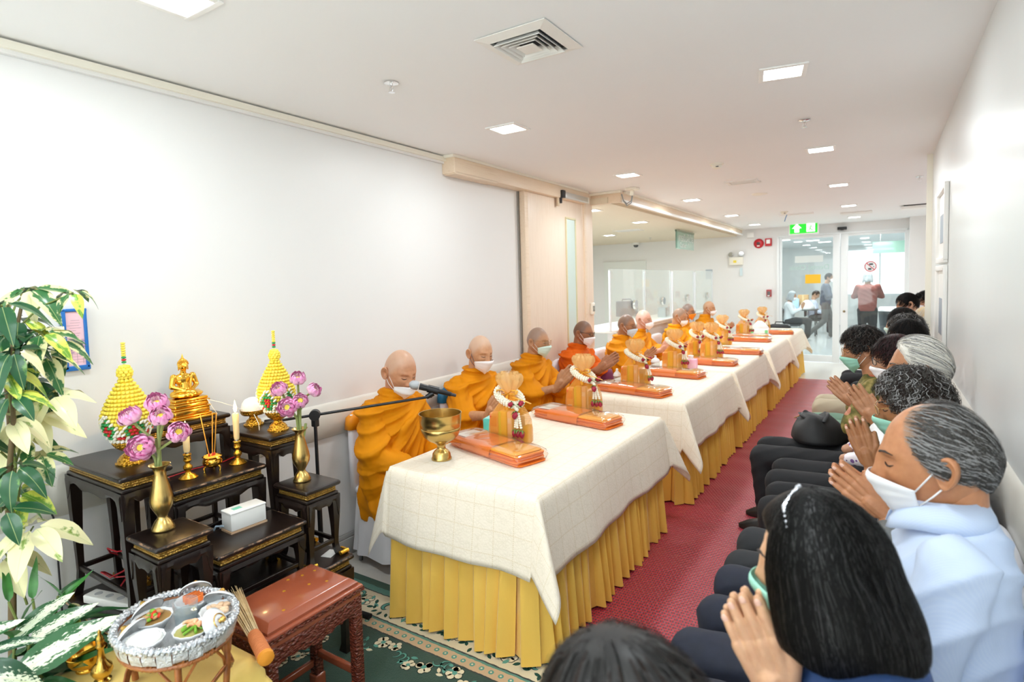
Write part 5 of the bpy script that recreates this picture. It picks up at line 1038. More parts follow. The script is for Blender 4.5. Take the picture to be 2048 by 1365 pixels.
def head_strands(n, M, flow, reg, thick, width, seg=5, step=.014, wig=0.0, seed=0, mats=(0, 1, 2), lift=.004, prob=None, root=None):
    """ribbons of hair lying over the scalp; flow(p)->dir, reg(phi,z)->bool"""
    r = np.random.RandomState(seed); d = r.normal(size=(n * 4, 3)); d /= np.linalg.norm(d, axis=1)[:, None]; P = d * (HA, HB, HC); phi = np.arctan2(P[:, 0] / HA, P[:, 1] / HB); P = P[reg(phi, P[:, 2], r)][:n]; n = len(P)
    off = thick * (.55 + .5 * r.rand(n)); lf = r.rand(n) * lift
    pts = []; ph = r.rand(n) * 6.28
    for s in range(seg + 1):
        zc = np.clip(P[:, 2], -HC * .97, HC); up = P[:, 2] > 0
        nm = np.sqrt((P[:, 0] / HA) ** 2 + (P[:, 1] / HB) ** 2 + np.where(up, (P[:, 2] / HC) ** 2, 0)); k, kf, kb = horiz(zc); kk = np.where(P[:, 1] > 0, kf, kb); tgt = np.where(up, 1.0, kk)
        S = tgt / np.maximum(nm, 1e-6); Q = P * S[:, None]; Q[:, 2] = np.where(up, Q[:, 2], P[:, 2]); N_ = Q / (np.array((HA, HB, HC)) ** 2); N_ /= np.linalg.norm(N_, axis=1)[:, None]
        e = 1 if s else .55; pts.append(Q + N_ * (off * e + lf * math.sin(PI * s / seg))[:, None] * (1 if s < seg else .8)); P = Q
        F = flow(Q, s); F = F - N_ * (F * N_).sum(1)[:, None]; T = np.cross(N_, F)
        if wig: F = F + T * (wig * np.sin(ph + s * 1.25))[:, None]
        F /= np.linalg.norm(F, axis=1)[:, None] + 1e-9; P = Q + F * step * (.8 + .4 * r.rand(n))[:, None]
    pts = np.stack(pts, 1); tg = np.gradient(pts, axis=1); nn = pts / (np.array((HA, HB, HC)) ** 2); w = np.cross(tg, nn); w /= np.linalg.norm(w, axis=2)[:, :, None] + 1e-9
    prof = width * np.interp(np.linspace(0, 1, seg + 1), [0, .3, .8, 1], [.6, 1, .8, .15]); A_ = pts + w * prof[None, :, None]; B_ = pts - w * prof[None, :, None]
    V = np.stack([A_, B_], 2).reshape(-1, 3); L = (seg + 1) * 2; F = []; mm_ = []; pick = r.choice(mats, size=n, p=prob)
    for i in range(n):
        o = i * L
        for s in range(seg): F.append((o + 2 * s, o + 2 * s + 1, o + 2 * s + 3, o + 2 * s + 2)); mm_.append(int(pick[i]))
    return V, F, mm_
def hair_shell(b, M, phi, z, hl, thick, rough, seed, m=0, wid=1.0):
    PH, ZZ = np.meshgrid(phi, z); P = head_pt(PH, ZZ, 1, wid); msk = smooth(ZZ - hl(PH, ZZ), -.006, .016); N_ = P / (np.array((HA, HB, HC)) ** 2); N_ /= np.linalg.norm(N_, axis=2)[:, :, None] + 1e-9
    n = wob(P.reshape(-1, 3), rough[0], seed).reshape(P.shape[:2]) * rough[1] + wob(P.reshape(-1, 3), rough[0] * 2.3, seed + 1).reshape(P.shape[:2]) * rough[1] * .5
    Q = P + N_ * (msk * thick * (1 + n) - .002 * (1 - msk))[:, :, None]; nu = len(phi); f = []
    for i in range(len(z) - 1):
        for j in range(nu):
            k = (j + 1) % nu
            if max(msk[i, j], msk[i, k], msk[i + 1, j], msk[i + 1, k]) > .02: f.append((i * nu + j, i * nu + k, (i + 1) * nu + k, (i + 1) * nu + j))
    b.add(Q.reshape(-1, 3), f, m, M)
hb1, hb2, hb3 = mat('hair_black', '#0b0908', .5), mat('hair_brown_black', '#241a16', .5), mat('hair_soft_black', '#040404', .45)
hg1, hg2, hg3 = mat('hair_grey', '#8d8c8c', .45), mat('hair_dark_grey', '#45423f', .42), mat('hair_silver', '#c3c1bd', .45); hw1, hw2 = mat('hair_white', '#dcd9d0', .45), mat('hair_cream', '#e3cfa8', .5); hr1 = mat('hair_red_black', '#2b1416', .38)
for m_ in (hb1, hb2, hb3, hg1, hg2, hg3, hw1, hw2, hr1):
    t = NT(m_); t.bump(t.noise(260, 2, t.coord('Object', (1, 1, .08))), .5, .004); t.b.inputs['Specular IOR Level'].default_value = .14
FL_DOWN = lambda Q, s: np.stack([Q[:, 0] * 2.2, (Q[:, 1] + .03) * 2.2, -np.abs(Q[:, 2]) - .03], 1)
FL_BACK = lambda Q, s: np.stack([Q[:, 0] * .6, -np.ones(len(Q)) * .12, -.05 * np.ones(len(Q)) + .3 * (Q[:, 1] > .05)], 1)
def make_hair(kind, par, M, hi, wid=1.0, seed=0, mats=None, n=None):
    b = MB(); phi, z = sph_grid(64 if hi else 40, 48 if hi else 30)
    if kind == 'bob':
        ln = -.122; nphi = 72; ph = np.linspace(math.radians(56), math.radians(304), nphi)
        def pt(a, t):
            tz = np.clip(t, 0, 1); zz = HC * np.cos(np.minimum(t / .5, 1) * PI / 2 * .96); q = head_pt(a, zz); N_ = q / (np.array((HA, HB, HC)) ** 2); N_ /= np.linalg.norm(N_, axis=-1)[..., None]; q = q + N_ * (.017 + .001 * np.sin(a * 9))[..., None]
            lo = np.clip((t - .5) / .5, 0, 1); q0 = head_pt(a, np.zeros_like(a)); N0 = q0 * (1, 1, 0); N0 /= np.linalg.norm(N0, axis=-1)[..., None]; end = q0 + N0 * (.016 + .020 * lo - .014 * lo ** 4)[..., None]; end = np.stack([end[..., 0], end[..., 1] - .012 * lo, ln * lo + .008 * np.sin(a * 5)], -1)
            w = (lo > 0)[..., None]; return np.where(w, end, q)
        A, T = np.meshgrid(ph, np.linspace(.01, 1, 40)); P = pt(A, T); b.grid(P, 0, M); b.grid(P * (.93, .93, 1) + (0, 0, .0), 0, M, flip=True)
        r = np.random.RandomState(seed); N = n or 1500; a0 = r.uniform(ph[0], ph[-1], N); t0 = r.rand(N) * .5; S = 9; V = []; F = []; mm_ = []
        pick = r.choice((0, 1, 2), size=N, p=(.55, .25, .2)); la = r.uniform(-.03, .03, N); off = r.uniform(1.002, 1.03, N)
        for s in range(S + 1):
            t = t0 + (1.01 - t0) * s / S; a = a0 + la * s / S + .02 * np.sin(s + a0 * 40); q = pt(a, t) * np.stack([off, off, np.ones(N)], -1); wv = np.stack([q[:, 1], -q[:, 0], np.zeros(N)], 1); wv /= np.linalg.norm(wv, axis=1)[:, None]; wd = .0007 * (1 if s < S else .2); V.append(np.stack([q + wv * wd, q - wv * wd], 1))
        V = np.stack(V, 1).reshape(-1, 3); L = (S + 1) * 2
        for i in range(N):
            for s in range(S): F.append((i * L + 2 * s, i * L + 2 * s + 1, i * L + 2 * s + 3, i * L + 2 * s + 2)); mm_.append(int(pick[i]))
        b.add(V, F, mm_, M)
        hair_shell(b, M, phi, z, lambda p, zz: hairline(p) - .004, .017, (60, .1), seed)
        return b
    rec = par.get('rec', 0.0); thin = par.get('thin', 0); th = par.get('thick', .012)
    hl = lambda p, zz: hairline(p, rec) + (.4 * (par.get('bald', 0) > 0) * smooth(zz, .07, .11) if par.get('bald') else 0)
    if not par.get('noshell'): hair_shell(b, M, phi, z, hl, th * .8, par.get('rough', (90, .12)), seed, 0, wid)
    reg = lambda p, zz, r: (zz > hl(p, zz) - .004 + r.rand(len(zz)) * .012) & (r.rand(len(zz)) > thin * smooth(zz, .035, .08))
    V, F, mm_ = head_strands(n or (1100 if hi else 420), M, FL_BACK if par.get('flow') == 'back' else FL_DOWN, reg, th, par.get('w', .0016), par.get('seg', 5), par.get('step', .013), par.get('wig', 0), seed, (0, 1, 2), par.get('lift', .005), par.get('prob', (.5, .3, .2)))
    V[:, 0] *= wid; b.add(V, F, mm_, M)
    if kind == 'bun': b.sphere((0, -.115, .055), (.035, .033, .033), 0, 14, 9, M); V2, F2, m2 = head_strands(120, M, FL_DOWN, lambda p, zz, r: zz > -1, .01, .0016, 4, .02, .6, 5); b.add(V2 * .34 + np.array((0, -.115, .055)), F2, m2, M)
    return b
# ---- masks, glasses
def make_mask(M, hi, kind, drop=0):
    nu, nv = (25, 17) if hi else (15, 9); P = np.zeros((nv, nu, 3)); um = 1.14 if kind == 'pleat' else 1.02
    for i in range(nv):
        v = i / (nv - 1)
        for j in range(nu):
            u = -1 + 2 * j / (nu - 1); ph = u * um; zt = -.021 + drop - .022 * abs(u) ** 1.6; zb = -.124 + .040 * abs(u) ** 1.5
            zz = zt + (zb - zt) * v; zc = max(zz, -.112); k, kf, kb = horiz(np.array(zc)); x = HA * k * math.sin(ph); c = math.cos(ph); y = HB * max(kf, .80) * c
            q = math.exp(-(x / .03) ** 2); o = .0075 + q * (.022 * math.exp(-((zz + .034) / .030) ** 2) + .010 * math.exp(-((zz + .085) / .025) ** 2)); o *= 1 if kind == 'pleat' else 1.0
            if kind == 'boat': o += .016 * math.exp(-(x / .045) ** 2) * math.exp(-((v - .5) / .3) ** 2); x *= 1.0
            if kind == 'pleat': o += .0028 * abs(math.sin(v * PI * 3.5)) * (1 - abs(u) ** 3)
            if v > .86: o -= .02 * (v - .86) / .14 * (1 - abs(u)) ** .5
            d = np.array((x, y)); dn = np.array((x / HA ** 2, y / HB ** 2)); dn /= np.linalg.norm(dn); e = d + dn * (o + .004); P[i, j] = (e[0], e[1], zz - (.006 if v > .9 else 0))
    b = MB().grid(P, 0, M); los = []
    for s in (1, -1):
        lo = MB(); los.append(lo)
        for v_, ez, ey in ((.12, .022, -.016), (.88, -.028, -.012)):
            p0 = P[int(v_ * (nv - 1)), nu - 1 if s > 0 else 0]; p2 = np.array((s * HA * 1.03, ey, ez)); mid = (p0 + p2) / 2; mid[0] = s * (max(abs(mid[0]), HA * .99) + .001)
            lo.tube([tuple(p0), tuple(mid), tuple(p2), (s * HA * 1.02, ey - .014, ez * .7)], .0017 if hi else .002, 5, 0, M)
    return b, los
def make_glasses(M, style):
    b, les = MB(), []; w, h, rr = {'rect': (.024, .0155, 4), 'round': (.023, .019, 2.4)}[style[0]]; y0 = .112; th = style[1]
    for s in (1, -1):
        c = (s * .0335, y0, .003); P = [(c[0] + math.copysign(abs(math.cos(a)) ** (2 / rr), math.cos(a)) * w, y0 - .35 * (abs(c[0] + math.cos(a) * w) - .01) ** 2 / .06, c[2] + math.copysign(abs(math.sin(a)) ** (2 / rr), math.sin(a)) * h) for a in np.linspace(0, 2 * PI, 25)]
        b.tube(P, th, 6, 0, M, caps=False); les.append(MB().add(P[:-1], [tuple(range(24))], 0, M)); b.tube([(s * (.0335 + w), y0 - .014, .008), (s * .068, y0 - .03, .011), (s * .077, .03, .014), (s * .079, -.012, .016), (s * .078, -.03, .0)], th, 6, 0, M)
    b.tube([(.0105, y0, .006), (0, y0 + .002, .009), (-.0105, y0, .006)], th, 6, 0, M); return b, les
lensm = clear('lens', '#f2f5f4', .03, .03); mk_c = {'white': mat('mask_white', '#f3f3f5', .75), 'green': mat('mask_green', '#9fdcc8', .7), 'mint': mat('mask_mint', '#d3eee4', .7), 'blue': mat('mask_blue', '#cfe2f2', .7), 'orange': mat('mask_orange', '#f0921e', .7)}; loopm = mat('mask_loop', '#f6f6f6', .6); loopd = mat('mask_loop_dark', '#4a5560', .6)
gl_c = {'black': mat('frame_black', '#18181a', .3), 'gold': mat('frame_gold', '#cba36a', .25, .9), 'silver': mat('frame_silver', '#c9cdd2', .25, .9)}
# ---- cloth bodies
def ell(cx, cy, z, rx, ry, n=28, e=2.2): return [(cx + rx * abs(math.cos(a)) ** (2 / e) * math.copysign(1, math.cos(a)), cy + ry * abs(math.sin(a)) ** (2 / e) * math.copysign(1, math.sin(a)), z) for a in [2 * PI * k / n for k in range(n)]]
def cloth_obj(name, b, m, parent, vox, fold, M=None, it=2):
    V, F, N_ = remesh(b, vox, it); V = V + N_ * fold(V, N_)[:, None]; return obj(name, MB().add(V, F, 0, M), m, parent, angle=180)
def ridge(x, p=1.6): return (1 - np.abs(np.sin(x))) ** p
def robe_fold(hz, seed, amp=1.0):
    def f(V, N_):
        r = np.random.RandomState(seed); Lp = np.array((-.17 + r.uniform(-.03, .03), .05, hz - .17)); v = V - Lp; ang = np.arctan2(v[:, 2], (v[:, 0] + .55 * v[:, 1])); d = np.linalg.norm(v, axis=1); w = wob(V, 5, seed)
        a = .020 * ridge(ang * 9 + w * 1.0 + seed, 1.9) * smooth(d, .05, .28) + .015 * ridge(ang * 17 + w * 1.9 + seed * 2, 1.6) * smooth(d, .10, .3) + .0035 * ridge(ang * 31 + w * 3, 1.2) * smooth(d, .16, .35)
        neck = smooth(V[:, 2], hz - .2, hz - .14); b_ = .012 * ridge((V[:, 2] - hz) * 95 + np.arctan2(V[:, 1], V[:, 0]) * 1.2 + w) * neck
        lowr = smooth(-V[:, 2], -.62, -.45); c_ = .018 * ridge(np.arctan2(V[:, 1], V[:, 0]) * 6 + V[:, 2] * 5 + w) * lowr + .012 * ridge(V[:, 0] * 22 + V[:, 1] * 17 + V[:, 2] * 9 + w * 2) * lowr
        return (a * (1 - neck) * (1 - .6 * lowr) + b_ + c_) * amp - .006 + .004 * w
    return f
def plain_fold(seed, amp=.006, k=1.0):
    def f(V, N_):
        w = wob(V, 7, seed); return amp * (wob(V * (1, 1, .45), 26 * k, seed + 1) * .5 + ridge(V[:, 0] * 20 + V[:, 2] * 28 + V[:, 1] * 15 + w * 2.2) * .9 + .5 * w) - amp * .5
    return f
def person(label, head, hz, rz=0, yaw=0, pitch=0, roll=0, tone='#c58f68', stub=None, hi=1, hs=1.0, nose=1.0, wid=1.0, rec=0.0, hair=None, mask=None, loops='w', glasses=None, hands=None, robe=None, shirt=None, trousers=None, seed=0, group=None, sleeves='long', lean=.05, sw=.175, vox=.011, brows=True, collar=None, bodyz=None, stand=False, extra=None, armspread=.23, knees=None, shirt_amp=.006, girth=1.0):
    hx, hy = head; R = Matrix.Rotation(rz, 4, 'Z'); root = v3((hx, hy, 0)) - R @ v3((0, lean, 0)); inv = (Matrix.Translation(root) @ R).inverted()
    bz = (bodyz if bodyz else hz); Mh = Matrix.Translation((0, lean, hz)) @ Matrix.Rotation(yaw, 4, 'Z') @ Matrix.Rotation(-pitch, 4, 'X') @ Matrix.Rotation(roll, 4, 'Y') @ Matrix.Scale(hs, 4)
    b = MB(); head_mesh(b, Mh, hi, nose, wid, rec, .03 if robe else .012, not (hair and hair['kind'] == 'bob')); nb = Mh @ v3((0, -.022, -.05)); b.cone(tuple(nb), .056 * hs, (0, lean * .4 - .03, bz - .20), .060, 20); b.cone((0, lean * .3 - .03, bz - .27), .075, (0, -.03, bz - .45), .08, 16)
    elb = [v3((s * armspread, .07, bz - .47)) for s in (1, -1)]; wr = [v3((s * .10, .28, bz - .53)) for s in (1, -1)]
    if hands and hands != 'lap':
        W, T = inv @ v3(hands[0]), inv @ v3(hands[1]); z_ = (T - W).normalized(); y_ = (v3((0, -1, .2)) - z_ * v3((0, -1, .2)).dot(z_)).normalized(); x_ = y_.cross(z_); spin = hands[2] if len(hands) > 2 else 0
        Mw = Matrix((x_, y_, z_)).transposed().to_4x4(); Mw.translation = W; Mw = Mw @ Matrix.Rotation(spin, 4, 'Z'); sc_ = (T - W).length / .17; V, F, NV, NF = hand_pair(.0024 if hi == 2 else .0036)
        for sgn in (1, -1):
            S = Matrix.Diagonal((sgn * sc_, sc_, sc_, 1)); b.add(V, [q if sgn > 0 else q[::-1] for q in F], 0, Mw @ S)
            if hi == 2: b.add(NV, [q if sgn > 0 else q[::-1] for q in NF], 1, Mw @ S)
        wr = [Mw @ v3((.02 * q * sc_, 0, -.03)) for q in ((1, -1) if x_.x > 0 else (-1, 1))]
        elb = [v3((s * armspread, .10 + .3 * max(0, W.y - .3), min(bz - .42, W.z - .06))) for s in (1, -1)]
    for e, w in zip(elb, wr): b.cone(tuple(e), .042, tuple(w), .027, 14)
    body = obj('person', b, [skin(tone, stub or tone), nailm], None, None, 180, attr='scalp'); body.location = root; body.rotation_euler = (0, 0, rz); tag(body, label, 'person', group)
    lb = MB()
    for s in (1, -1): lb.tube(on_face([(s * .0185, .001), (s * .024, -.0025), (s * .031, -.0045), (s * .038, -.0035), (s * .0445, .0)], .0012), [.0008, .0016, .0019, .0017, .0008], 5, 0, Mh)
    obj('eyelids', lb, lashm, body, angle=180)
    if brows:
        bb = MB()
        for s in (1, -1): bb.tube(on_face([(s * .014, .0215), (s * .024, .026), (s * .036, .0275), (s * .048, .022)], .001), [.0028, .0045, .004, .0014], 6, 0, Mh, flat=.5)
        obj('eyebrows', bb, browg if brows == 'grey' else browm, body, angle=180)
    if hair:
        hm = hair.get('mats', (hb1, hb2, hb3)); o = obj('hair', make_hair(hair['kind'], hair, Mh, hi, wid, seed, None, hair.get('n')), list(hm), body, angle=180, kind=None)
    if mask:
        mb_, los = make_mask(Mh, hi, *mask[1:]); mo = obj('face_mask', mb_, mk_c[mask[0]], body, angle=180); s_ = mo.modifiers.new('t', 'SOLIDIFY'); s_.thickness = .0012; s_.offset = 1
        [obj('ear_loop', lo, loopm if loops == 'w' else loopd, mo, angle=180) for lo in los]
    if glasses:
        gb, les = make_glasses(Mh, glasses[:2]); go = obj('eyeglasses', gb, gl_c[glasses[2]], body, angle=180); [obj('lens', le, lensm, go) for le in les]
    sh = [v3((s * sw, -.01, bz - .215)) for s in (1, -1)]; g = girth
    if robe:
        rb = MB(); dz = bz - 1.165; rb.loft([ell(0, -.02, .42, .215, .19), ell(0, -.02, .55, .205, .175), ell(0, -.02, .70 + dz * .6, .195, .155), ell(0, -.015, .84 + dz, .215, .145), ell(0, -.02, .925 + dz, .205, .125), ell(0, -.022, .975 + dz, .165, .105), ell(0, -.02, 1.01 + dz, .105, .088), ell(0, -.014, 1.04 + dz, .08, .078), ell(0, -.01, 1.06 + dz, .068, .07)])
        for s, e, w in zip((1, -1), elb, wr):
            rb.cone((s * .165, -.02, .935 + dz), .075, tuple(e), .088, 14); f_ = .78 if (s < 0 or not hands or hands == 'lap') else .22; q = e + (w - e) * f_; rb.cone(tuple(e), .08, tuple(q), .058, 14); rb.cone(tuple(e + v3((0, -.02, -.02))), .085, tuple(e + v3((-s * .05, -.02, -.2))), .09, 12)
            rb.cone((s * .10, .02, .48), .125, (s * .13, .40, .47), .10, 14); rb.cone((s * .13, .41, .45), .095, (s * .13, .38, .10), .085, 12); rb.sphere((s * .14, .06, .40), (.115, .24, .17))
        n_ = 18
        for k in range(n_):
            a, c = 2 * PI * k / n_, 2 * PI * (k + 1) / n_; rb.cone((.078 * math.cos(a), -.012 + .078 * math.sin(a), 1.035 + dz + .012 * math.sin(a + 2)), .019, (.078 * math.cos(c), -.012 + .078 * math.sin(c), 1.035 + dz + .012 * math.sin(c + 2)), .019, 10)
        rb.cone((-.14, .07, .96 + dz), .04, (.06, .13, .80 + dz), .035, 10); rb.cone((.06, .13, .80 + dz), .035, (.17, .10, .62), .045, 10)
        cloth_obj('robe', rb, robe, body, vox, robe_fold(bz, seed, 1.15), it=1)
    hipz = .50 if not stand else bz - .70; topz = bz - .165
    if shirt:
        sb = MB(); L = topz - hipz; sb.loft([ell(0, -.03, hipz - .03, .17 * g, .13 * g), ell(0, -.02, hipz + L * .25, .175 * g, .135 * g), ell(0, -.01, hipz + L * .55, .18 * g, .13 * g), ell(0, -.015, topz - .09, .19 * g, .12), ell(0, -.02, topz - .035, .155, .095), ell(0, -.02, topz, .09, .08), ell(0, -.012, topz + .02, .07, .07)])
        for s, e, w, h in zip((1, -1), elb, wr, sh):
            sb.cone(tuple(h), .072, tuple(e), .058 if sleeves == 'long' else .062, 14)
            if sleeves == 'long': q = e + (w - e) * .86; sb.cone(tuple(e), .055, tuple(q), .042, 14)
        cloth_obj('shirt', sb, shirt, body, vox, plain_fold(seed, shirt_amp), it=3)
    if collar:
        P = []
        for i, (rr, zz) in enumerate(((.068, .060), (.073, .066), (.091, .030), (.097, .008))): P.append([(rr * 1.02 * math.sin(a), .002 + rr * (1.0 * math.cos(a)) + .012 * max(0, math.cos(a)) * (i > 1), topz + zz - .018 - (.035 * max(0, math.cos(a)) ** 3 if i > 1 else .012 * max(0, math.cos(a)))) for a in np.linspace(.22, 2 * PI - .22, 33)])
        co = obj('collar', MB().grid(P, flip=True), collar, body, angle=180); s_ = co.modifiers.new('t', 'SOLIDIFY'); s_.thickness = .004
    if trousers:
        tb = MB(); kn = knees or [v3((s * .12, .60, .50)) for s in (1, -1)]
        if stand: legs = [((s * .09, -.02, hipz + .0), (s * .1, .02 + (knees[i][1] if knees else 0), .48), (s * .1, -.02 + (knees[i][0] if knees else 0), .07)) for i, s in enumerate((1, -1))]
        else: legs = [((s * .09, -.02, .49), tuple(kn[i]), (kn[i][0], kn[i][1] - .03, .09)) for i, s in enumerate((1, -1))]
        for h, k_, a_ in legs: tb.cone(h, .105, k_, .077, 16).cone(k_, .077, a_, .06, 16)
        tb.sphere((0, -.03, hipz - .0), (.175, .12, .12)); cloth_obj('trousers', tb, trousers, body, vox * 1.2, plain_fold(seed + 3, .005), it=3)
        if hi:
            for h, k_, a_ in legs: obj('shoe', MB().loft([ell(a_[0], a_[1] + .05 + .0, .0, .043, .125), ell(a_[0], a_[1] + .05, .03, .045, .128), ell(a_[0], a_[1] + .03, .065, .038, .09), ell(a_[0], a_[1], .09, .035, .045)]), mat('shoe_black', '#1a1817', .4), body)
    if extra: extra(body, Mh, topz)
    return body
MR = math.radians; FX = -PI / 2
robeA, t = newmat('saffron_robe', .72); t.b.inputs['Specular IOR Level'].default_value = .2; t.col(t.mix(t.noise(6, 3, t.coord()), '#dc8c00', '#d28200')); t.bump(t.noise(240, 2, t.coord()), .12, .002)
robeB, t = newmat('orange_robe', .72); t.b.inputs['Specular IOR Level'].default_value = .2; t.col(t.mix(t.noise(6, 3, t.coord()), '#d96204', '#cc5702')); t.bump(t.noise(240, 2, t.coord()), .12, .002)
robeC, t = newmat('amber_robe', .72); t.b.inputs['Specular IOR Level'].default_value = .2; t.col(t.mix(t.noise(6, 3, t.coord()), '#e89a08', '#de9004')); t.bump(t.noise(240, 2, t.coord()), .12, .002)
G_ = 'monks seated along the tables'
st1, st2, st3 = '#bfa08c', '#8d7a70', '#7a6a60'
person('elderly bald monk looking down behind the microphone in a saffron robe', (-2.44, 2.50), 1.147, FX - MR(6), MR(-4), MR(20), tone='#cf9772', stub='#caa58d', hi=2, hs=1.13, mask=('white', 'boat', -.012), robe=robeA, seed=1, group=G_, brows=False, vox=.0075, wid=1.05)
person('bald monk with closed eyes and joined hands beside the mint tissue box', (-2.47, 3.36), 1.16, FX - MR(14), MR(-4), MR(13), tone='#cf9c74', stub='#cdb09a', hi=2, hs=1.08, mask=('white', 'pleat'), loops='d', robe=robeA, hands=((-2.19, 3.09, .80), (-2.07, 3.07, .94)), seed=2, group=G_, brows=False, vox=.0075)
person('monk in thin gold glasses and pale mint mask before the wooden door', (-2.48, 4.21), 1.158, FX - MR(2), MR(3), MR(5), tone='#c08f68', stub=st2, hi=1, hs=1.02, mask=('mint', 'pleat'), robe=robeA, hands=((-2.19, 4.06, .83), (-2.06, 4.07, .98)), glasses=('round', .0011, 'gold'), seed=3, group=G_, brows=False, vox=.009, wid=1.06)
person('monk in black rectangular glasses wearing a deeper orange robe', (-2.46, 5.05), 1.16, FX - MR(2), MR(6), MR(8), tone='#a97350', stub='#5c4a40', hi=1, mask=('white', 'pleat'), robe=robeB, hands=((-2.15, 4.80, .87), (-2.0, 4.85, .99)), glasses=('rect', .002, 'black'), seed=4, group=G_, brows=False, vox=.010)
person('monk in thin wire glasses with a pale blue mask', (-2.38, 5.98), 1.165, FX, MR(0), MR(6), tone='#b3805a', stub='#6f6058', hi=1, hs=1.02, mask=('blue', 'pleat'), robe=robeA, hands=((-2.12, 5.86, .82), (-2.0, 5.87, .94)), glasses=('rect', .0012, 'black'), seed=5, group=G_, brows=False, vox=.011)
person('pink headed older monk seated close behind the monk in the blue mask', (-2.52, 6.9), 1.165, FX, MR(0), MR(3), tone='#d9a48c', stub='#dcb9ab', hi=1, hs=1.02, mask=('white', 'boat'), robe=robeA, hands=((-2.2, 6.7, .84), (-2.08, 6.7, .96)), seed=6, group=G_, brows=False, vox=.012)
person('young monk bowing his head with hands raised in a white boat mask', (-2.36, 7.88), 1.147, FX, MR(4), MR(16), tone='#c8946c', stub='#8b7768', hi=1, mask=('white', 'boat'), robe=robeC, hands=((-2.06, 7.55, .88), (-1.97, 7.55, 1.0)), seed=7, group=G_, brows=False, vox=.013)
person('monk in an orange mask half hidden behind the bowing young monk', (-2.52, 8.85), 1.163, FX, MR(0), MR(6), tone='#bd8a66', stub='#6b6664', hi=1, mask=('orange', 'pleat'), robe=robeC, hands=((-2.15, 8.4, .90), (-2.03, 8.35, 1.02)), glasses=('rect', .0012, 'black'), seed=8, group=G_, brows=False, vox=.013)
person('last monk at the far table end with a shiny bald head', (-2.49, 10.0), 1.156, FX, MR(-2), MR(8), tone='#cc9870', stub='#c39a7c', hi=1, hs=1.02, mask=('white', 'boat'), robe=robeA, hands=((-2.05, 9.35, .86), (-1.93, 9.3, .96)), seed=9, group=G_, brows=False, vox=.013)
# ---- audience
FA = PI / 2; GA = 'seated audience along the wall'
navy = mat('navy_cloth', '#171c2c', .75, var=(30, '#1b2134')); blk = mat('black_cloth', '#15161a', .8); gryt = mat('dark_grey_trousers', '#24262a', .8); greysuit = mat('grey_suit', '#6d6e6e', .8, var=(140, '#7b7c7b')); beige = mat('beige_trousers', '#b8ac94', .8); greent = mat('green_trousers', '#6f8f7c', .8)
bl, t = newmat('blue_stripe_shirt', .7); X, Y, Z = t.xyz(t.coord()); t.col(t.mix(t.math('GREATER_THAN', t.math('SINE', t.math('MULTIPLY', t.math('ADD', X, t.math('MULTIPLY', Z, .25)), 2 * PI / .0042)), .2), '#c3d3ee', '#c7d6ef'))
flo, t = newmat('floral_blouse', .7); vo = t.n('ShaderNodeTexVoronoi'); vo.inputs['Scale'].default_value = 11; t.l(t.coord(), vo.inputs[0]); n1 = t.noise(22, 3, t.coord()); t.col(t.mix(t.math('LESS_THAN', vo.outputs[0], .30), t.ramp(n1, [(.38, '#4a4a1e'), (.5, '#6d6528'), (.62, '#94834a')]), t.ramp(n1, [(.4, '#a8583c'), (.6, '#d09a80')])))
dots_, t = newmat('lilac_print_blouse', .7); vo = t.n('ShaderNodeTexVoronoi'); vo.inputs['Scale'].default_value = 30; t.l(t.coord(), vo.inputs[0]); t.col(t.mix(t.math('LESS_THAN', vo.outputs[0], .33), '#eee6ec', '#7d5b96'))
denim = mat('denim_blue', '#2f4f86', .75, var=(25, '#274477')); purple = mat('purple_shirt', '#6c5aa0', .75); whs = mat('white_shirt', '#e8e8ea', .7); brn = mat('brown_shirt', '#8a4a32', .75); pinks = mat('pale_shirt', '#d9c9c0', .75)
def headband(body, Mh, topz):
    b = MB(); P = [tuple(np.array(head_pt(np.array(a), np.array(z))) * 1.17) for a, z in ((1.5, .02), (1.45, .05), (1.35, .075), (1.1, .098), (0.3, .1165), (-1.1, .098), (-1.35, .075), (-1.5, .02))]
    b.tube(P, .004, 6, 0, Mh); obj('hair_band', b, mat('silver_band', '#cfd2da', .3, .6), body)
    bb = MB()
    for i in range(30):
        q = i / 29 * (len(P) - 1); k = min(int(q), len(P) - 2); p = np.array(P[k]) * (1 - q + k) + np.array(P[k + 1]) * (q - k); bb.sphere(tuple(p * 1.015), .0035, 0, 6, 4, Mh)
    obj('band_beads', bb, MATS['silver_band'], body, kind='stuff')
person('blurred dark haired person nearest the camera, only the crown showing', (-.235, .60), 1.112, FA, 0, MR(25), hair=dict(kind='short', thick=.02, mats=(mat('hair_soft_grey', '#161414', .5), hb2, hb1), n=1600, w=.0012), shirt=whs, trousers=navy, hi=1, seed=31, group=GA, mask=('white', 'pleat'), hands='lap')
person('woman with a black bob and beaded hair band raising joined hands', (-.08, 1.07), 1.155, FA, MR(-13), MR(10), tone='#d9ac88', hi=2, hs=1.0, hair=dict(kind='bob', mats=(hb3, hb1, mat('hair_sheen_black', '#0a090a', .42)), n=5200), mask=('green', 'pleat'), shirt=denim, trousers=navy, hands=((-.135, 1.04, .935), (-.215, 1.03, 1.10)), seed=32, group=GA, extra=headband, vox=.010, armspread=.2, bodyz=1.185)
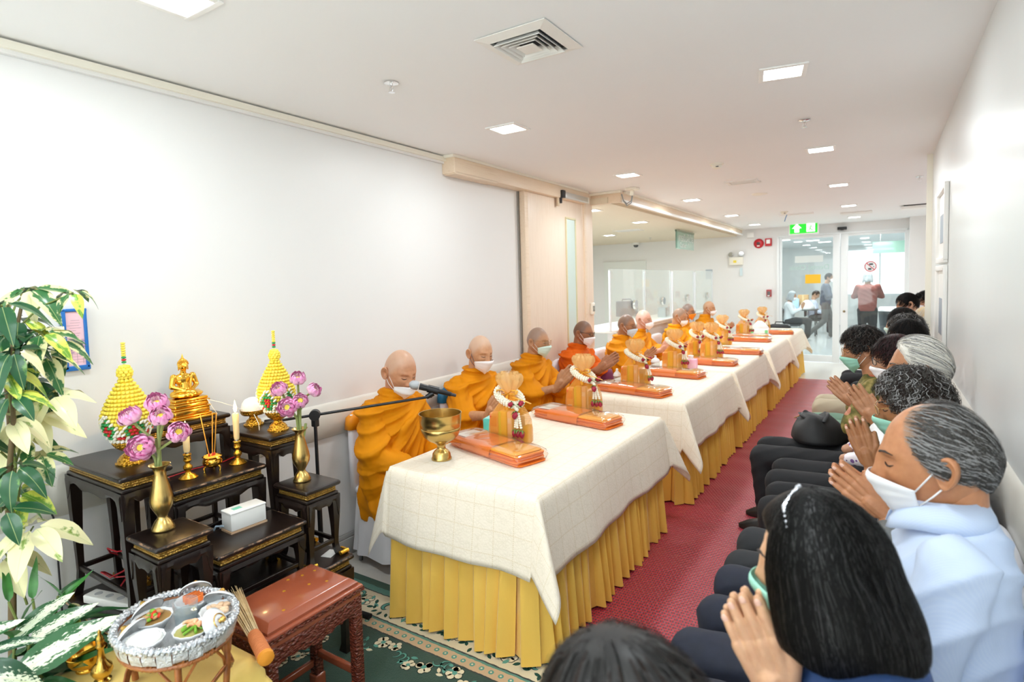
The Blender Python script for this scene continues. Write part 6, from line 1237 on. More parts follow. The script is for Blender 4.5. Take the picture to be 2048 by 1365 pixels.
person('grey haired balding man in a blue striped shirt and white mask', (.108, 1.60), 1.222, FA, MR(-2), MR(8), tone='#c48a62', hi=2, hs=1.10, rec=.06, hair=dict(kind='short', flow='back', thick=.010, rec=.06, thin=.86, noshell=True, mats=(hg2, mat('hair_charcoal', '#33302e', .4), hg1), n=6000, w=.0008, step=.016, prob=(.40, .22, .38), wig=.25, lift=.007), stub='#8d7460', mask=('white', 'pleat'), shirt=bl, trousers=navy, seed=33, lean=.015, group=GA, brows=True, vox=.009, collar=bl, sw=.185, bodyz=1.262, shirt_amp=.012, girth=1.08, hands='lap')
person('man in a grey suit jacket mostly hidden with hands held up', (.125, 2.06), 1.12, FA, MR(0), MR(8), tone='#c48a62', hi=2, hair=dict(kind='short', mats=(hb1, hg2, hb2), n=500), mask=('white', 'pleat'), shirt=greysuit, trousers=navy, hands=((.0, 2.0, .955), (-.135, 1.99, 1.06)), seed=34, group=GA, collar=whs, sw=.18, girth=1.0, lean=.02)
person('man with curly dark grey hair and thin glasses in a navy jacket', (.10, 2.44), 1.185, FA, MR(-3), MR(12), tone='#b07a52', hi=2, hs=1.06, hair=dict(kind='short', thick=.021, mats=(hg2, hb2, hg1), n=3000, w=.0014, wig=1.3, step=.0065, seg=8, lift=.012, prob=(.45, .35, .2), rough=(70, .25)), mask=('green', 'pleat'), glasses=('rect', .0014, 'gold'), shirt=navy, trousers=gryt, hands=((-.035, 2.40, .985), (-.09, 2.40, 1.135)), seed=35, group=GA, sw=.19)
person('man with swept back white hair behind the curly haired man', (.14, 3.12), 1.225, FA, MR(2), MR(4), tone='#b98560', hi=1, hs=1.1, rec=.012, hair=dict(kind='short', flow='back', thick=.018, rec=.012, mats=(hw1, hg3, hg1), n=2600, w=.0014, step=.019, prob=(.5, .35, .15), lift=.009), mask=('white', 'pleat'), shirt=whs, trousers=blk, hands=((-.03, 3.12, .985), (-.125, 3.12, 1.13)), seed=36, lean=.015, group=GA, brows='grey')
person('woman with dark reddish hair and black glasses beyond the white haired man', (.07, 3.56), 1.205, FA, MR(4), MR(8), tone='#c99a7c', hi=1, hair=dict(kind='short', thick=.022, mats=(hr1, hb1, hb2), n=1400, w=.0016, wig=.7), mask=('white', 'pleat'), glasses=('rect', .002, 'black'), shirt=dots_, trousers=blk, hands='lap', seed=37, group=GA)
person('woman in a green floral blouse and glasses leaning forward with joined hands', (-.09, 4.02), 1.205, FA, MR(2), MR(12), tone='#c08d6a', hi=1, hs=1.05, hair=dict(kind='short', thick=.024, mats=(hb1, hb2, hg2), n=2200, w=.0015, wig=1.2, step=.007, seg=8, lift=.012, rough=(60, .25)), mask=('green', 'pleat'), glasses=('round', .0013, 'gold'), shirt=flo, trousers=blk, hands=((-.15, 3.93, .90), (-.275, 3.93, 1.03)), seed=38, group=GA, sleeves='short')
person('person with smooth black hair close to the glossy wall', (.14, 4.42), 1.232, FA, MR(0), MR(10), hi=1, hair=dict(kind='short', thick=.02, mats=(hb1, hb3, hb2), n=900), mask=('white', 'pleat'), shirt=pinks, trousers=blk, hands='lap', seed=39, lean=.015, group=GA)
person('person with curly grey black hair beyond the floral blouse woman', (.15, 4.92), 1.232, FA, MR(0), MR(10), hi=1, hair=dict(kind='short', thick=.026, mats=(hg2, hb1, hg1), n=1600, w=.0018, wig=1.3, step=.007, seg=8, lift=.014), mask=('white', 'pleat'), shirt=brn, trousers=greent, hands='lap', seed=40, lean=.015, group=GA)
person('man with short neat black hair and a pale green mask', (.145, 5.75), 1.238, FA, MR(3), MR(6), tone='#d2a584', hi=1, hs=1.05, hair=dict(kind='short', thick=.016, mats=(hb1, hb3, hb2), n=900), mask=('mint', 'pleat'), shirt=whs, trousers=beige, hands='lap', seed=41, lean=.015, group=GA)
person('older person with cream coloured hair behind the neat haired man', (.35, 6.6), 1.21, FA, MR(5), MR(8), hi=1, hair=dict(kind='short', thick=.014, mats=(hw2, hw1, hg3), n=900), mask=('white', 'pleat'), shirt=brn, trousers=blk, hands='lap', seed=42, group=GA)
person('woman with a black hair bun in a purple shirt', (.23, 7.4), 1.325, FA, MR(5), MR(18), tone='#d2a584', hi=1, hair=dict(kind='bun', thick=.014, mats=(hb1, hb2, hb3), n=700), mask=('white', 'pleat'), shirt=purple, trousers=blk, hands='lap', seed=43, group=GA)
person('man with cropped black hair at the far end of the audience', (.43, 8.2), 1.325, FA, MR(5), MR(8), tone='#c99a7a', hi=1, hair=dict(kind='short', thick=.014, mats=(hb1, hb2, hb3), n=500), mask=('white', 'pleat'), shirt=whs, trousers=blk, hands='lap', seed=44, group=GA)
# ---- people behind the glass doors
person('woman in a rust blouse and black trousers standing behind the glass door', (-.27, 14.5), 1.60, 0, 0, MR(10), tone='#c89c80', hi=0, hair=dict(kind='bob', mats=(mat('hair_grey_blue', '#8d979c', .5), hg1, hg2), n=200), shirt=mat('rust_blouse', '#7d4038', .75), trousers=mat('black_trousers', '#14171b', .8), hands=((-.27, 14.8, 1.25), (-.27, 14.86, 1.38)), seed=51, stand=True, vox=.016, armspread=.26)
person('man in a dark patterned shirt walking behind the glass doors', (-1.2, 17.3), 1.60, PI / 2 + PI, 0, 0, tone='#a98468', hi=0, hair=dict(kind='short', mats=(hb1, hb2, hg2), n=200), mask=('white', 'pleat'), shirt=mat('patterned_shirt', '#28323f', .75, var=(18, '#4b5669')), trousers=mat('grey_trousers', '#5a5c5c', .8), seed=52, stand=True, vox=.016, knees=((-.42, -.05), (.12, .08)))
person('seated person in a pale head cloth behind the left glass leaf', (-2.0, 16.6), 1.15, -PI / 2, 0, MR(10), tone='#b08a70', hi=0, hair=dict(kind='bob', mats=(mat('head_cloth', '#9aa2a8', .7), hg1, hg3), n=60), mask=('white', 'pleat'), shirt=mat('pale_grey_shirt', '#c3cbd0', .75), trousers=gryt, hands=((-1.75, 16.55, .85), (-1.7, 16.55, 1.0)), knees=[v3((.12, .44, .5)), v3((-.12, .44, .5))], seed=53, vox=.016)['label'] = 'seated person in a pale head cloth beyond the glass door'
person('person in a pale blue shirt bending over a table in the lobby', (-1.62, 18.6), 1.12, -PI / 2, 0, MR(30), tone='#c09a80', hi=0, hair=dict(kind='short', mats=(hb1, hb2, hb3), n=200), shirt=mat('pale_blue_shirt', '#d6dfec', .75, var=(20, '#aebbd6')), trousers=mat('dark_skirt', '#35363c', .8), hands='lap', knees=[v3((.12, .42, .5)), v3((-.12, .42, .5))], seed=54, vox=.016)
# ---- covered chairs
cov, t = newmat('white_chair_cover', .7); t.col(t.mix(t.noise(3, 2, t.coord()), '#f0f0f6', '#e8e8f0'))
def chair(label, x, y, rz, sash=None, sk=True):
    t_ = thing('covered_chair', label, 'chair', (x, y, 0), rz, 'white covered chairs')
    b = MB(); b.loft([ell(0, -.235, .40, .225, .035, 24, 4), ell(0, -.245, .65, .22, .032, 24, 4), ell(0, -.262, .84, .21, .03, 24, 4), ell(0, -.266, .885, .19, .028, 24, 3), ell(0, -.268, .90, .13, .02, 24, 3)]); obj('back_cover', b, cov, t_, angle=180)
    obj('seat_cover', MB().box((0, -.0, .44), (.44, .44, .05), bev=.02), cov, t_)
    P = []
    for z, q in ((.44, 0), (.3, .4), (.15, .75), (.07, 1)):
        row = []
        for k in range(97):
            a = 2 * PI * k / 96; e = 5; x_ = .225 * abs(math.cos(a)) ** (2 / e) * math.copysign(1, math.cos(a)); y_ = .235 * abs(math.sin(a)) ** (2 / e) * math.copysign(1, math.sin(a)); f = 1 + .09 * q + .05 * q * math.sin(a * 18 + math.sin(a * 3)); row.append((x_ * f, (y_ - .02) * f, z + .008 * math.sin(a * 9) * (q == 1)))
        P.append(row)
    obj('skirt_cover', MB().grid(P, flip=False), cov, t_, angle=180)
    for sx in (-.2, .2):
        for sy in (-.21, .2): obj('leg', MB().tube([(sx * .9, sy * .9, .4), (sx, sy, .0)], .012, 8), tleg, t_)
    if sash:
        b = MB(); b.loft([ell(0, -.262, .80, .226, .046, 24, 4), ell(0, -.268, .87, .212, .043, 24, 4), ell(0, -.27, .915, .13, .033, 24, 3)], caps=True); obj('sash', b, mat('sash_' + sash, {'orange': '#f0960f', 'blue': '#136a94'}[sash], .45), t_, angle=180)
    return t_
MY = (2.50, 3.36, 4.21, 5.05, 5.98, 6.9, 7.88, 8.85, 10.0)
for i, y in enumerate(MY): chair(f'white covered chair of the monk {nm9[i].replace("brass bowl", "altar")}', -2.425, y, FX - (.1 if i < 2 else 0), 'orange' if i == 0 else ('blue' if i == 1 else None))
AY = (('blurred person nearest the camera', -.2, .60), ('woman with the black bob', .0, 1.06), ('man in the blue striped shirt', .10, 1.60), ('man in the grey suit', .10, 2.03), ('curly haired man', .07, 2.44 + .03), ('white haired man', .09, 3.12), ('woman with reddish hair', .07, 3.58), ('woman in the floral blouse', -.04, 4.02), ('person with smooth black hair', .09, 4.46), ('person with curly grey hair', .09, 4.92), ('neat haired man', .09, 5.75), ('person with cream hair', .37, 6.6), ('woman with the bun', .28, 7.4), ('man at the far end', .5, 8.2))
for nme, x, y in AY: chair(f'white covered chair under the {nme}', x - .075 * (y < 5.8), y, FA)
# ---- black handbag on a lap
t_ = thing('handbag', 'black handbag with straps resting on a lap beside the joined hands', 'bag', (-.34, 4.2, .585)); V = []
for q in np.linspace(0, 1, 9): V.append([(.17 * math.cos(a) * (1 - .55 * q ** 2) * (1 + .06 * math.sin(3 * a + 3 * q)) - .03 * q, .21 * math.sin(a) * (1 - .5 * q ** 2) * (1 + .06 * math.sin(2 * a + q)), .15 * q + .018 * q * math.sin(3 * a)) for a in np.linspace(0, 2 * PI, 33)[:-1]])
obj('body', MB().loft(V), mat('black_bag', '#121316', .6), t_, angle=180); obj('strap', MB().tube([(-.03, -.1, .13), (-.1, -.06, .155), (-.12, .03, .15), (-.05, .1, .13)], .012, 8, flat=.4).tube([(.03, -.1, .13), (.05, -.03, .165), (.04, .06, .16), (.03, .1, .13)], .012, 8, flat=.4), MATS['black_bag'], t_); obj('buckle', MB().tube([(-.11, -.05, .15), (-.15, -.0, .12), (-.13, .06, .11), (-.10, .02, .155), (-.11, -.05, .15)], .004, 6), chrome, t_)
# ---- lobby furniture
t_ = thing('waste_bin', 'tall dark grey waste bin beside the standing woman', 'bin', (.22, 15.0, 0)); obj('body', MB().loft([ell(0, 0, 0, .22, .22, 24, 3), ell(0, 0, .85, .3, .28, 24, 3)]), mat('bin_dark', '#3c474d', .5), t_); obj('lid', MB().loft([ell(0, 0, .85, .32, .3, 24, 3), ell(0, 0, .93, .28, .26, 24, 3)]), mat('bin_lid', '#eef0f0', .4), t_)
t_ = thing('lobby_table', 'dark folding table behind the glass holding bags and boxes', 'table', (-1.95, 17.9, 0)); obj('tabletop', MB().box((0, 0, .72), (.9, .55, .03)), mat('table_dark', '#4a4f52', .5), t_)
for sx in (-.4, .4):
    for sy in (-.22, .22): obj('leg', MB().tube([(sx, sy, 0), (sx, sy, .71)], .015, 8), black, t_)
t_ = thing('paper_bag', 'pale blue paper carrier bag on the lobby table', 'bag', (-2.1, 17.85, .735)); obj('body', MB().box((0, 0, .15), (.26, .12, .3)), mat('bag_blue', '#a9cdea', .6), t_); obj('handle', MB().tube([(-.06, 0, .3), (-.04, 0, .38), (.04, 0, .38), (.06, 0, .3)], .006, 6), white, t_)
t_ = thing('cardboard_box', 'brown cardboard box standing at the back of the lobby table', 'box', (-1.88, 18.05, .735)); obj('body', MB().box((0, 0, .2), (.26, .2, .4), bev=.004), mat('cardboard', '#b59466', .7), t_); obj('tape', MB().box((0, -.102, .2), (.05, .002, .4)), mat('tape', '#d0b88c', .4), t_)
V = [[(.2 * math.cos(a) * (1 - .75 * q ** 2) * (1 + .07 * math.sin(5 * a)), .13 * math.sin(a) * (1 - .75 * q ** 2), .26 * q) for a in np.linspace(0, 2 * PI, 17)[:-1]] for q in np.linspace(0, 1, 7)]
tag(obj('shopping_bag', MB().loft(V), MATS['bag_white'], None, (-1.76, 17.75, .735), 180), 'knotted white plastic shopping bag on the lobby table', 'bag')

for x, y, l in ((-2.06, 16.6, 'dark chair under the seated person in the head cloth'), (-1.68, 18.6, 'dark chair under the bending person in pale blue')):
    t_ = thing('lobby_chair', l, 'chair', (x, y, 0), -PI / 2, 'dark lobby chairs'); cm = mat('lobby_chair_black', '#26292e', .5)
    obj('seat', MB().box((0, .05, .39), (.44, .44, .05), bev=.02), cm, t_); obj('backrest', MB().box((0, -.2, .66), (.42, .04, .34), bev=.015), cm, t_)
    for sx in (-.2, .2):
        for sy in (-.16, .24): obj('leg', MB().tube([(sx, sy, 0), (sx, sy, .37)], .012, 8), chrome, t_)
# ================================================================ yellow cloth table with the food tray
yel, t = newmat('yellow_satin_cloth', .4); t.b.inputs['Sheen Weight'].default_value = .2; t.col(t.mix(t.noise(7, 3, t.coord()), '#edc968', '#f3d57c')); t.bump(t.noise(11, 4, t.coord()), .25, .012)
YX0, YX1, YY0, YY1, YZ = -2.12, -1.655, .42, 1.005, .49
t_ = thing('side_table', 'low table hidden under the yellow satin cloth', 'table', ((YX0 + YX1) / 2, (YY0 + YY1) / 2, 0))
obj('tabletop', MB().box((0, 0, YZ - .012), (YX1 - YX0 - .01, YY1 - YY0 - .01, .022), bev=.004), plyw, t_)
for sx in (-.2, .2):
    for sy in (-.25, .25): obj('leg', MB().box((sx, sy, .234), (.03, .03, .465)), plyw, t_)
def drape(x0, x1, y0, y1, z0, hang):
    us = np.concatenate([np.linspace(x0 - hang, x0, 14)[:-1], np.linspace(x0, x1, 18), np.linspace(x1, x1 + hang, 14)[1:]]); vs = np.concatenate([np.linspace(y0 - hang, y0, 14)[:-1], np.linspace(y0, y1, 18), np.linspace(y1, y1 + hang, 14)[1:]]); G = np.zeros((len(us), len(vs), 3))
    for i, u in enumerate(us):
        du = max(x0 - u, u - x1, 0); su = -1 if u < x0 else 1
        for j, v in enumerate(vs):
            dv = max(y0 - v, v - y1, 0); sv = -1 if v < y0 else 1; cx, cy = min(max(u, x0), x1), min(max(v, y0), y1); z = z0 + .004
            if du > 0 and dv > 0:
                r = math.hypot(du, dv); th = math.atan2(dv, du); q = 2 * th / PI; o = .03 * r / hang * math.sin(PI * q) + .25 * r * math.exp(-((q - .5) / .25) ** 2); cx += su * ((.006 + .1 * r) * math.cos(th) + o * math.cos(th)); cy += sv * ((.006 + .1 * r) * math.sin(th) + o * math.sin(th)); z -= r * .93
            elif du > 0: cx += su * (.006 + du * (.1 + .06 * math.sin(v * 14) + .03 * math.sin(v * 31))); z -= du * .985
            elif dv > 0: cy += sv * (.006 + dv * (.1 + .06 * math.sin(u * 15 + 1) + .03 * math.sin(u * 33))); z -= dv * .985
            else: z += .0015 * math.sin(u * 31) * math.sin(v * 23)
            G[i, j] = (cx, cy, max(z, .012))
    return MB().grid(G, flip=True)
tag(obj('yellow_cloth', drape(YX0, YX1, YY0, YY1, YZ, .42), yel, angle=180), 'yellow satin cloth draped over the low table under the food tray', 'tablecloth')
YT = YZ + .007
# rattan tray on legs with a foil rim
rat = mat('rattan', '#a4622a', .4, var=(40, '#7c4218'), coat=.3); foil, t = newmat('silver_foil_rope', .3, .65); vo = t.n('ShaderNodeTexVoronoi'); vo.inputs['Scale'].default_value = 130; t.l(t.coord(), vo.inputs[0]); t.col(t.mix(vo.outputs[0], '#f2f4f7', '#aeb4bb')); t.bump(vo.outputs[0], 1.0, .006)
foil2, t = newmat('crumpled_foil', .28, .7); n1 = t.noise(45, 5, t.coord(), .7); t.b.inputs['Base Color'].default_value = lin('#d5d8db'); t.bump(n1, .8, .02)
TR = thing('food_tray', 'oval rattan tray on curved legs with a silver foil rim', 'tray', (-1.735, .815, YT), 0); ax_, ay_, tz = .175, .15, .175
oval = lambda s, z, n=48, o=0: [((ax_ + o) * s * math.cos(a), (ay_ + o) * s * math.sin(a), z) for a in np.linspace(0, 2 * PI, n + 1)]
obj('liner', MB().loft([oval(.98, tz + .022)[:-1], oval(.93, tz + .002)[:-1], oval(.86, tz - .012)[:-1], oval(.5, tz - .014)[:-1], oval(.02, tz - .014)[:-1]], caps=False), foil2, TR, angle=60)
b = MB().tube(oval(1.0, tz + .024, 64), .0095, 10, caps=False)
for k in range(2):
    pts = []
    for i in range(161):
        a = 2 * PI * i / 160; w = a * 36 + k * PI; r = 1 + .055 * math.cos(w); pts.append((ax_ * r * math.cos(a), ay_ * r * math.sin(a), tz + .024 + .0095 * math.sin(w)))
    b.tube(pts, .0045, 6, caps=False)
obj('foil_rim', b, foil, TR, angle=180)
b = MB()
for i in range(26): a = 2 * PI * i / 26; c, s = math.cos(a), math.sin(a); b.loft([[(ax_ * q * c - .018 * s * k_, ay_ * q * s + .018 * c * k_, z) for k_ in (-1, -.3, .3, 1)] for q, z in ((1.015, tz + .02), (1.02, tz + .004), (.97 + .012 * (i % 3), tz - .016 - .004 * (i % 2)))], caps=False, closed=False)
obj('foil_skirt', b, foil2, TR, angle=180)
b = MB().tube(oval(.93, tz - .03, 56), .007, 8, caps=False).tube(oval(.98, tz + .012, 56), .006, 8, caps=False)
for k in range(2): b.tube([(ax_ * .93 * (1 + .03 * math.cos(w)) * math.cos(a), ay_ * .93 * (1 + .03 * math.cos(w)) * math.sin(a), tz - .03 + .006 * math.sin(w)) for a, w in [(2 * PI * i / 200, 2 * PI * i / 200 * 40 + k * PI) for i in range(201)]], .0035, 5, caps=False)
obj('basket_bands', b, rat, TR, angle=180)
for i in range(36): a = 2 * PI * (i + .5) / 36; obj('basket_stake', MB().tube([(ax_ * .93 * math.cos(a), ay_ * .93 * math.sin(a), tz - .03), (ax_ * .985 * math.cos(a), ay_ * .985 * math.sin(a), tz + .014)], .0042, 6), rat, TR)
obj('bottom_mat', MB().loft([oval(.9, tz - .024)[:-1], oval(.9, tz - .016)[:-1]]), rat, TR)
for i in range(4):
    a = PI / 4 + PI / 2 * i + (.25 if i % 2 else -.25); p = (ax_ * .9 * math.cos(a), ay_ * .9 * math.sin(a), tz - .03); f = (ax_ * .85 * math.cos(a), ay_ * .85 * math.sin(a), .006); lg = obj('leg', MB().tube([p, (p[0], p[1], tz * .45), f], .0095, 8), rat, TR)
    for s in (-1, 1): obj('brace', MB().tube([(f[0], f[1], .06), (ax_ * .9 * math.cos(a + s * .14), ay_ * .9 * math.sin(a + s * .14), .10), (ax_ * .9 * math.cos(a + s * .36), ay_ * .9 * math.sin(a + s * .36), tz - .032)], .0042, 6), rat, lg)
b = MB()
for k in range(3): b.tube([(ax_ * (.86 + .02 * k) * math.cos(a), ay_ * (.86 + .02 * k) * math.sin(a), .012 + .045 * math.sin(2 * a + .78) ** 2 + .007 * k) for a in np.linspace(0, 2 * PI, 49)], .004, 6, caps=False)
obj('foot_hoop', b, rat, TR, angle=180)
# porcelain bowls, lids, food
porc = mat('porcelain', '#e9ecef', .15, coat=.4); gtrim = mat('gold_trim', '#d9b060', .25, .9); TZ0 = YT + tz - .013
BOW = [(.002, 0), (.026, 0), (.027, .004), (.034, .014), (.042, .028), (.045, .036), (.0435, .037), (.04, .028), (.03, .012), (.002, .009)]
def bowl(x, y, label, food, s=1.0):
    s *= 1.12
    t_ = thing('food_bowl', label, 'bowl', (x, y, TZ0), 0, 'small porcelain bowls on the foil tray'); n = 40; rings = []
    for r, z in BOW: rings.append([(r * s * (1 + (.03 * math.cos(12 * 2 * PI * k / n) if r > .03 else 0)) * math.cos(2 * PI * k / n), r * s * (1 + (.03 * math.cos(12 * 2 * PI * k / n) if r > .03 else 0)) * math.sin(2 * PI * k / n), z) for k in range(n)])
    obj('bowl', MB().loft(rings), porc, t_, angle=180); food(t_, s); return t_
rf = random.Random(3)
def chunks(t_, nme, m, n, z, rad, sz, kind=None, one=False):
    for k in range(n):
        a, r = rf.uniform(0, 6.28), rad * rf.random() ** .5; b = MB(); d = [sz * rf.uniform(.7, 1.3) for _ in range(3)]; M = Matrix.Translation((r * math.cos(a), r * math.sin(a), z + rf.uniform(0, .007))) @ Matrix.Rotation(rf.uniform(0, 3), 4, 'Z') @ Matrix.Rotation(rf.uniform(-.7, .7), 4, 'X'); b.sphere((0, 0, 0), (d[0], d[1] * .75, d[2] * .5), 0, 9, 6, M); obj(nme, b, m, t_, angle=180)
ricem = mat('cooked_rice', '#f7f6f1', .6); sauce = mat('brown_sauce', '#8a6a3c', .25); chili = mat('red_chili', '#d8341c', .3); greenv = mat('green_vegetable', '#6fa52e', .4); pork = mat('pork_pieces', '#cfa884', .5, var=(30, '#e0c4a4')); shr = mat('shrimp', '#ee9a68', .4, var=(60, '#f6c8a4')); car = mat('carved_melon', '#f0792a', .45); mush = mat('stirfry_bits', '#b98f5c', .45)
def rice(t_, s):
    b = MB().lathe([(.04 * s, .031), (.03 * s, .04), (.016 * s, .046), (.002, .048)], 24)
    for k in range(420):
        r = .037 * rf.random() ** .5; a = rf.uniform(0, 6.28); M = Matrix.Translation((r * math.cos(a) * s, r * math.sin(a) * s, .0345 + .0135 * (1 - (r / .04) ** 2))) @ Matrix.Rotation(rf.uniform(0, 6.3), 4, 'Z') @ Matrix.Rotation(rf.uniform(-.5, .5), 4, 'Y'); b.sphere((0, 0, 0), (.0035, .0011, .0011), 0, 5, 4, M)
    obj('rice', b, ricem, t_, angle=180, kind='stuff')
def stir(t_, s):
    obj('sauce', MB().lathe([(.041 * s, .03), (.002, .033)], 24), sauce, t_); chunks(t_, 'stir_fry_piece', mush, 7, .035, .028, .011); chunks(t_, 'green_pepper', greenv, 4, .037, .026, .010); obj('chili_strip', MB().tube([(-.012, .012, .042), (.004, .0, .045), (.018, -.012, .042)], [.005, .0055, .003], 7), chili, t_); obj('chili_strip', MB().tube([(.01, .014, .041), (.024, .004, .04)], [.004, .003], 7), chili, t_)
def shrimpf(t_, s):
    obj('sauce', MB().lathe([(.041 * s, .028), (.002, .031)], 24), mat('light_sauce', '#a9a45e', .3), t_)
    for k in range(7): a = rf.uniform(0, 6.28); obj('green_stem', MB().tube([(.03 * math.cos(a), .03 * math.sin(a), .034), (.008 * math.cos(a + 1), .008 * math.sin(a + 1), .04), (.026 * math.cos(a + 2.4), .026 * math.sin(a + 2.4), .035)], .004, 6), greenv, t_)
    for dx in (-.012, .012): obj('shrimp', MB().tube([(dx + .016 * math.cos(q), .016 * math.sin(q), .044 + .004 * math.sin(q * 2)) for q in np.linspace(.3, 4.2, 10)], [.004, .006, .0075, .008, .008, .0075, .0065, .005, .004, .002], 8), shr, t_)
def porkf(t_, s): chunks(t_, 'pork_piece', pork, 16, .031, .03, .012)
def melon(t_, s):
    for k in range(5): obj('melon_slice', MB().box((-.018 + .009 * k, .004 * (k % 2), .038), (.008, .05 - .004 * abs(k - 2), .022), bev=.003), car, t_)
cx0, cy0 = -1.735, .815
def tp(dx, dy): return cx0 + dx, cy0 + dy
bowl(*tp(.02, -.10), 'porcelain bowl of white rice on the foil tray', rice, 1.08); bowl(*tp(-.075, -.03), 'porcelain bowl of stir fry with red chili', stir, 1.05); bowl(*tp(.085, .0), 'porcelain bowl of shrimp and green stems', shrimpf, 1.0); bowl(*tp(.085, .098), 'porcelain bowl of pale meat pieces', porkf, 1.0) if False else bowl(*tp(.055, .095), 'porcelain bowl of pale meat pieces', porkf, 1.05); bowl(*tp(-.07, .085), 'porcelain bowl of orange carved melon slices', melon, 1.0)
def lid(x, y, z, tilt, az, label):
    t_ = thing('bowl_lid', label, 'lid', (x, y, z), 0, 'porcelain lids leaning on the tray'); M = Matrix.Rotation(az, 4, 'Z') @ Matrix.Rotation(tilt, 4, 'Y')
    o = obj('dome', MB().lathe([(.046, 0), (.047, .003), (.036, .012), (.018, .018), (.002, .019), (.002, .016), (.018, .0155), (.036, .009), (.044, 0)], 30, caps=False), porc, t_, angle=180); o.matrix_local = M; o = obj('gold_knob', MB().lathe([(.002, .017), (.007, .018), (.005, .023), (.009, .028), (.007, .034), (.002, .038)], 14), gtrim, t_); o.matrix_local = M; o = obj('gold_ring', MB().tube([(.022 * math.cos(a), .022 * math.sin(a), .0185) for a in np.linspace(0, 2 * PI, 21)], .0018, 5, caps=False), gtrim, t_); o.matrix_local = M
for dx, dy, tl, az, l in ((-.035, -.105, -1.05, .35, 'porcelain lid tipped behind the rice bowl'), (-.125, -.02, -1.0, .1, 'porcelain lid tipped behind the stir fry bowl'), (.125, .045, 1.0, .5, 'porcelain lid lying on its side beside the shrimp bowl'), (.01, .125, -.95, -.9, 'porcelain lid behind the bowl of pale meat'), (-.11, .115, -1.0, -.5, 'porcelain lid behind the melon bowl')):
    lid(*tp(dx, dy), TZ0 + .035, tl, az, l)
t_ = thing('water_glass', 'clear drinking glass of water in the middle of the tray', 'glass', (*tp(-.005, .03), TZ0)); obj('glass', MB().lathe([(.002, .001), (.027, .001), (.029, .006), (.034, .075), (.0325, .076), (.0275, .008), (.002, .006)], 28, caps=False), clear('drink_glass', '#f3f7f8', .02, .08), t_, angle=60); obj('water', MB().lathe([(.002, .008), (.027, .008), (.0305, .045), (.002, .0455)], 28), clear('water', '#eef4f6', .02, .10), t_)
# sprinkling whisk
strw = mat('whisk_straw', '#e3cba0', .6, var=(30, '#cfb07c')); orr, t = newmat('orange_wrap', .7); X, Y, Z = t.xyz(t.coord()); t.col(t.mix(t.math('GREATER_THAN', t.math('SINE', t.math('MULTIPLY', X, 900)), 0.0), '#e8905a', '#dc7a3c')); t.bump(t.math('SINE', t.math('MULTIPLY', X, 900)), .6, .004)
t_ = thing('water_whisk', 'straw holy water whisk with an orange wrapped handle on the yellow cloth', 'whisk', (-1.70, 1.035, YT + .03), math.atan2(-.10, .33)); b = MB(); rs = random.Random(8)
for k in range(130):
    a, r = rs.uniform(0, 6.28), rs.random() ** .5; e = rs.uniform(-.30, -.22); b.tube([(.0, .017 * r * math.cos(a), .017 * r * math.sin(a)), (-.12, .024 * r * math.cos(a), .02 * r * math.sin(a)), (e, .036 * r * math.cos(a + rs.uniform(-.2, .2)), .018 * r * math.sin(a) - .006)], [.0016, .0013, .0008], 4)
obj('straws', b, strw, t_, kind='stuff', angle=180); obj('handle', MB().tube([(-.02, 0, 0), (0, 0, 0), (.10, 0, .002)], [.019, .022, .024], 20), orr, t_); obj('cloth_end', MB().tube([(.10, 0, .002), (.112, 0, .003), (.118, 0, .003)], [.0255, .024, .008], 18), mat('amber_cloth', '#e0922a', .6), t_)
for o_ in (t_,): o_.rotation_euler = (0, .16, o_.rotation_euler[2])
# brass water vessel and cup
tag(obj('brass_cup', MB().lathe([(.002, 0), (.03, 0), (.031, .004), (.028, .010), (.042, .02), (.051, .036), (.054, .055), (.052, .056), (.049, .04), (.04, .024), (.002, .016)], 36, c=(-2.06, .70, YT)), goldp, angle=60), 'small polished brass bowl beside the water flask', 'bowl')
tag(obj('water_flask', MB().lathe([(.002, 0), (.022, 0), (.023, .004), (.016, .01), (.024, .02), (.029, .032), (.026, .046), (.014, .06), (.0095, .075), (.0085, .10), (.012, .104), (.0125, .11), (.009, .116), (.0115, .124), (.0085, .136), (.004, .144), (.0055, .15), (.001, .158)], 28, c=(-1.955, .70, YT)), brass, angle=60), 'slim brass pouring flask with a pointed lid', 'flask')
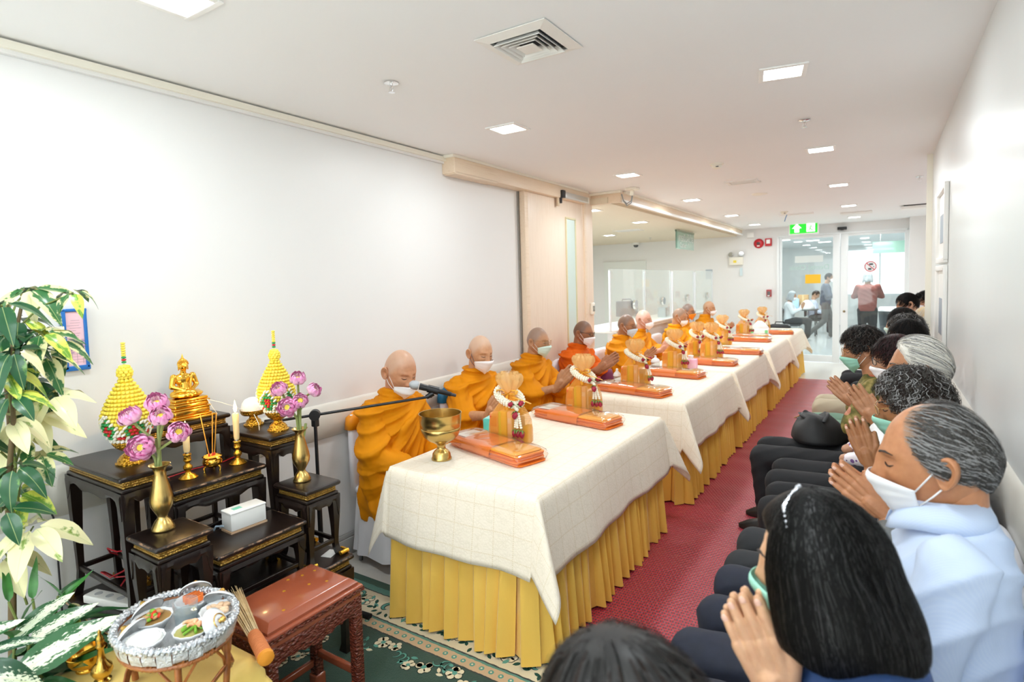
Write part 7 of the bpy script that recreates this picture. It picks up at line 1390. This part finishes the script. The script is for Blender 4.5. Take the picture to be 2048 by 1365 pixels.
# ================================================================ plants
def leaf_me(name, L, W, droop, fold, tip=.7, n=9, mats=None):
    P = np.zeros((n, 7, 3))
    for i in range(n):
        q = i / (n - 1); w = W * (math.sin(PI * q ** tip) ** .85 if 0 < q < 1 else .02)
        for j in range(7): u = (j - 3) / 3; P[i, j] = (L * q, u * w / 2, -droop * L * q ** 2 + fold * abs(u) * w * .5 + .012 * L * math.sin(q * 14) * abs(u))
    b = MB().grid(P, flip=True); me = bpy.data.meshes.new(name); me.from_pydata(b.arr().tolist(), [], b.f); me.polygons.foreach_set('use_smooth', [True] * len(me.polygons)); me.materials.append(mats); return me
def leafmat(name, c_edge, c_mid, thr, scale, rough=.3, stretch=1.0, W=.05):
    m, t = newmat(name, rough); co = t.coord(); X, Y, Z = t.xyz(co); oi = t.n('ShaderNodeObjectInfo'); ad = t.n('ShaderNodeVectorMath'); ad.operation = 'MULTIPLY_ADD'; ad.inputs[1].default_value = (1, stretch, 1); t.l(co, ad.inputs[0]); cmb = t.n('ShaderNodeCombineXYZ'); t.l(t.math('MULTIPLY', oi.outputs['Random'], 40.0), cmb.inputs[2]); t.l(cmb.outputs[0], ad.inputs[2])
    n = t.noise(scale, 4, ad.outputs[0], .6); v = t.math('MULTIPLY', t.math('ABSOLUTE', Y), 1 / W); f = t.math('MULTIPLY_ADD', t.math('ADD', n, t.math('MULTIPLY', v, .55)), 14, -14 * thr, clamp=True)
    rib_ = t.math('LESS_THAN', t.math('ABSOLUTE', Y), .0009); t.col(t.mix(t.math('MULTIPLY', rib_, .5), t.mix(f, c_mid, c_edge), '#c8d28c')); t.b.inputs['Subsurface Weight'].default_value = .1; t.b.inputs['Subsurface Radius'].default_value = (.004, .008, .002); t.bump(t.noise(60, 2, t.coord('Object', (.3, 1, 1))), .2, .003); return m
lg_ = [leafmat('leaf_green_cream', '#e6e2a8', '#2f6b36', .62, 26), leafmat('leaf_mostly_cream', '#efeab8', '#7f9c45', .40, 22), leafmat('leaf_dark_green', '#5d8a3c', '#1f5531', .80, 20), leafmat('leaf_lime', '#d5de5a', '#6fa034', .55, 24)]
dr = [leaf_me('leaflet', .115, .056, .38, .25, .75, mats=m) for m in lg_]; dr2 = [leaf_me('leaflet', .115, .056, .75, .2, .75, mats=m) for m in lg_]
stm = mat('plant_stem', '#6d7a3a', .6); brk = mat('plant_bark', '#6b5a3c', .8)
rp = random.Random(12)
pl = thing('umbrella_plant', 'tall variegated umbrella plant with cream and green leaves beside the altar', 'plant', (-2.47, .63, 0)); org_ = Vector((-2.47, .63, 0))
obj('trunk', MB().tube([(0, 0, .42), (.01, .02, .8), (-.02, .05, 1.1), (.02, .04, 1.38), (.0, .1, 1.62)], [.012, .011, .010, .008, .005], 10).tube([(.01, .02, .8), (.08, .0, 1.0), (.12, .02, 1.25), (.10, .04, 1.5)], [.009, .008, .007, .005], 8), brk, pl)
CL = [((-2.50, .765, 1.68), 0, 1.05, 8), ((-2.42, .865, 1.665), 0, .75, 5), ((-2.33, .64, 1.63), 2, .9, 6), ((-2.465, .72, 1.575), 2, .95, 7), ((-2.375, .75, 1.53), 0, .95, 7), ((-2.50, .83, 1.485), 0, .9, 5), ((-2.42, .68, 1.53), 2, .9, 6), ((-2.33, .66, 1.48), 2, .95, 7), ((-2.465, .78, 1.445), 0, .95, 6), ((-2.375, .65, 1.41), 3, .9, 6), ((-2.50, .75, 1.35), 2, 1.0, 7), ((-2.42, .78, 1.31), 1, 1.1, 6), ((-2.33, .65, 1.34), 2, .95, 6), ((-2.45, .74, 1.245), 1, 1.15, 7), ((-2.375, .65, 1.26), 1, 1.0, 6), ((-2.50, .72, 1.165), 0, 1.0, 6), ((-2.42, .735, 1.115), 0, .85, 6), ((-2.33, .64, 1.11), 2, .9, 6), ((-2.46, .675, .99), 3, 1.0, 6), ((-2.35, .68, .895), 1, 1.3, 7), ((-2.45, .63, .80), 1, 1.2, 6), ((-2.30, .60, .99), 2, .9, 6), ((-2.30, .72, .60), 3, .75, 5), ((-2.42, .56, 1.2), 2, .9, 6), ((-2.40, .57, 1.45), 0, .9, 6)]
for ci, (p, kd, s, n) in enumerate(CL):
    c = Vector(p); z0 = max(.45, c.z - rp.uniform(.1, .2)); base = Vector((-2.47 + .02, .63 + .045, z0)); h = c - org_; bb = base - org_; obj('stem', MB().tube([tuple(bb), tuple((bb + h) / 2 + Vector((0, 0, .03))), tuple(h)], [.004, .0032, .0025], 6), stm, pl)
    a0 = rp.uniform(0, 6.28); up = Vector((.35, -.25, 1)).normalized()
    for k in range(n):
        kk = kd if rp.random() < .7 else rp.choice((0, 1, 2, 3)); kk = 1 if (kd == 1 and rp.random() < .85) else kk
        o = bpy.data.objects.new('leaflet', (dr if rp.random() < .5 else dr2)[kk]); COL.objects.link(o); o.parent = pl; a = a0 + 2 * PI * k / n + rp.uniform(-.2, .2); ss = s * rp.uniform(.82, 1.12)
        o.matrix_local = Matrix.Translation(h) @ up.to_track_quat('Z', 'Y').to_matrix().to_4x4() @ Matrix.Rotation(a, 4, 'Z') @ Matrix.Translation((.018, 0, 0)) @ Matrix.Rotation(rp.uniform(.05, .5), 4, 'Y') @ Matrix.Scale(ss, 4)
# mottled leaves
agm = leafmat('leaf_mottled', '#2f5e38', '#e4ebd2', .66, 60, .25, 2.4, .055); agm2 = leafmat('leaf_mottled_dark', '#234d33', '#dbe6cd', .60, 70, .25, 2.6, .055)
am = [leaf_me('mottled_leaf', .24, .105, .22, .16, .7, 13, agm), leaf_me('mottled_leaf', .24, .105, .32, .14, .7, 13, agm2)]
ag = thing('mottled_plant', 'low plant with large white mottled green leaves under the umbrella plant', 'plant', (-2.12, .52, .35)); oo = Vector((-2.12, .52, .35))
def put_leaf(par, oo, me, base, tip, L0, roll=0, ws=1.0, stem=None):
    b_, t2 = Vector(base), Vector(tip); d = t2 - b_; x = d.normalized(); y = Vector((0, 0, 1)).cross(x).normalized(); z = x.cross(y); M = Matrix((x, y, z)).transposed().to_4x4(); M.translation = b_ - oo; s = d.length / L0
    o = bpy.data.objects.new(me.name.split('.')[0], me); COL.objects.link(o); o.parent = par; o.matrix_local = M @ Matrix.Rotation(roll, 4, 'X') @ Matrix.Diagonal((s, s * ws, s, 1))
    if stem: obj('stem', MB().tube([stem, tuple(((Vector(stem) + b_ - oo) / 2) + Vector((0, 0, .02))), tuple(b_ - oo)], .004, 6), stm, par)
for k, (b_, t2, ro, ws) in enumerate((((-2.06, .53, .575), (-1.99, .755, .685), .5, 1.0), ((-2.02, .42, .66), (-1.93, .56, .60), .7, 1.25), ((-2.18, .60, .60), (-2.14, .76, .67), .6, .9), ((-1.98, .40, .60), (-1.88, .50, .60), .8, 1.2), ((-2.24, .58, .60), (-2.22, .72, .70), .5, .9), ((-2.18, .50, .62), (-2.1, .60, .66), .4, .8), ((-2.2, .46, .66), (-2.16, .58, .70), .6, .9), ((-2.08, .44, .56), (-2.0, .56, .52), .5, 1.0))): put_leaf(ag, oo, am[k % 2], b_, t2, .24, ro, ws, (0, 0, -.05))
# strap leaves
ti = mat('strap_leaf_green', '#2f6a2c', .35, var=(14, '#3f8038')); ti2 = mat('strap_leaf_dark', '#1e4a27', .35, var=(14, '#2c5c30')); sm_ = [leaf_me('strap_leaf', .3, .05, .15, .3, .55, 13, ti), leaf_me('strap_leaf', .3, .05, .55, .3, .55, 13, ti2), leaf_me('strap_leaf', .3, .05, .35, .3, .55, 13, ti2)]
tp_ = thing('strap_leaf_plant', 'dark green strap leaved plant spreading in front of the black altar legs', 'plant', (-2.28, .66, .38)); oo = Vector((-2.28, .66, .38))
for k, (b_, t2, ro, ws) in enumerate((((-2.30, .76, .57), (-2.33, .69, .77), .3, 1.3), ((-2.24, .70, .58), (-2.20, .89, .635), .2, .9), ((-2.2, .68, .56), (-2.13, .84, .59), .2, .9), ((-2.34, .66, .66), (-2.36, .68, .79), .2, 1.2), ((-2.18, .68, .56), (-2.1, .85, .56), .1, .9), ((-2.38, .74, .62), (-2.41, .84, .67), .2, 1.0), ((-2.30, .68, .60), (-2.28, .80, .72), .4, 1.2), ((-2.14, .66, .52), (-2.04, .80, .50), .3, 1.0), ((-2.18, .62, .5), (-2.0, .70, .55), .4, 1.1), ((-2.26, .60, .62), (-2.18, .62, .76), .5, 1.2), ((-2.1, .6, .5), (-1.98, .62, .56), .5, 1.2), ((-2.2, .56, .52), (-2.02, .50, .54), .5, 1.3), ((-2.34, .60, .68), (-2.42, .62, .80), .3, 1.1), ((-2.2, .7, .5), (-2.12, .86, .5), .5, 1.0), ((-2.16, .64, .48), (-2.02, .74, .46), .5, 1.1), ((-2.28, .62, .56), (-2.2, .54, .68), .5, 1.2), ((-2.32, .72, .54), (-2.27, .86, .58), .3, 1.1))): put_leaf(tp_, oo, sm_[k % 3], b_, t2, .3, ro, ws, (0, 0, -.05))
rq = random.Random(21)
for k in range(20):
    b_ = (-2.36 + rq.uniform(0, .3), .56 + rq.uniform(0, .14), .36 + rq.uniform(0, .16)); az = rq.uniform(-.9, 1.5); ln = rq.uniform(.16, .26); put_leaf(tp_, oo, sm_[k % 3], b_, (b_[0] + ln * math.cos(az) * .8, b_[1] + ln * math.sin(az) * .7, b_[2] + rq.uniform(-.02, .16)), .3, rq.uniform(.2, .6), rq.uniform(1.0, 1.4), (0, 0, -.05))
t_ = thing('plant_pot', 'dark plant pot holding the green plants', 'pot', (-2.30, .60, 0)); obj('pot', MB().lathe([(.002, .0), (.13, .0), (.17, .30), (.185, .31), (.185, .33), (.165, .33), (.155, .3), (.002, .29)], 28), mat('pot_dark', '#3a3431', .5), t_); obj('soil', MB().lathe([(.156, .305), (.08, .318), (.002, .32)], 24), mat('soil', '#2c2119', .9), t_)
# ================================================================ wall things near the plants
t_ = thing('chart_holder', 'blue plastic wall holder with a pink record sheet', 'holder', (WL + .004, .985, 1.475), 0); bluep = mat('holder_blue', '#1f6fc0', .35)
for cy, cz, dy, dz in ((-.038, 0, .018, .245), (.038, 0, .012, .24), (0, .12, .09, .012), (0, -.118, .092, .02)): obj('rail', MB().box((.006, cy, cz), (.012, dy, dz), bev=.003), bluep, t_)
obj('back_plate', MB().box((.001, 0, 0), (.003, .09, .25)), bluep, t_); obj('sheet', MB().box((.004, .003, .002), (.002, .062, .222)), mat('record_pink', '#f6cdd9', .6), t_); b = MB(); b2 = MB()
for k in range(9): b.box((.0055, .003, -.002 - .0115 * k), (.0008, .056, .0007))
for cy in (-.018, .0, .02): b.box((.0055, .003 + cy, -.05), (.0008, .0007, .1))
for k, w in enumerate((.03, .034, .046, .04, .022, .03, .022)): b.box((.0055, .003 - (.01 if k in (2, 4) else 0), .078 - .0105 * k), (.0008, w, .0011))
for k in range(5):
    for c_ in range(3): b2.box((.0056, -.012 + .019 * c_, -.008 - .0115 * k), (.0008, .011 - .002 * (k % 2), .0022))
obj('form_print', b, mat('form_ink', '#a98f9c', .6), t_, kind='stuff'); obj('handwriting', b2, mat('pen_ink', '#6a62a8', .6), t_, kind='stuff')
t_ = thing('thermostat', 'white wall thermostat half hidden behind the umbrella plant leaves', 'thermostat', (WL + .002, .905, 1.475)); obj('body', MB().box((.01, 0, 0), (.02, .085, .115), bev=.004), offw, t_); obj('display', MB().box((.0205, .01, .02), (.002, .05, .03)), mat('lcd_green', '#8a9160', .4), t_)
for k in range(4): obj('button', MB().box((.0205, -.02 + .014 * k, -.012), (.002, .005, .009)), mat('button_grey', '#77706a', .5), t_)
tag(obj('wall_cable', MB().tube([(WL + .03, .83, .93), (WL + .03, .835, .86), (WL + .03, .86, .78), (WL + .012, .87, .6), (WL + .012, .87, .15)], .0035, 6), black), 'thin black cable hanging down the wall behind the plants', 'cable')
